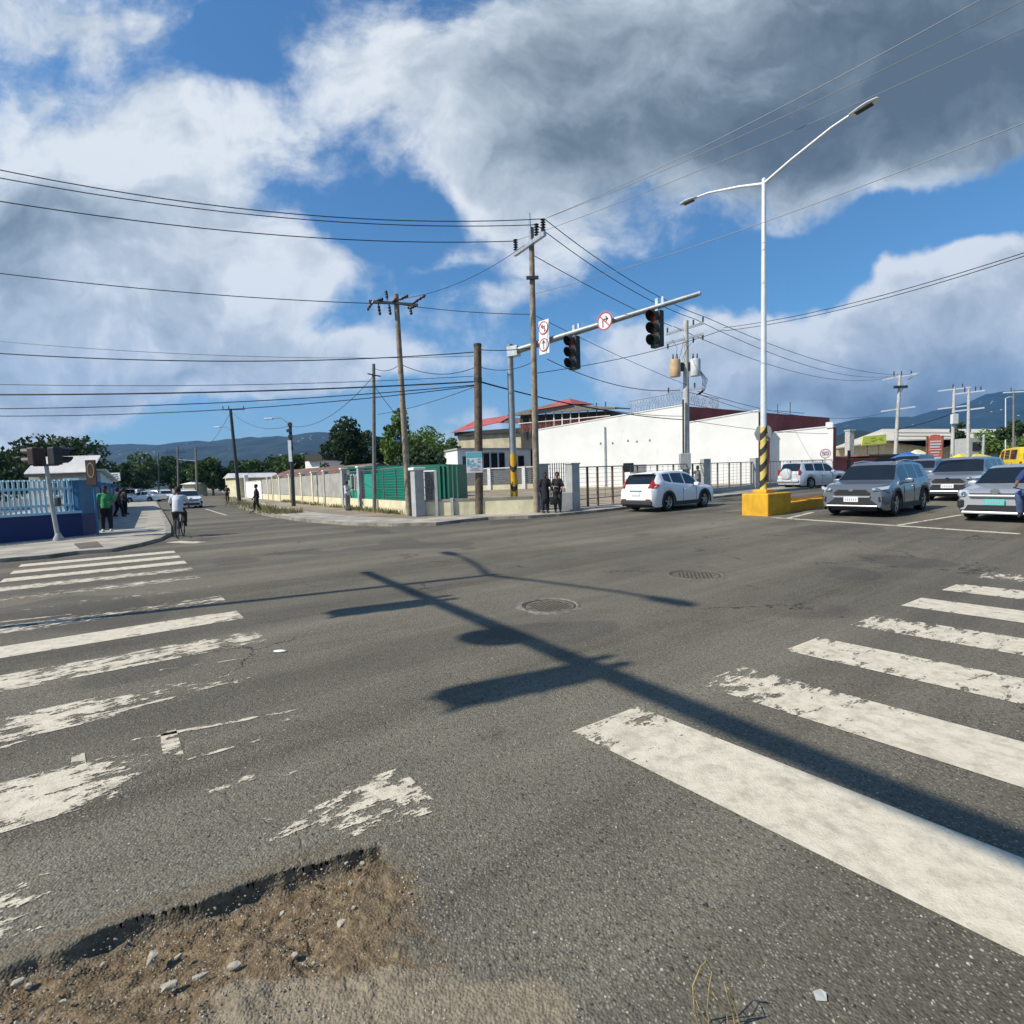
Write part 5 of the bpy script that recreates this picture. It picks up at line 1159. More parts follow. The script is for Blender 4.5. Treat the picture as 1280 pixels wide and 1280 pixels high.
# ------------------------------------------------------------------ left side: wall, fence, house
BA = G(-60, 685, .09); BB = G(104, 669.5, .09); BC = G(122, 666.5, .09)
BA = BB + (BA - BB).normalized() * 14; BA.z = .09; BB.z = .09
t, L, sl = local('fence', 'navy wall topped by pale blue slats at the near-left corner', 'fence', BA, BB); hw_ = top_h(BB, 641); ht = top_h(BB, 601)
MB().box((L / 2, .15, hw_ / 2 - .1), (L, .3, hw_ + .2)).build('base_wall', 'navy_paint', t)
MB().box((L / 2, .12, hw_ + .04), (L, .36, .08)).build('coping', 'slat_paint', t)
for z_ in (hw_ + .30, ht - .25): MB().box((L / 2, .24, z_), (L, .05, .09)).build('rail', 'slat_paint', t)
n = int(L / .13)
for k in range(n):
    x = L - .1 - k * .13
    if k < 95:
        sm_ = MB().box((x, .20, (hw_ + ht) / 2 + .06), (.062, .03, ht - hw_ - .02)); sm_.box((x + .03, .15, ht + .03), (.06, .12, .05)); sm_.build('slat', 'slat_paint', t)
bk = MB().box((L / 2 - 1, 1.6, ht * .40), (L - 2, .2, ht * .78)).build('back_panel', 'mid_blue_paint', t)
t, L2, sl = local('gate_pillar', 'blue block wall end with a navy foot beside the green-shirted person', 'wall', BB, BC); h1 = top_h(BC, 600); h0 = top_h(BC, 641)
MB().box((L2 / 2, .2, h0 / 2 - .05), (L2, .42, h0 + .1)).build('foot', 'navy_paint', t); MB().box((L2 / 2, .2, (h0 + h1) / 2), (L2 - .05, .36, h1 - h0)).build('panel', 'mid_blue_paint', t); MB().box((L2 / 2, .2, h1 + .03), (L2 + .1, .5, .07)).build('cap', 'slat_paint', t)
BD = BC + E2 * 34
t, L, sl = local('wall', 'long blue and teal boundary wall running up the side road pavement', 'wall', BC - E1 * .70 + E2 * 1.6, BD - E1 * .70); MB().box((L / 2, .12, .5), (L, .25, 1.1)).build('base_wall', 'navy_paint', t); MB().box((L / 2, .12, 1.4), (L, .2, .72)).build('panel', 'mid_blue_paint', t)
for k in range(9): MB().box((L * k / 8.0 + .2, .12, 1.1), (.3, .34, 1.95), bev=.02).build('post', 'mid_blue_paint', t)
A = GY(33, 36, .1); B = GY(117, 36, .1); t, L, sl = local('house', 'low house with a white corrugated roof behind the blue fence', 'house', A, B); he = top_h(A, 593); hr = top_h(A, 571.5)
# the plan is a parallelogram that follows the side road
sk = lambda x, y, z: V(x - y * .80, y, z)
mb = MB(); mb.add([sk(.2, .4, 0), sk(L - .3, .4, 0), sk(L - .3, 5.6, 0), sk(.2, 5.6, 0), sk(.2, .4, he), sk(L - .3, .4, he), sk(L - .3, 5.6, he), sk(.2, 5.6, he)], [(0, 1, 2, 3), (4, 7, 6, 5), (0, 4, 5, 1), (1, 5, 6, 2), (2, 6, 7, 3), (3, 7, 4, 0)]).build('wall', 'post_grey', t)
n = 44; vs = []; fs = []
for k in range(n * 4 + 1):
    x = L * k / (n * 4); o_ = .05 if (k % 4) in (1, 2) else 0; vs += [V(x, -.1, he + o_), V(x + .25 * (1 - k / (n * 4)), .9, hr + o_), sk(x, 6.0, hr - .5 + o_)]
for k in range(n * 4): fs += [(k * 3, k * 3 + 3, k * 3 + 4, k * 3 + 1), (k * 3 + 1, k * 3 + 4, k * 3 + 5, k * 3 + 2)]
MB().add(vs, fs).build('roof', 'corrugated_white', t)
MB().box((L * .5, -.02, he - .1), (L * .98, .1, .22)).build('gutter', 'black_paint', t)
for k in (.35, .62): f = MB().box((L * k, .35, he * .62), (1.0, .1, 1.0)).build('window_frame', 'white_paint', t); MB().box((L * k, .29, he * .62), (.84, .03, .84)).build('pane', 'dark_window', f)
A = GY(127, 40, .1); B = GY(142, 46, .1); t, L, sl = local('house', 'small pale gabled house end behind the green-shirted person', 'house', A, B); MB().add([V(0, 0, 0), V(L, 0, 0), V(L, 4, 0), V(0, 4, 0), V(0, 0, 3.0), V(L, 0, 2.3), V(L, 4, 2.3), V(0, 4, 3.0)], [(0, 1, 2, 3), (4, 7, 6, 5), (0, 4, 5, 1), (1, 5, 6, 2), (2, 6, 7, 3), (3, 7, 4, 0)]).build('wall', 'slat_paint', t)
MB().slab([V(-.3, -.4, 3.1), V(L + .2, -.4, 2.3), V(L + .2, 4.2, 2.3), V(-.3, 4.2, 3.1)], (0, 0, 1), .12).build('roof', 'white_paint', t)
b = GY(145, 52, .1); t = thing('sign_banner', 'white banner with grey lettering beyond the pavement walkers', 'sign', b); z0 = top_h(b, 601); z1 = top_h(b, 591); w = 6.5 * 52 / FP
MB().box((0, 0, (z0 + z1) / 2), (w * 2, .08, z1 - z0)).build('panel', 'sign_white', t); MB().box((0, .05, z0 / 2), (.1, .1, z0)).build('post', 'dark_metal', t)
mb = MB()
for k in range(3): mb.box((0, -.045, z0 + (z1 - z0) * (.25 + .25 * k)), (w * (1.7 - .2 * k), .01, (z1 - z0) * .11))
mb.build('print', 'dark_metal', t)
A = GY(330, 58, .1); B = GY(437, 45, .1); t, L, sl = local('shed', 'long shed with a rusty corrugated roof behind the block fence', 'shed', A, B); he = top_h(A, 596); hr = top_h(A, 588.5); h2 = top_h(B, 594)
MB().box((L / 2, 2.6, 1.2), (L, 4.4, 2.4)).build('wall', 'block_grey', t); MB().slab([V(-.3, 0, h2), V(L + .2, 0, h2), V(L + .2, 3, hr), V(-.3, 3, hr)], (0, 0, 1), .08).slab([V(-.3, 3.01, hr), V(L + .2, 3.01, hr), V(L + .2, 5.5, h2), V(-.3, 5.5, h2)], (0, 0, 1), .08).build('roof', 'rust_roof', t)
A = GY(383, 78, 0); B = GY(408, 76, 0); t, L, sl = local('house', 'dark roofed house half hidden left of the tall dark tree', 'house', A, B); h = top_h(A, 577); MB().box((L / 2, 3, h / 2), (L, 6, h)).build('wall', 'white_paint', t); MB().box((L * .62, 2.8, h + .5), (L * .85, 7, 1.0)).build('roof', 'black_paint', t)
A = GY(283, 72, 0); B = GY(295, 70, 0); t, L, sl = local('house', 'small house with a pale pitched roof behind the brown gate', 'house', A, B); MB().box((L / 2, 3, 1.4), (L, 6, 2.8)).build('wall', 'cream_paint', t); h = top_h(A, 592); MB().add([V(-.3, -.3, 2.8), V(L + .3, -.3, 2.8), V(L + .3, 6.3, 2.8), V(-.3, 6.3, 2.8), V(L / 2, -.3, h), V(L / 2, 6.3, h)], [(0, 1, 4), (1, 2, 5, 4), (2, 3, 5), (3, 0, 4, 5)]).build('roof', 'corrugated_white', t)
A = GY(228, 96, 0); B = GY(243, 96, 0); t, L, sl = local('house', 'small white canopy house under the trees at the road end', 'house', A, B); MB().box((L / 2, 2, 1.2), (L, 4, 2.4)).build('wall', 'cream_paint', t); h = top_h(A, 604); MB().add([V(-.3, -.3, 2.3), V(L + .3, -.3, 2.3), V(L + .3, 4.3, 2.3), V(-.3, 4.3, 2.3), V(L / 2, 2, max(h, 2.9))], [(0, 1, 4), (1, 2, 4), (2, 3, 4), (3, 0, 4)]).build('roof', 'white_paint', t)
grass('dry grass along the kerb by the leaning lamp pole', [G(288, 622), G(300, 630), G(322, 637)], .55, 1800, .22, 3)
grass('dry grass on the verge left of the man walking on the side road', [G(322, 636), G(345, 642), G(362, 644)], .5, 1800, .22, 4)
grass('weeds at the foot of the cream wall', [WA - E1 * .25 + dW * 2, WA + dW * 30 - E1 * .25], .22, 2600, .26, 5)
grass('weeds round the slim metal pole and the pale leaning pole', [G(470, 641), G(512, 645.5)], .25, 900, .26, 6)

# ------------------------------------------------------------------ vehicles (front looks to +x, origin on the ground under the middle)
def interp(tab, x):
    if x <= tab[0][0]: return tab[0][1]
    for (a, p), (b, q) in zip(tab, tab[1:]):
        if x <= b: t = (x - a) / (b - a) if b > a else 0; return p + (q - p) * t
    return tab[-1][1]
def wheel(t, x, y, R, w=.22, sp=5):
    sg = 1 if y > 0 else -1; c = V(x, y, R)
    ty = MB().lathe([(R * .66, -w / 2), (R * .93, -w / 2), (R, -w / 2 + .03), (R, w / 2 - .03), (R * .93, w / 2), (R * .66, w / 2)], 28, axis='Y', c=c, close=True).build('wheel', 'tyre', t, smooth=40)
    rm = MB(); o = w / 2 * sg; rm.lathe([(R * .58, o * .7), (R * .665, o * .9), (R * .67, o * .4), (R * .58, o * .4)], 28, axis='Y', c=c, close=True)
    rm.lathe([(.001, o * .80), (R * .14, o * .85), (R * .16, o * .5)], 14, axis='Y', c=c)
    for k in range(sp):
        a = 2 * PI * k / sp + .3; d = V(math.cos(a), 0, math.sin(a)); n_ = V(-math.sin(a), 0, math.cos(a)); y_ = V(0, o * .78, 0)
        rm.slab([c + y_ + d * R * .1 + n_ * R * .09, c + y_ + d * R * .6 + n_ * R * .055, c + y_ + d * R * .6 - n_ * R * .055, c + y_ + d * R * .1 - n_ * R * .09], (0, sg, 0), .025)
    rm.build('rim', 'rim', ty, smooth=35)
    MB().lathe([(.001, o * .3), (R * .64, o * .3)], 24, axis='Y', c=c).build('brake_disc', 'black_plastic', ty)
    return ty
def car(name, label, cat, pos, rz, L=4.5, W=1.82, H=1.66, paint='car_white', R=.35, wb=2.65, foh=.92, belt=None, top=None, roofw=.70, windows=None, ws=(0, 0), rg=(0, 0), clad=None, sharpnose=.80, group=None, gc=.20):
    """top: silhouette [(x,z)], x measured from the front bumper backwards as a share of L; belt likewise"""
    t = thing(name, label, cat, pos, rz, group)
    X = lambda u: L / 2 - u * L
    hw = W / 2; axf = L / 2 - foh; axr = axf - wb; ra = R + .055
    us = set([0, .008, .022, .05, .09, 1, .994, .98, .955, .92]); us |= {u for u, _ in top} | {u for u, _ in belt} | {u for w_ in windows for u in w_}
    for ax in (axf, axr):
        for k in range(13): xx = ax + ra * math.cos(PI * k / 12); us.add((L / 2 - xx) / L)
    us |= {i / 40 for i in range(41)}
    ul = sorted(us); uu = [ul[0]]
    for u in ul[1:]:
        if u - uu[-1] > .0022: uu.append(u)
        elif any(abs(u - q) < 1e-9 for w_ in windows for q in w_): uu[-1] = u
    NS = 11; vs = []; secs = []
    for u in uu:
        x = X(u); e = min(u, 1 - u); k = sharpnose + (1 - sharpnose) * (1 - (1 - e / .11) ** 2.2) if e < .11 else 1
        w = hw * k; zt = interp(top, u); zb = min(interp(belt, u), zt - .015); z0 = gc + (.10 * max(0, 1 - e / .03))
        for ax in (axf, axr):
            if abs(x - ax) < ra: z0 = max(z0, R + math.sqrt(max(0, ra * ra - (x - ax) ** 2)))
        cab = max(0, min(1, (zt - zb) / (H - belt[len(belt) // 2][1]))); we = w * (.93 - (.93 - roofw) * cab ** .9)
        ze = zb + (zt - zb) * (.90 if cab > .1 else .7)
        zm = z0 + (zb - z0) * .45; sec = [(w * .955, z0), (w * .99, z0 + (zb - z0) * .18), (w * 1.0, zm), (w * .985, z0 + (zb - z0) * .82), (w * .945, zb)]
        for q in (.12, .5, .92): sec.append((w * .94 + (we - w * .94) * q, zb + (ze - zb) * q))
        sec.append((we * .965, ze + (zt - ze) * .55)); sec.append((we * .6, zt - (zt - ze) * .06)); sec.append((0, zt)); secs.append(sec)
    body = MB(); glass = {}
    idx = []
    for u, sec in zip(uu, secs):
        x = X(u); row = []
        for y, z in sec: row.append(V(x, -y, z))
        for y, z in reversed(sec[:-1]): row.append(V(x, y, z))
        idx.append(row)
    M_ = len(idx[0]); body.v = [q for r_ in idx for q in r_]
    for i in range(len(uu) - 1):
        um = (uu[i] + uu[i + 1]) / 2
        for j in range(M_ - 1):
            jj = j if j < NS - 1 else M_ - 2 - j; sidey = 'R' if j < NS - 1 else 'L'
            f = (i * M_ + j, (i + 1) * M_ + j, (i + 1) * M_ + j + 1, i * M_ + j + 1); key = None
            if jj in (8, 9) and ws[0] <= um <= ws[1]: key = ('windshield', '')
            elif jj in (8, 9) and rg[0] <= um <= rg[1]: key = ('rear_window', '')
            elif jj in (5, 6):
                for n_, (a, b) in enumerate(windows):
                    if a <= um <= b: key = ('side_window', sidey + str(n_))
            if key: glass.setdefault(key, []).append(f)
            else: body.f.append(f)
    body.f.append(tuple(range(M_))); body.f.append(tuple((len(uu) - 1) * M_ + k for k in range(M_ - 1, -1, -1)))
    bo = body.build('body', paint, t, smooth=32)
    for (nm, _), fs in glass.items():
        mb = MB(); used = {}
        for f in fs:
            ff = []
            for k in f:
                if k not in used: used[k] = len(mb.v); q = body.v[k]; mb.v.append(q.copy())
                ff.append(used[k])
            mb.f.append(tuple(ff))
        mb.build(nm, 'glass_car', t, smooth=40)
    # dark shell under the body, cabin floor and seats so that the glass has something behind it
    MB().box((0, 0, .42), (L * .95, W - .56, .5), bev=.05).build('underbody', 'black_plastic', t)
    for ax in (axf, axr):
        for s_ in (-1, 1): wheel(t, ax, s_ * (hw - .13), R)
    if clad:
        for s_ in (-1, 1):
            mb = MB()
            for ax in (axf, axr):
                n = 16
                for k in range(n):
                    a0 = -0.25 + (PI + .5) * k / n; a1 = -.25 + (PI + .5) * (k + 1) / n; r0, r1 = ra - .01, ra + .065
                    f = lambda a, r: V(ax + r * math.cos(a), s_ * (hw * .985), R + r * math.sin(a))
                    mb.slab([f(a0, r0), f(a1, r0), f(a1, r1), f(a0, r1)], (0, s_, 0), .035)
            mb.box(((axf + axr) / 2, s_ * hw * .985, gc + .10), (wb - 2 * ra, .05, .17), bev=.02); mb.build('cladding', clad, t)
    # mirrors and handles
    zbm = interp(belt, .35)
    for s_ in (-1, 1):
        m_ = MB().box((X(ws[1]) - .10 + .18, s_ * (hw + .10), zbm + .08), (.16, .22, .15), bev=.04).build('mirror', paint, t, smooth=40)
        MB().box((X(ws[1]) - .02 + .08, s_ * (hw - .01), zbm + .02), (.06, .16, .05)).build('mirror_arm', 'black_plastic', m_)
        for u in (.52, .74)[:2]: MB().box((X(u), s_ * (hw * 1.0), zbm - .12), (.17, .04, .035), bev=.012).build('door_handle', paint, t)
        sm_ = MB()
        for u in (.345, .56, .765): sm_.box((X(u), s_ * hw * .996, (gc + zbm) / 2 + .03), (.012, .012, zbm - gc - .2))
        sm_.box((X(.555), s_ * hw * .997, gc + .16), (L * .40, .012, .012)); sm_.build('door_seams', 'black_plastic', t)
    return t, X, hw
def front_suv(t, X, W, paint, style='bold', plate='plate_white', hz=.80):
    f = X(0); h = W / 2 * .80
    if style == 'bold':
        g = MB(); g.slab([V(f + .01, -h * .50, hz - .03), V(f + .01, h * .50, hz - .03), V(f + .01, h * .68, hz - .13), V(f + .01, h * .62, hz - .21), V(f + .01, -h * .62, hz - .21), V(f + .01, -h * .68, hz - .13)], (1, 0, 0), .03); go = g.build('grille', 'car_cladding', t)
        for k in range(3): MB().box((f + .045, 0, hz - .06 - .05 * k), (.02, h * (1.10 + .08 * k), .012)).build('slat', 'black_plastic', go)
        MB().slab([V(f + .01, -h * .70, hz - .225), V(f + .01, h * .70, hz - .225), V(f + .01, h * .66, hz - .27), V(f + .01, -h * .66, hz - .27)], (1, 0, 0), .05).build('bumper_bar', 'car_silver', t)
        MB().slab([V(f + .01, -h * .60, hz - .29), V(f + .01, h * .60, hz - .29), V(f + .01, h * .92, hz - .48), V(f + .01, h * .92, hz - .51), V(f + .01, -h * .92, hz - .51), V(f + .01, -h * .92, hz - .48)], (1, 0, 0), .035).build('lower_grille', 'black_plastic', t)
        MB().box((f + .01, 0, hz - .535), (.08, h * 1.9, .045), bev=.015).build('skid_plate', 'car_silver', t)
        e = MB().lathe([(.001, .0), (.05, .0), (.05, .02), (.001, .02)], 18, axis='X', c=(0, 0, 0)); e.v = [V(q.x + f + .04, q.y * 1.35, q.z + hz - .035) for q in e.v]; e.build('emblem', 'chrome', t)
        for s_ in (-1, 1):
            hl = MB(); hl.add([V(f + .005, s_ * h * .72, hz - .01), V(f - .16, s_ * (W / 2 * .955), hz + .06), V(f - .34, s_ * W / 2 * .975, hz + .07), V(f - .22, s_ * W / 2 * .97, hz - .03), V(f - .02, s_ * h * .95, hz - .07), V(f + .02, s_ * h * .76, hz - .06)], [(0, 1, 2, 3, 4, 5)]); hv = [q + V(.05, s_ * .02, .015) for q in hl.v]
            hl.add(hv, [(0, 1, 2, 3, 4, 5)]); n = 6
            for k in range(n): hl.f.append((k, (k + 1) % n, n + (k + 1) % n, n + k))
            ho = hl.build('headlight', 'lamp_glass', t, smooth=40); MB().sphere((f + .0, s_ * h * .90, hz - .03), .055, 10, 6).build('lamp', 'chrome', ho)
            MB().slab([V(f - .02, s_ * h * .95, hz - .26), V(f - .06, s_ * h * 1.10, hz - .24), V(f - .06, s_ * h * 1.10, hz - .38), V(f + .0, s_ * h * .98, hz - .40)], (1, s_ * .2, 0), .04).build('fog_light', 'black_plastic', t)
    if style == 'wagon':
        MB().box((f + .01, 0, hz - .03), (.05, h * 1.55, .035), bev=.012).build('grille_slot', 'black_plastic', t)
        MB().box((f + .015, 0, hz - .085), (.05, h * 1.6, .05), bev=.018).build('chrome_bar', 'car_pearl', t)
        MB().box((f + .01, 0, hz - .135), (.05, h * 1.5, .03), bev=.01).build('grille_slot', 'black_plastic', t)
        MB().slab([V(f + .01, -h * .80, hz - .33), V(f + .01, h * .80, hz - .33), V(f + .01, h * .92, hz - .48), V(f + .01, -h * .92, hz - .48)], (1, 0, 0), .035).build('lower_grille', 'black_plastic', t)
        MB().box((f + .01, 0, hz - .53), (.12, h * 2.0, .07), bev=.025).build('bumper_lip', 'car_pearl', t)
        for s_ in (-1, 1):
            hl = MB(); hl.box((f - .10, s_ * h * 1.0, hz - .03), (.26, h * .34, .20), rz=-s_ * .45, bev=.06); ho = hl.build('headlight', 'lamp_glass', t, smooth=40); MB().sphere((f + .02, s_ * h * .95, hz - .03), .06, 10, 6).build('lamp', 'chrome', ho)
            MB().box((f - .06, s_ * h * 1.02, hz - .30), (.16, h * .28, .24), rz=-s_ * .4, bev=.04).build('fog_light_recess', 'black_plastic', t)
        e = MB().lathe([(.001, .0), (.07, .0), (.07, .02), (.001, .02)], 18, axis='X', c=(0, 0, 0)); e.v = [V(q.x + f + .03, q.y * 1.4, q.z + hz + .03) for q in e.v]; e.build('emblem', 'chrome', t)
    zp = hz - (.33 if style == 'bold' else .25)
    po_ = MB().box((f + .06, 0, zp), (.012, .40, .16), bev=.004).build('licence_plate', plate, t); pm_ = MB(); [pm_.box((f + .068, -.14 + .056 * k_, zp - .005), (.004, .028, .075)) for k_ in range(6)]; pm_.build('plate_marks', 'post_grey', po_)
def wipers(t, X, u, W, z):
    for s_ in (-.45, .1): MB().tube([V(X(u) + .03, s_ * W / 2, z), V(X(u) - .20, s_ * W / 2 + .42, z + .12)], .010, 4).build('wiper', 'black_plastic', t)
SUV_TOP = [(0, .86), (.02, .93), (.06, .98), (.15, 1.02), (.225, 1.07), (.245, 1.09), (.37, 1.55), (.42, 1.635), (.52, 1.665), (.68, 1.66), (.82, 1.62), (.885, 1.57), (.955, 1.17), (.975, 1.06), (1, .92)]
SUV_BELT = [(0, .80), (.06, .88), (.22, .97), (.5, 1.02), (.75, 1.07), (.9, 1.14), (1, .90)]
SUV_WIN = [(.315, .50), (.515, .685), (.70, .82)]
def place(px, py, heading, Lh, front=True):
    """ground point of the front (or rear) bumper middle -> centre of the car"""
    g = G(px, py); d = V(math.cos(heading), math.sin(heading), 0); c = g - d * Lh if front else g + d * Lh; c.z = gz(c.x, c.y); return c
slope = .0099
# grey compact SUV waiting at the line
hd = ang(-E1) + math.radians(2); c = place(1064, 646.5, hd, 2.3)
t, X, hw = car('parked_car', 'grey compact off-roader waiting at the stop line beside the yellow island', 'car', c, hd, 4.6, 1.86, 1.69, 'car_grey', .37, 2.69, .93, SUV_BELT, [(u, z * 1.02) for u, z in SUV_TOP], .70, SUV_WIN, (.245, .38), (.885, .955), 'car_cladding', .86)
front_suv(t, X, 1.86, 'car_grey', 'bold', hz=.87); wipers(t, X, .25, 1.86, 1.10)
for s_ in (-1, 1): MB().tube([V(X(.42), s_ * .60, 1.68), V(X(.6), s_ * .60, 1.735), V(X(.82), s_ * .59, 1.69)], .018, 6).build('roof_rail', 'car_silver', t)
# second grey SUV behind it
hd = ang(-E1); c = place(1184, 627, hd, 2.35)
t, X, hw = car('parked_car', 'steel grey off-roader queuing second, between the grey one and the silver estate', 'car', c, hd, 4.7, 1.9, 1.75, 'car_steel', .38, 2.75, .93, [(u, z * 1.05) for u, z in SUV_BELT], [(u, z * 1.05) for u, z in SUV_TOP], .72, SUV_WIN, (.245, .38), (.885, .955), 'car_cladding', .88)
front_suv(t, X, 1.9, 'car_steel', 'bold', hz=.92); wipers(t, X, .25, 1.9, 1.15)
# silver estate at the right edge
hd = ang(-E1) - math.radians(3); c = place(1243, 653, hd, 2.2)
ET = [(0, .72), (.015, .78), (.06, .84), (.15, .90), (.225, .95), (.245, .97), (.40, 1.40), (.46, 1.465), (.56, 1.49), (.75, 1.47), (.88, 1.42), (.93, 1.36), (.98, 1.0), (1, .80)]
EB = [(0, .68), (.06, .76), (.22, .86), (.5, .90), (.75, .94), (.9, .98), (1, .78)]
t, X, hw = car('parked_car', 'silver estate car with a teal number plate, nearest of the waiting cars', 'car', c, hd, 4.4, 1.70, 1.49, 'car_silver', .31, 2.6, .86, EB, ET, .72, [(.32, .50), (.515, .70), (.715, .87)], (.245, .41), (.93, .98), None, .86)
front_suv(t, X, 1.70, 'car_silver', 'wagon', 'plate_teal', .76); wipers(t, X, .25, 1.7, .98)
# white SUV driving past
hd = ang(E1) + math.radians(3); c = place(795, 640.5, hd, 2.27, False)
CT = [(0, .80), (.02, .88), (.06, .96), (.15, 1.02), (.225, 1.08), (.245, 1.10), (.38, 1.53), (.43, 1.61), (.53, 1.655), (.68, 1.645), (.82, 1.59), (.90, 1.52), (.965, 1.12), (.985, 1.02), (1, .90)]
t, X, hw = car('moving_car', 'white crossover driving away past the iron fence, tail lights to the viewer', 'car', c, hd, 4.53, 1.82, 1.65, 'car_white', .36, 2.62, .92, [(0, .76), (.06, .86), (.22, .95), (.5, 1.02), (.75, 1.12), (.88, 1.26), (1, .9)], CT, .66, [(.32, .50), (.515, .70), (.715, .835)], (.245, .39), (.905, .965), 'car_cladding', .86)
r_ = X(1)
MB().box((r_ + .02, 0, .38), (.12, 1.56, .20), bev=.04).build('rear_bumper_trim', 'car_cladding', t); MB().box((r_ - .01, 0, .74), (.03, .42, .15)).build('licence_plate', 'plate_white', t)
MB().box((r_ - .008, 0, .86), (.04, .62, .04), bev=.01).build('chrome_strip', 'chrome', t); MB().box((X(.905), 0, 1.555), (.22, 1.15, .035), bev=.012).build('roof_spoiler', 'car_white', t)
for s_ in (-1, 1):
    tl = MB(); tl.add([V(X(.992), s_ * .56, .97), V(X(.985), s_ * .74, .95), V(X(.93), s_ * .895, .99), V(X(.90), s_ * .885, 1.10), V(X(.945), s_ * .77, 1.13), V(X(.935), s_ * .66, 1.36), V(X(.958), s_ * .64, 1.20), V(X(.985), s_ * .60, 1.05)], [(0, 1, 2, 3, 4, 5, 6, 7)])
    vv = [q + V(-.035, s_ * .02, 0) for q in tl.v]; tl.add(vv, [tuple(range(8))])
    for k in range(8): tl.f.append((k, (k + 1) % 8, 8 + (k + 1) % 8, 8 + k))
    tl.build('tail_light', 'tail_red', t); MB().box((r_ - .02, s_ * .62, .50), (.05, .22, .05), bev=.01).build('reflector', 'tail_red', t)
MB().tube([V(r_ + .02, .1, 1.32), V(r_ + .16, -.35, 1.36)], .010, 4).build('wiper', 'black_plastic', t)
# pearl off-roader with the spare wheel
hd = ang(E1) - math.radians(13); c = place(985, 611.5, hd, 2.4, False)
PT = [(0, .98), (.02, 1.04), (.08, 1.10), (.22, 1.15), (.26, 1.18), (.36, 1.62), (.42, 1.77), (.52, 1.80), (.72, 1.80), (.88, 1.78), (.935, 1.72), (.975, 1.20), (1, 1.02)]
t, X, hw = car('parked_car', 'pearl white off-roader with a covered spare wheel on its tailgate', 'car', c, hd, 4.7, 1.88, 1.8, 'car_pearl', .38, 2.79, .9, [(0, .92), (.1, 1.0), (.5, 1.08), (.9, 1.14), (1, .98)], PT, .74, [(.32, .49), (.505, .69), (.71, .88)], (.26, .38), (.935, .972), None, .93)
r_ = X(1); MB().lathe([(.001, -.20), (.28, -.20), (.37, -.16), (.38, 0), (.001, 0)], 24, axis='X', c=(r_, .12, 1.02)).build('spare_wheel_cover', 'car_pearl', t, smooth=30)
MB().box((r_ - .03, 0, .55), (.22, 1.66, .16), bev=.05).build('rear_bumper', 'car_pearl', t); MB().box((r_ - .02, .62, .80), (.03, .36, .15)).build('licence_plate', 'plate_white', t)
for s_ in (-1, 1): MB().box((r_ + .04, s_ * .80, 1.10), (.10, .14, .40), bev=.03).build('tail_light', 'tail_red', t); MB().tube([V(X(.42), s_ * .66, 1.80), V(X(.45), s_ * .66, 1.86), V(X(.85), s_ * .66, 1.86), V(X(.88), s_ * .66, 1.80)], .02, 6).build('roof_rail', 'car_silver', t)
# small ones on the side road
hd = ang(-E2) + math.radians(4); c = place(239.5, 635.5, hd, 2.1)
t, X, hw = car('oncoming_car', 'white estate car coming down the side road behind the cyclist', 'car', c, hd, 4.3, 1.72, 1.50, 'car_white', .31, 2.5, .85, EB, ET, .74, [(.32, .50), (.515, .70), (.715, .87)], (.245, .41), (.93, .98), None, .88)
front_suv(t, X, 1.72, 'car_white', 'wagon', 'plate_white', .76)
ST = [(0, .62), (.03, .70), (.10, .78), (.24, .86), (.27, .88), (.40, 1.32), (.48, 1.42), (.62, 1.41), (.72, 1.30), (.84, .98), (.95, .95), (1, .80)]
SB = [(0, .58), (.1, .70), (.3, .82), (.6, .86), (.85, .90), (1, .76)]
b = GY(181, 66); t, X, hw = car('parked_car', 'white saloon parked side-on at the end of the pavement', 'car', b, PI * .99, 4.6, 1.75, 1.42, 'car_white', .31, 2.6, .9, SB, ST, .70, [(.33, .49), (.51, .68)], (.27, .42), (.71, .84), None, .86)
b = GY(207, 74); t, X, hw = car('parked_car', 'small white saloon seen end-on under the far trees', 'car', b, ang(-E2), 4.4, 1.72, 1.42, 'car_white', .31, 2.6, .9, SB, ST, .70, [(.33, .49), (.51, .68)], (.27, .42), (.71, .84), None, .86)
b = GY(193, 84); t, X, hw = car('parked_car', 'dark car in the shade beyond the white saloon', 'car', b, PI * .95, 4.4, 1.72, 1.42, 'car_grey', .31, 2.6, .9, SB, ST, .70, [(.33, .49), (.51, .68)], (.27, .42), (.71, .84), None, .86)
b = GY(160, 72); t, X, hw = car('parked_car', 'grey van-like car glimpsed behind the dark-dressed walkers', 'car', b, PI * 1.0, 4.5, 1.8, 1.75, 'car_silver', .33, 2.6, .9, [(u, z * 1.05) for u, z in SUV_BELT], [(u, z * 1.05) for u, z in SUV_TOP], .74, SUV_WIN, (.245, .38), (.885, .955), None, .86)
# behind the queue
b = GY(1157, 33.5); t, X, hw = car('parked_car', 'dark blue-grey car with its windscreen showing between the two grey off-roaders', 'car', b, ang(-E1), 4.6, 1.85, 1.72, 'car_steel', .36, 2.69, .93, SUV_BELT, [(u, z * 1.03) for u, z in SUV_TOP], .72, SUV_WIN, (.245, .38), (.885, .955), None, .88)
b = GY(1141, 41); t, X, hw = car('parked_car', 'light blue van roof showing behind the grey off-roader', 'van', b, ang(-E1), 4.8, 1.9, 2.1, 'car_blue', .36, 2.7, .9, [(0, 1.0), (.5, 1.2), (1, 1.1)], [(0, 1.05), (.06, 1.2), (.14, 1.3), (.26, 1.95), (.34, 2.08), (.6, 2.1), (.95, 2.06), (1, 1.2)], .80, [(.25, .40), (.43, .63), (.66, .90)], (.14, .27), (.95, .99), None, .92)
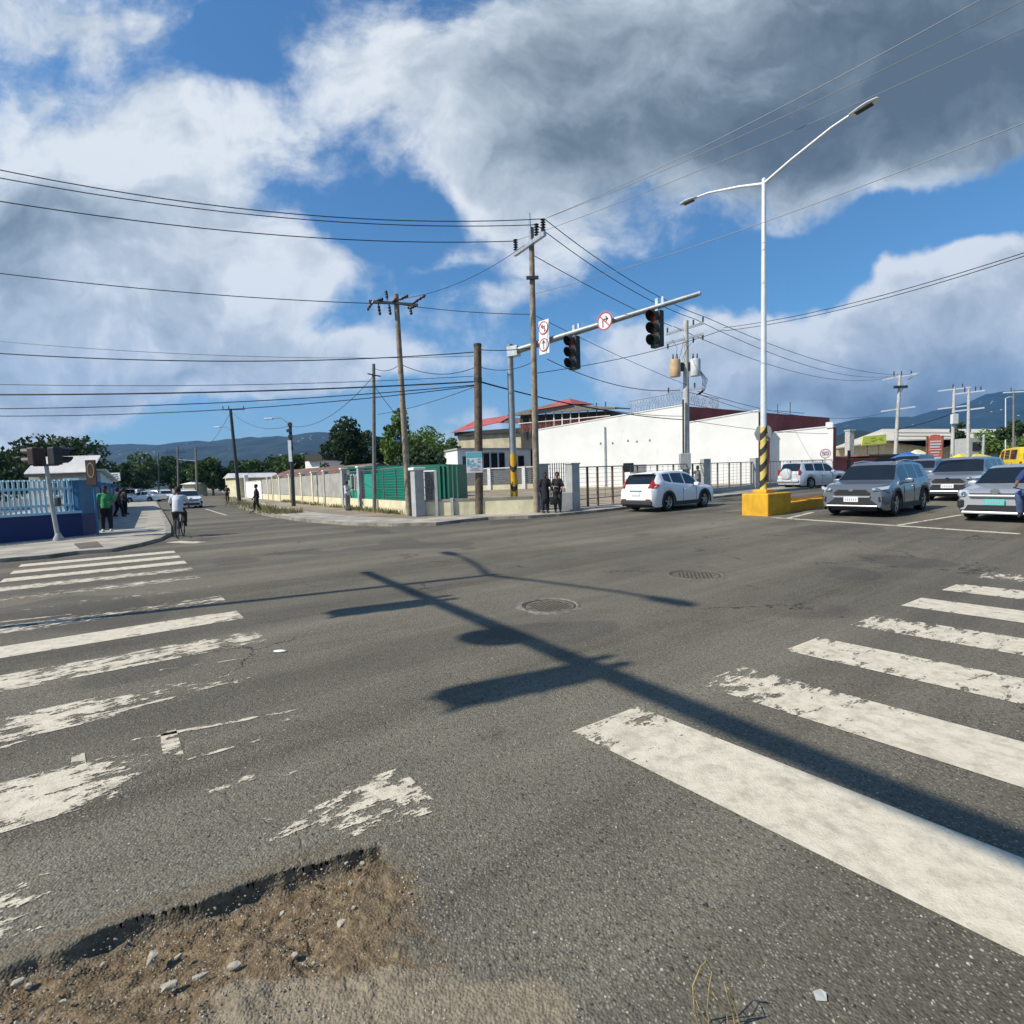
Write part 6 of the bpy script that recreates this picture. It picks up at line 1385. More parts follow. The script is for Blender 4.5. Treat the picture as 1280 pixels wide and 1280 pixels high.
# yellow minibus
hd = ang(E1) + math.radians(27); b = GY(1277, 44); b.z -= .1
t, X, hw = car('minibus', 'bright yellow minibus with two rear windows at the frame edge', 'minibus', b, hd, 5.2, 2.1, 2.45, 'bus_yellow', .36, 2.9, .9, [(0, 1.2), (.5, 1.35), (1, 1.3)], [(0, 1.25), (.05, 1.4), (.10, 1.5), (.20, 2.25), (.28, 2.42), (.6, 2.48), (.92, 2.44), (.985, 2.30), (1, 2.0)], .84, [(.22, .36), (.40, .60), (.64, .9)], (.10, .21), (2, 2), None, .95)
for s_ in (-1, 1): f = MB().box((X(1) + .0, s_ * .42, 1.74), (.08, .66, .50), bev=.03).build('window_frame', 'bus_yellow', t); MB().box((X(1) - .045, s_ * .42, 1.74), (.02, .54, .38), bev=.01).build('pane', 'glass_car', f)
for s_ in (-1, 1): MB().box((X(1) - .02, s_ * .86, 1.1), (.06, .14, .3), bev=.02).build('tail_light', 'tail_red', t)

# ------------------------------------------------------------------ people
def remesh(mb, name, m, parent, vox, smooth=3):
    o = mb.build(name, m); md = o.modifiers.new('r', 'REMESH'); md.mode = 'VOXEL'; md.voxel_size = vox
    sm_ = o.modifiers.new('s', 'SMOOTH'); sm_.iterations = smooth; sm_.factor = .5
    dg = bpy.context.evaluated_depsgraph_get(); me = bpy.data.meshes.new_from_object(o.evaluated_get(dg)); bpy.data.objects.remove(o, do_unlink=True)
    me.polygons.foreach_set('use_smooth', [True] * len(me.polygons)); me.materials.clear(); me.materials.append(MATS[m]); me.name = name
    n = bpy.data.objects.new(name, me); COL.objects.link(n); n.parent = parent; return n
def limb(mb, pts, rs, n=10):
    mb.tube(pts, rs, n)
    for p, r in zip(pts, rs): mb.sphere(p, r * .99, 10, 6)
mat('skin_dark', (.085, .042, .026), .55); mat('skin_brown', (.20, .10, .06), .55); mat('hair_black', (.012, .010, .010), .8)
mat('shirt_green', (.045, .30, .12), .85, var=.15, vs=8); mat('cloth_black', (.014, .014, .017), .9, var=.2, vs=8); mat('cloth_dark', (.03, .03, .035), .9, var=.2, vs=8); mat('shirt_white', (.55, .56, .60), .85, var=.08, vs=8)
mat('shirt_grey', (.17, .17, .18), .9, var=.12, vs=8); mat('jeans', (.075, .12, .24), .9, var=.3, vs=9); mat('trouser_grey', (.20, .20, .21), .9, var=.12, vs=8); mat('shirt_navy', (.02, .04, .14), .9); mat('shoe_black', (.015, .014, .014), .6); mat('shoe_white', (.5, .5, .5), .7); mat('cloth_brown', (.06, .045, .035), .9, var=.2, vs=8)
mat('arm_orange', (.42, .11, .05), .6); mat('shirt_check', (.42, .36, .36), .9, col2=(.08, .08, .10), vs=22)
def person(label, pos, rz, H=1.72, skin='skin_dark', shirt='cloth_black', trousers='cloth_black', shoe='shoe_black', hair='hair_black', pose=None, long_hair=False, sleeves='short', skirt=False, female=False, group=None, loose=1.0):
    """front looks to -y"""
    t = thing('person', label, 'person', pos, rz, group); k = H / 1.72; J = dict(
        hL=(-.09, 0, .92), hR=(.09, 0, .92), kL=(-.10, -.01, .50), kR=(.10, -.01, .50), aL=(-.10, .02, .085), aR=(.10, .02, .085),
        pel=(0, 0, .98), che=(0, 0, 1.24), nek=(0, .005, 1.43), hed=(0, -.01, 1.60), sL=(-.175, 0, 1.38), sR=(.175, 0, 1.38), eL=(-.25, .02, 1.10), eR=(.25, .02, 1.10), wL=(-.26, -.06, .86), wR=(.26, -.06, .86), fL=(0, -1, 0), fR=(0, -1, 0))
    if female: J['sL'] = (-.155, 0, 1.38); J['sR'] = (.155, 0, 1.38)
    if pose: J.update(pose)
    J = {a: V(*b) * (k if a not in ('fL', 'fR') else 1) for a, b in J.items()}
    b = MB()
    limb(b, [J['pel'], J['che'], J['nek']], [.125 * k, .125 * k, .058 * k]); limb(b, [J['nek'], J['nek'].lerp(J['hed'], .6)], [.056 * k, .056 * k])
    b.sphere(J['hed'], .1 * k, 16, 12, (.80, .96, 1.18)); hd_ = J['hed']; fd = V(0, -1, 0)
    if 'face' in (pose or {}): fd = V(*pose['face']).normalized()
    sd_ = fd.cross(Z3)
    b.sphere(hd_ + fd * .098 * k + V(0, 0, -.012 * k), .018 * k, 8, 6, (1, 1, 1.4)); b.sphere(hd_ + fd * .03 * k + V(0, 0, -.075 * k), .058 * k, 10, 6)
    for s_ in (-1, 1): b.sphere(hd_ + sd_ * s_ * .083 * k, .022 * k, 8, 6, (.7, 1, 1.3))
    for s in 'LR':
        limb(b, [J['nek'] - V(0, 0, .03), J['s' + s]], [.06 * k, .055 * k]); limb(b, [J['s' + s], J['e' + s]], [.052 * k, .038 * k]); limb(b, [J['e' + s], J['w' + s]], [.038 * k, .026 * k])
        limb(b, [J['pel'], J['h' + s]], [.11 * k, .09 * k]); limb(b, [J['h' + s], J['k' + s]], [.088 * k, .056 * k]); limb(b, [J['k' + s], J['a' + s]], [.054 * k, .036 * k])
        # hand: palm, four unequal fingers, thumb
        fa = (J['w' + s] - J['e' + s]).normalized(); ax = (V(0, -1, 0) - fa * V(0, -1, 0).dot(fa)); ax = ax.normalized() if ax.length > .2 else V(1, 0, 0); nn = fa.cross(ax)
        pm = J['w' + s] + fa * .05 * k; limb(b, [J['w' + s], pm, pm + fa * .03 * k], [.026 * k, .033 * k, .03 * k])
        for q, ln in ((-.028, .062), (-.010, .074), (.010, .070), (.027, .055)):
            p0 = pm + fa * .04 * k + ax * q * k; p1 = p0 + fa * ln * .55 * k; p2 = p1 + (fa * .8 + nn * .5 * (1 if s == 'L' else -1)) * ln * .45 * k; b.tube([p0 - fa * .03 * k, p0, p1, p2], [.0125 * k, .0125 * k, .0115 * k, .010 * k], 6)
        b.tube([pm + ax * .02 * k, pm + ax * .05 * k + fa * .025 * k, pm + ax * .052 * k + fa * .055 * k], [.014 * k, .013 * k, .011 * k], 6)
    remesh(b, 'body', skin, t, .014 * k, 2)
    sh = MB(); lo = loose
    sh.tube([J['pel'] + V(0, 0, -.10 * k), J['pel'].lerp(J['che'], .4), J['che'] + V(0, 0, .03)], [.165 * k * lo, .150 * k * lo, .15 * k], 14); sh.sphere(J['che'] + V(0, 0, .02), .15 * k, 12, 8, (1.12, .85, 1.1))
    for s in 'LR':
        limb(sh, [J['che'] + V(0, 0, .13 * k), J['s' + s]], [.075 * k, .072 * k]); el = J['s' + s].lerp(J['e' + s], .85 if sleeves == 'short' else 1.0); limb(sh, [J['s' + s], el], [.073 * k, .066 * k])
        if sleeves == 'long': limb(sh, [J['e' + s], J['e' + s].lerp(J['w' + s], .9)], [.058 * k, .045 * k])
    remesh(sh, 'shirt', shirt, t, .022 * k, 4)
    tr = MB()
    for s in 'LR': limb(tr, [J['pel'] - V(0, 0, .02), J['h' + s]], [.135 * k, .118 * k]); limb(tr, [J['h' + s], J['k' + s]], [.116 * k, .084 * k]); limb(tr, [J['k' + s], J['a' + s] + (J['k' + s] - J['a' + s]).normalized() * .04], [.084 * k, .066 * k])
    if skirt: limb(tr, [J['pel'], (J['kL'] + J['kR']) / 2 + V(0, 0, .08)], [.16 * k, .20 * k], 14)
    remesh(tr, 'trousers' if not skirt else 'skirt', trousers, t, .022 * k, 4)
    for s in 'LR':
        f = J['f' + s].normalized(); a = J['a' + s]; o = MB().sphere((0, 0, 0), 1, 14, 8); R = Matrix.Rotation(math.atan2(f.y, f.x), 3, 'Z')
        o.v = [R @ V(q.x * .145 * k + .06 * k, q.y * .05 * k, max(q.z, -.75) * .062 * k) + a + V(0, 0, -.038 * k) for q in o.v]; o.build('shoe', shoe, t, smooth=50)
    hr = MB(); hr.sphere(hd_ - fd * .014 * k + V(0, 0, .022 * k), .108 * k, 16, 10, (.86, .98, 1.08))
    hr.v = [q if (q - hd_).dot(fd) < .062 * k or q.z > hd_.z + .05 * k else hd_ + (q - hd_) * .80 for q in hr.v]
    hr.v = [V(q.x, q.y, max(q.z, hd_.z - .055 * k)) for q in hr.v]
    if long_hair: hr.sphere(hd_ - fd * .05 * k - V(0, 0, .08 * k), .085 * k, 12, 8, (.95, .7, 1.5))
    hr.build('hair', hair, t, smooth=70)
    if True:
        ey = MB()
        for s_ in (-1, 1): MB().sphere(hd_ + fd * .083 * k + sd_ * s_ * .032 * k + V(0, 0, .008 * k), .012 * k, 8, 6).build('eye', 'hair_black', t)
        MB().box(hd_ + fd * .083 * k + V(0, 0, -.055 * k), (.04 * k, .016, .010 * k), rz=ang(sd_)).build('mouth', 'maroon_wall', t)
    return t
walk = dict(kL=(-.09, -.14, .52), aL=(-.09, -.16, .10), kR=(.09, .02, .50), aR=(.09, .20, .13), eL=(-.23, .12, 1.12), wL=(-.24, .10, .88), eR=(.23, -.06, 1.11), wR=(.24, -.20, .90))
akimbo = dict(eL=(-.34, .05, 1.16), wL=(-.17, -.05, 1.0), eR=(.34, .05, 1.16), wR=(.17, -.05, 1.0))
p = G(135, 664.5, .092); person('person in a green shirt and black trousers standing by the blue wall', p, math.radians(35), 1.74, shirt='shirt_green', trousers='cloth_black', shoe='shoe_white', pose=dict(eR=(.27, -.08, 1.12), wR=(.16, -.30, 1.10), kL=(-.12, 0, .5), aL=(-.14, .02, .085)), loose=1.06)
p = G(149, 646.5, .092); person('person in dark clothes walking away, nearer of two on the pavement', p, PI * .85, 1.70, shirt='cloth_dark', trousers='cloth_black', pose=walk, sleeves='long')
p = G(157, 643, .092); person('person in black half hidden beside another walker on the pavement', p, PI * .85, 1.68, shirt='cloth_black', trousers='cloth_black', sleeves='long')
p = G(322, 639.5, .10); p = G(322, 640.5); person('person in dark clothes stepping onto the verge of the side road', p, math.radians(-60), 1.74, shirt='cloth_black', trousers='cloth_black', pose=walk, sleeves='long')
p = G(435, 638, .11); person('person in a white shirt and grey trousers in front of the teal kiosk', p, math.radians(70), 1.66, shirt='shirt_white', trousers='trouser_grey', pose=dict(eL=(-.24, -.14, 1.14), wL=(-.15, -.30, 1.24)))
p = G(284.5, 627, .1); person('person in drab clothes by the brown gate', p, .3, 1.7, shirt='cloth_brown', trousers='cloth_brown')
p = G(682, 641, .11); person('woman in long black clothes holding a black bag by the wooden pole', p, .2, 1.70, shirt='cloth_black', trousers='cloth_black', long_hair=True, sleeves='long', female=True, skirt=True, pose=dict(eR=(.24, -.04, 1.12), wR=(.30, -.12, .90)))
q = MB(); q.box((0, 0, 0), (.34, .16, .34), bev=.05); q.tube([V(-.12, 0, .16), V(-.06, 0, .34), V(.06, 0, .34), V(.12, 0, .16)], .014, 6)
o = q.build('handbag', 'cloth_black', smooth=50); o.location = p + V(.34, -.14, .50); tag(o, 'black bag hanging from the hand of the woman by the pole', 'bag')
p = G(697.5, 640.5, .11); person('person in a black top and dark trousers, right one of two standing by the pole', p, -.1, 1.68, skin='skin_brown', shirt='cloth_black', trousers='cloth_dark', pose=dict(eL=(-.24, -.06, 1.12), wL=(-.06, -.20, 1.10), eR=(.22, -.04, 1.10), wR=(.16, -.20, .98)), female=True)
p = GY(872, 31.5, .1); person('person in grey with hands on hips behind the white crossover', p, PI, 1.75, shirt='shirt_grey', trousers='trouser_grey', pose=akimbo)
# cyclist
def bicycle(label, pos, rz):
    t = thing('bicycle', label, 'bicycle', pos, rz)
    for y in (-.52, .52):
        w = MB().lathe([(.325, -.018), (.345, 0), (.325, .018), (.30, 0)], 30, axis='X', c=(0, y, .345), close=True).build('wheel', 'tyre', t, smooth=60)
        sp = MB()
        for k in range(14): a = 2 * PI * k / 14; sp.tube([V(0, y, .345), V(0, y + .31 * math.cos(a), .345 + .31 * math.sin(a))], .003, 4, False)
        sp.build('spokes', 'galvanised', w)
    f = MB(); bb = V(0, -.05, .30); st = V(0, .16, .82); hd2 = V(0, -.36, .84)
    for a, b_ in ((bb, st), (bb, hd2 - V(0, 0, .08)), (st - V(0, .02, .06), hd2), (bb, V(0, .52, .345)), (st - V(0, .03, .1), V(0, .52, .345)), (hd2 + V(0, .02, .1), V(0, -.52, .345))): f.tube([a, b_], .018, 6)
    f.build('frame', 'dark_metal', t, smooth=60); MB().box((0, .18, .86), (.15, .26, .06), bev=.025).build('saddle', 'black_plastic', t)
    MB().tube([V(-.28, -.30, 1.0), V(-.12, -.36, .98), V(.12, -.36, .98), V(.28, -.30, 1.0)], .014, 6).build('handlebar', 'dark_metal', t)
    for s_ in (-1, 1): MB().box((s_ * .14, -.05 + s_ * .13, .30 - s_ * .10), (.1, .09, .02)).build('pedal', 'dark_metal', t)
    MB().lathe([(.08, -.01), (.09, 0), (.08, .01)], 16, axis='X', c=(.05, -.05, .30), close=True).build('chainring', 'dark_metal', t)
    return t
p = G(226, 671.5); rzc = math.radians(33)
bicycle('dark bicycle ridden up the side road', p, PI + rzc - PI * .05)
person('cyclist in a white shirt and dark trousers riding away up the side road', p, PI + rzc - PI * .05, 1.72, shirt='shirt_white', trousers='cloth_dark', pose=dict(pel=(0, .16, .95), hL=(-.09, .14, .93), hR=(.09, .14, .93), kL=(-.13, -.20, .80), aL=(-.13, -.16, .44), kR=(.13, -.12, .60), aR=(.13, .02, .24), che=(0, .06, 1.22), nek=(0, -.03, 1.42), hed=(0, -.08, 1.57), sL=(-.175, -.02, 1.36), sR=(.175, -.02, 1.36), eL=(-.25, -.14, 1.16), eR=(.25, -.14, 1.16), wL=(-.25, -.30, 1.04), wR=(.25, -.30, 1.04)), loose=1.1)
# rider at the right edge on a motorcycle
p = G(1284, 671); rz = ang(-E1) + PI / 2 + .1
def motorcycle(label, pos, rz):
    t = thing('motorcycle', label, 'motorcycle', pos, rz)
    for y in (-.62, .62):
        w = MB().lathe([(.20, -.05), (.29, -.05), (.31, 0), (.29, .05), (.20, .05)], 26, axis='X', c=(0, y, .31), close=True).build('wheel', 'tyre', t, smooth=50); MB().lathe([(.001, -.03), (.19, -.02), (.19, .02), (.001, .03)], 20, axis='X', c=(0, y, .31)).build('rim', 'rim', w)
    MB().sphere((0, -.12, .78), .2, 14, 8, (.8, 1.5, .7)).build('tank', 'navy_paint', t, smooth=60); MB().box((0, .36, .76), (.26, .66, .1), bev=.04).build('seat', 'black_plastic', t, smooth=40)
    MB().box((0, .0, .42), (.28, .44, .34), bev=.06).build('engine', 'dark_metal', t)
    MB().tube([V(-.06, -.62, .31), V(-.06, -.42, .92)], .025, 6).tube([V(.06, -.62, .31), V(.06, -.42, .92)], .025, 6).build('fork', 'chrome', t); MB().tube([V(-.33, -.30, 1.02), V(-.12, -.42, .96), V(.12, -.42, .96), V(.33, -.30, 1.02)], .014, 6).build('handlebar', 'dark_metal', t)
    MB().tube([V(.13, .0, .3), V(.14, .7, .32)], .045, 8).build('exhaust', 'chrome', t); MB().sphere((0, -.52, .86), .09, 12, 8).build('headlight', 'lamp_glass', t, smooth=60)
    return t
p = G(1277, 668); mpos = p + E1 * .30 + V(.30, .1, 0)
motorcycle('motorcycle whose front wheel just shows at the frame edge', mpos, rz)
person('rider in blue jeans and navy shirt at the right frame edge, one foot down', mpos, rz, 1.76, skin='skin_brown', shirt='shirt_navy', trousers='jeans', pose=dict(pel=(0, .30, .90), hL=(-.10, .28, .86), hR=(.10, .28, .86), kL=(-.24, -.10, .84), kR=(.36, -.02, .50), aL=(-.22, .06, .40), aR=(.42, -.02, .085), che=(0, .18, 1.16), nek=(0, .12, 1.38), hed=(0, .08, 1.54), sL=(-.18, .12, 1.32), sR=(.18, .12, 1.32), eL=(-.28, -.04, 1.12), eR=(.30, -.02, 1.10), wL=(-.28, -.26, 1.06), wR=(.28, -.26, 1.06)))

# ------------------------------------------------------------------ overhead wires
def wire(label, a, b, sag=.4, r=.013, m='cable', group=None):
    a = a if isinstance(a, Vector) else P(*a); b = b if isinstance(b, Vector) else P(*b); n = 22; pts = []
    for i in range(n + 1): t = i / n; q = a.lerp(b, t); q.z -= 4 * sag * t * (1 - t); pts.append(q)
    o = MB().tube(pts, r, 5).build('overhead_wire', m, org=a, smooth=80)
    return tag(o, label, 'overhead wire', group or 'overhead wires')
Am, Bm = ATT['arm']; up = V(0, 0, .62)
sb, sdv = ATT['stub']; mb_, md_ = ATT['main']
def at(p, y): return p[0] + p[1] * (top_h(p[0], y) / p[1].z)
wire('topmost thin wire from the frame edge to the tall brown pole', (-260, 152, 15), Bm + up, .95, .017)
wire('second wire from the top running to the tall brown pole', (-260, 167, 15.6), Am.lerp(Bm, .75) + up, .85, .017)
wire('third wire from the top running to the low end of the slanting crossarm', (-260, 205, 15), Am + up, .7, .018)
wire('thin wire from the frame edge to the crossarm of the pale leaning pole', (-260, 306, 17), at(ATT['pale'], 380), .35, .017)
wire('thin wire from the pale leaning pole across to the tall brown pole', at(ATT['pale'], 380), at(ATT['main'], 393), .1, .015)
wire('faint wire crossing the sky above the first thick cable', (-260, 398, 19), at(ATT['stub'], 445), .55, .011, 'cable_pale')
wire('black cable to the very top of the thick brown pole', (-260, 419, 18.5), at(ATT['stub'], 440), .62, .021)
wire('faint wire just above the thickest cable', (-260, 472, 19), at(ATT['stub'], 470), .35, .012)
wire('thickest black cable, strapped to the thick brown pole', (-260, 491, 18.5), at(ATT['stub'], 477), .25, .030)
wire('cable under the thickest one, running to the thick brown pole', (-260, 509, 20), at(ATT['stub'], 481), .40, .020)
wire('lowest cable on that side, sagging to the thick brown pole', (-260, 513, 21), at(ATT['stub'], 482), .65, .019)
wire('slack cable between the slim metal pole and the pale leaning pole', at(ATT['slim'], 460), at(ATT['pale'], 455), .22, .014)
wire('kinked cable between the pale leaning pole and the thick brown pole', at(ATT['pale'], 455), at(ATT['stub'], 458), .38, .015)
wire('cable dropping from the slim metal pole into the feathery tree', at(ATT['slim'], 482), at(ATT['slim'], 482) + V(1.3, .6, -1.9), .05, .014)
wire('cable from the thick brown pole down to the slim metal pole trees', at(ATT['stub'], 482), P(472, 518, 30), .15, .014)
wire('wire from the lamp pole with clustered cables to the slim metal pole', at(ATT['lampA'], 533), at(ATT['slim'], 470), .8, .014)
wire('wire between the two dark lamp poles of the side road', at(ATT['lampB'], 514), at(ATT['lampA'], 532), .8, .016)
wire('far wire along the side road to the leaning lamp pole', at(ATT['farB'], 562), at(ATT['lampB'], 515), 1.2, .02)
# to the transformer pole and beyond
tb, td = ATT['trafo']
def tr(px, py): return P(px, py, 30.0)
wire('upper of two parallel wires from the tall brown pole, on its far side', Bm + up, tr(882, 396.5), .42, .017)
wire('lower of two parallel wires from the tall brown pole, on its far side', Am.lerp(Bm, .75) + up, tr(869, 399), .42, .017)
wire('wire from the tall brown pole passing over the red-lensed signal', at(ATT['main'], 318), tr(840, 408), .12, .016)
wire('faint wire from the tall brown pole down past the mast arm', at(ATT['main'], 393), tr(858, 481), .10, .012)
wire('wire crossing from the tall brown pole up to the transformer pole', at(ATT['main'], 467), tr(905, 412), .25, .015)
wire('black cable sagging from the signal pole to the transformer pole', P(684, 449, 24), tr(850, 487.5), .50, .019)
wire('thick black cable from the thick brown pole over the white wall', at(ATT['stub'], 477), P(860, 525, 32), .30, .026)
wire('second black cable from the thick brown pole over the white wall', at(ATT['stub'], 476), P(884, 519, 36), .55, .018)
wire('thin cable under the white wall coping towards the pale lamp pole', P(860, 525, 32), P(1035, 542, 41), .20, .016)
wire('short cable between the thick brown pole and the signal pole', at(ATT['stub'], 437), at(ATT['main'], 434), .08, .018)
wire('slack short cable between the thick brown pole and the tall brown pole', at(ATT['stub'], 458), at(ATT['main'], 452), .25, .014)
ea = ATT['eastA']
wire('upper of three wires from the transformer pole to the eastern poles', tr(882, 396.5), P(1139, 468, 61), 1.0, .018)
wire('middle of three wires from the transformer pole to the eastern poles', tr(869, 399), P(1116, 470, 62), 1.2, .018)
wire('lower of three wires from the transformer pole to the eastern poles', tr(842, 408), P(1109, 472, 63), 1.4, .018)
wire('service cable from the transformer pole past the pale lamp pole', tr(872, 489), P(1118, 512, 62), 1.3, .018)
wire('low service cable from the transformer pole to the red annex', tr(872, 492), P(1010, 522, 55), .5, .016)
wire('upper of two close wires climbing to the frame edge above the clouds', (905, 409.5, 30), (1340, 296, 16), .38, .015)
wire('lower of two close wires climbing to the frame edge above the clouds', (905, 413.5, 30), (1340, 300, 16), .40, .015)
# wires passing high overhead from the tall brown pole
wire('high wire crossing the dark cloud, furthest from the lamp', Bm + up, (1300, -42, 11), .25, .010, 'cable_pale')
wire('high wire crossing the dark cloud, middle of three', Bm + up, (1400, -60, 11.5), .25, .010, 'cable_pale')
wire('high wire crossing the dark cloud, nearest to the lamp', Am + up, (1400, -20, 11.5), .25, .010, 'cable_pale')
wire('pale wire crossing the sky right of the tall lamp', at(ATT['main'], 368), (1400, 105, 10), .3, .010, 'cable_pale')
wire('dark cable between the eastern poles over the hall roof', P(1122, 537, 60), P(1193, 516, 65), .15, .05)
wire('faint wire from the tall brown pole towards the pale leaning pole', at(ATT['main'], 300), at(ATT['pale'], 374), .45, .011)

# ------------------------------------------------------------------ covers, stones, litter, weed
mat('cast_iron', (.085, .060, .050), .7, .3, var=.3, vs=12, bump=.4, bs=60); mat('mortar', (.17, .15, .125), .9, var=.4, vs=14, bump=.6, bs=50)
def cover(label, c, r, seed, dz=.004):
    rnd = random.Random(seed); t = thing('manhole_cover', label, 'manhole cover', V(c.x, c.y, gz(c.x, c.y)), rnd.uniform(0, 3), 'manhole covers')
    mb = MB(); n = 60; vs = []; fs = []
    for i in range(n):
        a = 2 * PI * i / n; ro = r * (1.24 + .20 * noise.noise(V(math.cos(a) * 2, math.sin(a) * 2, seed)) + .06 * rnd.random())
        for rr, z in ((r * 1.02, .004), (r * 1.08, .018), ((r + ro) / 2, .014), (ro, .001)): vs.append(V(rr * math.cos(a), rr * math.sin(a), z + rnd.uniform(-.002, .002)))
    for i in range(n):
        for k in range(3): j = (i + 1) % n; fs.append((i * 4 + k, j * 4 + k, j * 4 + k + 1, i * 4 + k + 1))
    mb.add(vs, fs); mb.build('mortar_ring', 'mortar' if seed == 1 else 'asphalt', t)
    MB().lathe([(.001, -.006), (r * .93, -.006), (r * .95, .006), (r, .006), (r, -.03)], 40).build('lid', 'cast_iron', t, smooth=30)
    st = MB()
    for i in range(-5, 6):
        for j in range(-5, 6):
            if (i * i + j * j) < 26: st.box((i * r * .155, j * r * .155, -.002), (r * .08, r * .08, .012))
    st.build('studs', 'cast_iron', t); return t
cover('iron manhole cover ringed with cracked pale mortar in the middle of the junction', G(687, 757.5), .33, 1)
cover('flat dark manhole cover near the reddish patch, farther from the camera', G(869, 719), .38, 2)
MB_ = MB(); 
def stone(label, px, py, sx, sy, sz, rz, seed, m='pothole_stone', flat=False):
    g = G(px, py); rnd = random.Random(seed); bm = bmesh.new(); bmesh.ops.create_icosphere(bm, subdivisions=2 if seed % 3 == 0 else 1, radius=1)
    for q in bm.verts:
        k = 1 + .55 * noise.noise(q.co * 1.4 + V(seed, 0, 0)); q.co *= k
        q.co.x = max(-.85, min(.8, q.co.x)); q.co.y = max(-.8, min(.85, q.co.y)); q.co.z = max(-.6, min(.6, q.co.z)); q.co = V(q.co.x * sx, q.co.y * sy, q.co.z * sz)
    me = bpy.data.meshes.new('stone'); bm.to_mesh(me); bm.free(); me.materials.append(MATS[m]); o = bpy.data.objects.new('stone', me); COL.objects.link(o)
    d, t = lip_sd(g.x, g.y); z = -.02 if (0 < d < .3 and px < 500) else 0
    o.location = V(g.x, g.y, z + sz * .35); o.rotation_euler = (rnd.uniform(-.2, .2), rnd.uniform(-.2, .2), rz); return tag(o, label, 'stone', 'stones in and round the pothole')
for a in [('tall pale flat stone standing out in the left half of the pothole', 190, 1192, .020, .034, .018, .2, 1), ('white rounded stone below the middle of the pothole', 293, 1209, .028, .016, .014, .3, 2),
          ('pale flat stone lower in the pothole rubble', 212, 1233, .030, .018, .010, .5, 3), ('small white stone right of the tall pale one', 222, 1190, .016, .009, .008, .6, 4),
          ('small stone left of the tall pale one', 128, 1200, .010, .012, .009, 0, 5), ('whitish pebble at the far tip of the pothole', 453, 1075, .013, .011, .010, 0, 6), ('second whitish pebble by the far tip of the pothole', 433, 1074, .011, .008, .008, 1, 7),
          ('upright pale pebble under the far tip of the pothole', 438, 1099, .012, .017, .012, .3, 8), ('tan flat chip on the right floor of the pothole', 427, 1154, .020, .017, .008, .8, 9), ('dark pebble in the pothole middle', 369, 1196, .012, .012, .012, 0, 10),
          ('pebble beyond the dark one in the pothole', 392, 1205, .008, .008, .007, 0, 11), ('grey stone at the near end of the pothole', 22, 1222, .022, .014, .012, .4, 12), ('small grey stone near the frame corner', 35, 1226, .013, .012, .010, .1, 13), ('flat slab sticking up in the pothole rubble', 250, 1222, .034, .012, .012, .5, 14),
          ('pebble on the pothole floor under the ledge', 352, 1137, .010, .012, .008, .2, 15), ('pebble left of the white rounded stone', 78, 1245, .012, .007, .006, .1, 16), ('little white pebble right of the pothole', 486, 1085, .008, .007, .006, 0, 17), ('pale pebble on the road right of the pothole', 512, 1117, .007, .006, .005, 0, 18),
          ('brown pebble beside the tan chip', 442, 1136, .009, .011, .009, .4, 19), ('small stone at the right rim of the pothole', 444, 1115, .012, .008, .008, .2, 20)]: stone(*a)
# loose grit
def grit():
    rnd = random.Random(3); mb = MB()
    for _ in range(2600):
        if rnd.random() < .72: px, py = rnd.uniform(-20, 560), rnd.uniform(1040, 1280)
        else: px, py = rnd.uniform(0, 1280), rnd.uniform(960, 1280)
        g = G(px, py); d, t = lip_sd(g.x, g.y)
        if px < 520 and py > 1050 and d < 0: 
            if rnd.random() < .6: continue
        s_ = rnd.choice((.0018, .0022, .003, .0045)) * rnd.uniform(.7, 1.4); z = (-.03 if 0 < d < .15 else -.008 if 0 < d < .35 else 0) if px < 500 else 0
        o = len(mb.v); mb.v += [g + V(rnd.uniform(-1, 1) * s_ * 1.2 if i else 0, rnd.uniform(-1, 1) * s_ * 1.2 if i else 0, z + (s_ * 1.2 if i == 0 else 0)) if i == 0 else g + V(math.cos(i * 1.57) * s_ * rnd.uniform(.7, 1.5), math.sin(i * 1.57) * s_ * rnd.uniform(.7, 1.5), z + .001) for i in range(5)]
        mb.f += [(o, o + 1, o + 2), (o, o + 2, o + 3), (o, o + 3, o + 4), (o, o + 4, o + 1)]
    o = mb.build('grit', 'pothole_stone', fixn=False); tag(o, 'loose grit scattered in and around the pothole', 'grit', kind='stuff')
grit()
mat('plastic_flake', (.40, .41, .38), .35); mat('white_litter', (.72, .72, .70), .6)
g = G(1024, 1246); o = MB().slab([V(-.018, -.014, .003), V(.012, -.02, .006), V(.024, .004, .008), V(.016, .02, .004), V(-.012, .012, .006)], (0, 0, 1), .0015).build('plastic_scrap', 'plastic_flake'); o.location = g; tag(o, 'crumpled translucent plastic scrap on the asphalt near the dry stalks', 'litter')
g = G(350, 815); o = MB().sphere((0, 0, .01), .055, 10, 6, (1.2, .5, .22)).build('litter', 'white_litter', smooth=60); o.location = g; tag(o, 'small white scrap on the road beside the worn crossing stripe', 'litter')
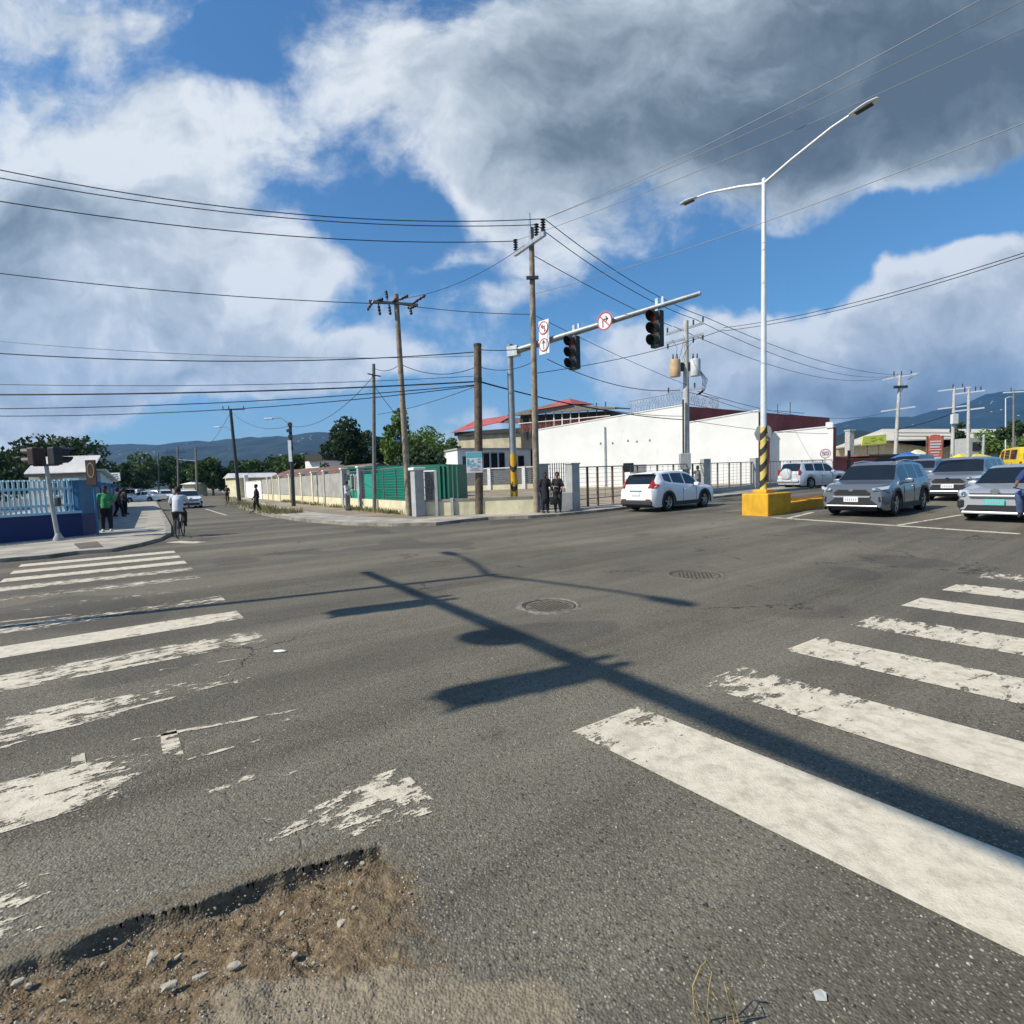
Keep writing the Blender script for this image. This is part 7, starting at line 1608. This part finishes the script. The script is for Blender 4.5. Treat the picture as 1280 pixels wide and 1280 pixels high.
g = G(641, 637, .1); o = MB().lathe([(.001, 0), (.30, 0), (.22, .10), (.1, .2), (.001, .24)], 9).build('cement_heap', 'white_litter'); o.location = g + V(.25, -.45, 0); tag(o, 'small white cement heap at the foot of the striped signal pole', 'heap')
mat('straw', (.34, .24, .09), .7, var=.3, vs=30)
def stalks():
    t = thing('dry_weed', 'dry yellow weed stalks bending at the bottom edge of the view', 'weed', G(905, 1300))
    o = t.location.copy(); Y = o.y
    def q(px, py, dy=0): return P(px, py, Y + dy) - o
    for pts, r in (([(880, 1310), (868, 1262), (866, 1232), (876, 1208), (884, 1200)], .0022), ([(893, 1312), (884, 1262), (886, 1236), (890, 1214), (882, 1200)], .0018), ([(925, 1312), (915, 1262), (908, 1240), (905, 1228)], .0024), ([(918, 1312), (908, 1268), (897, 1250), (890, 1240)], .0018), ([(932, 1312), (922, 1270), (911, 1236)], .002), ([(905, 1312), (893, 1290), (874, 1262), (866, 1240)], .0014)):
        MB().tube([q(x, y, .03 * (i % 2)) for i, (x, y) in enumerate(pts)], [r * (1.2 - .6 * i / len(pts)) for i in range(len(pts))], 6).build('stalk', 'straw', t, smooth=70)
stalks()
# broken kerb pieces and pavement patches
o = sheet('pavement_patch', [xy(G(*q)) for q in ((92, 683.5), (122, 680.5), (130, 688), (100, 690.5))], .097, 'asphalt')
# ------------------------------------------------------------------ haze
def haze():
    mb = MB().add([V(x, y, z) for x in (-4300, 6300) for y in (-700, 6300) for z in (-32, 1100)], [(0, 1, 3, 2), (4, 6, 7, 5), (0, 4, 5, 1), (2, 3, 7, 6), (0, 2, 6, 4), (1, 5, 7, 3)])
    m = bpy.data.materials.new('air'); m.use_nodes = True; nt = m.node_tree; nt.nodes.clear(); o = nt.nodes.new('ShaderNodeOutputMaterial'); v = nt.nodes.new('ShaderNodeVolumePrincipled')
    v.inputs['Color'].default_value = (.12, .44, 1.0, 1); v.inputs['Density'].default_value = HAZE; v.inputs['Anisotropy'].default_value = .1; nt.links.new(v.outputs[0], o.inputs['Volume'])
    MATS['air'] = m; ob = mb.build('haze', 'air'); ob['kind'] = 'stuff'; ob['label'] = 'thin bluish haze that softens the distant hills'; ob['category'] = 'haze'
HAZE = .00008
haze()
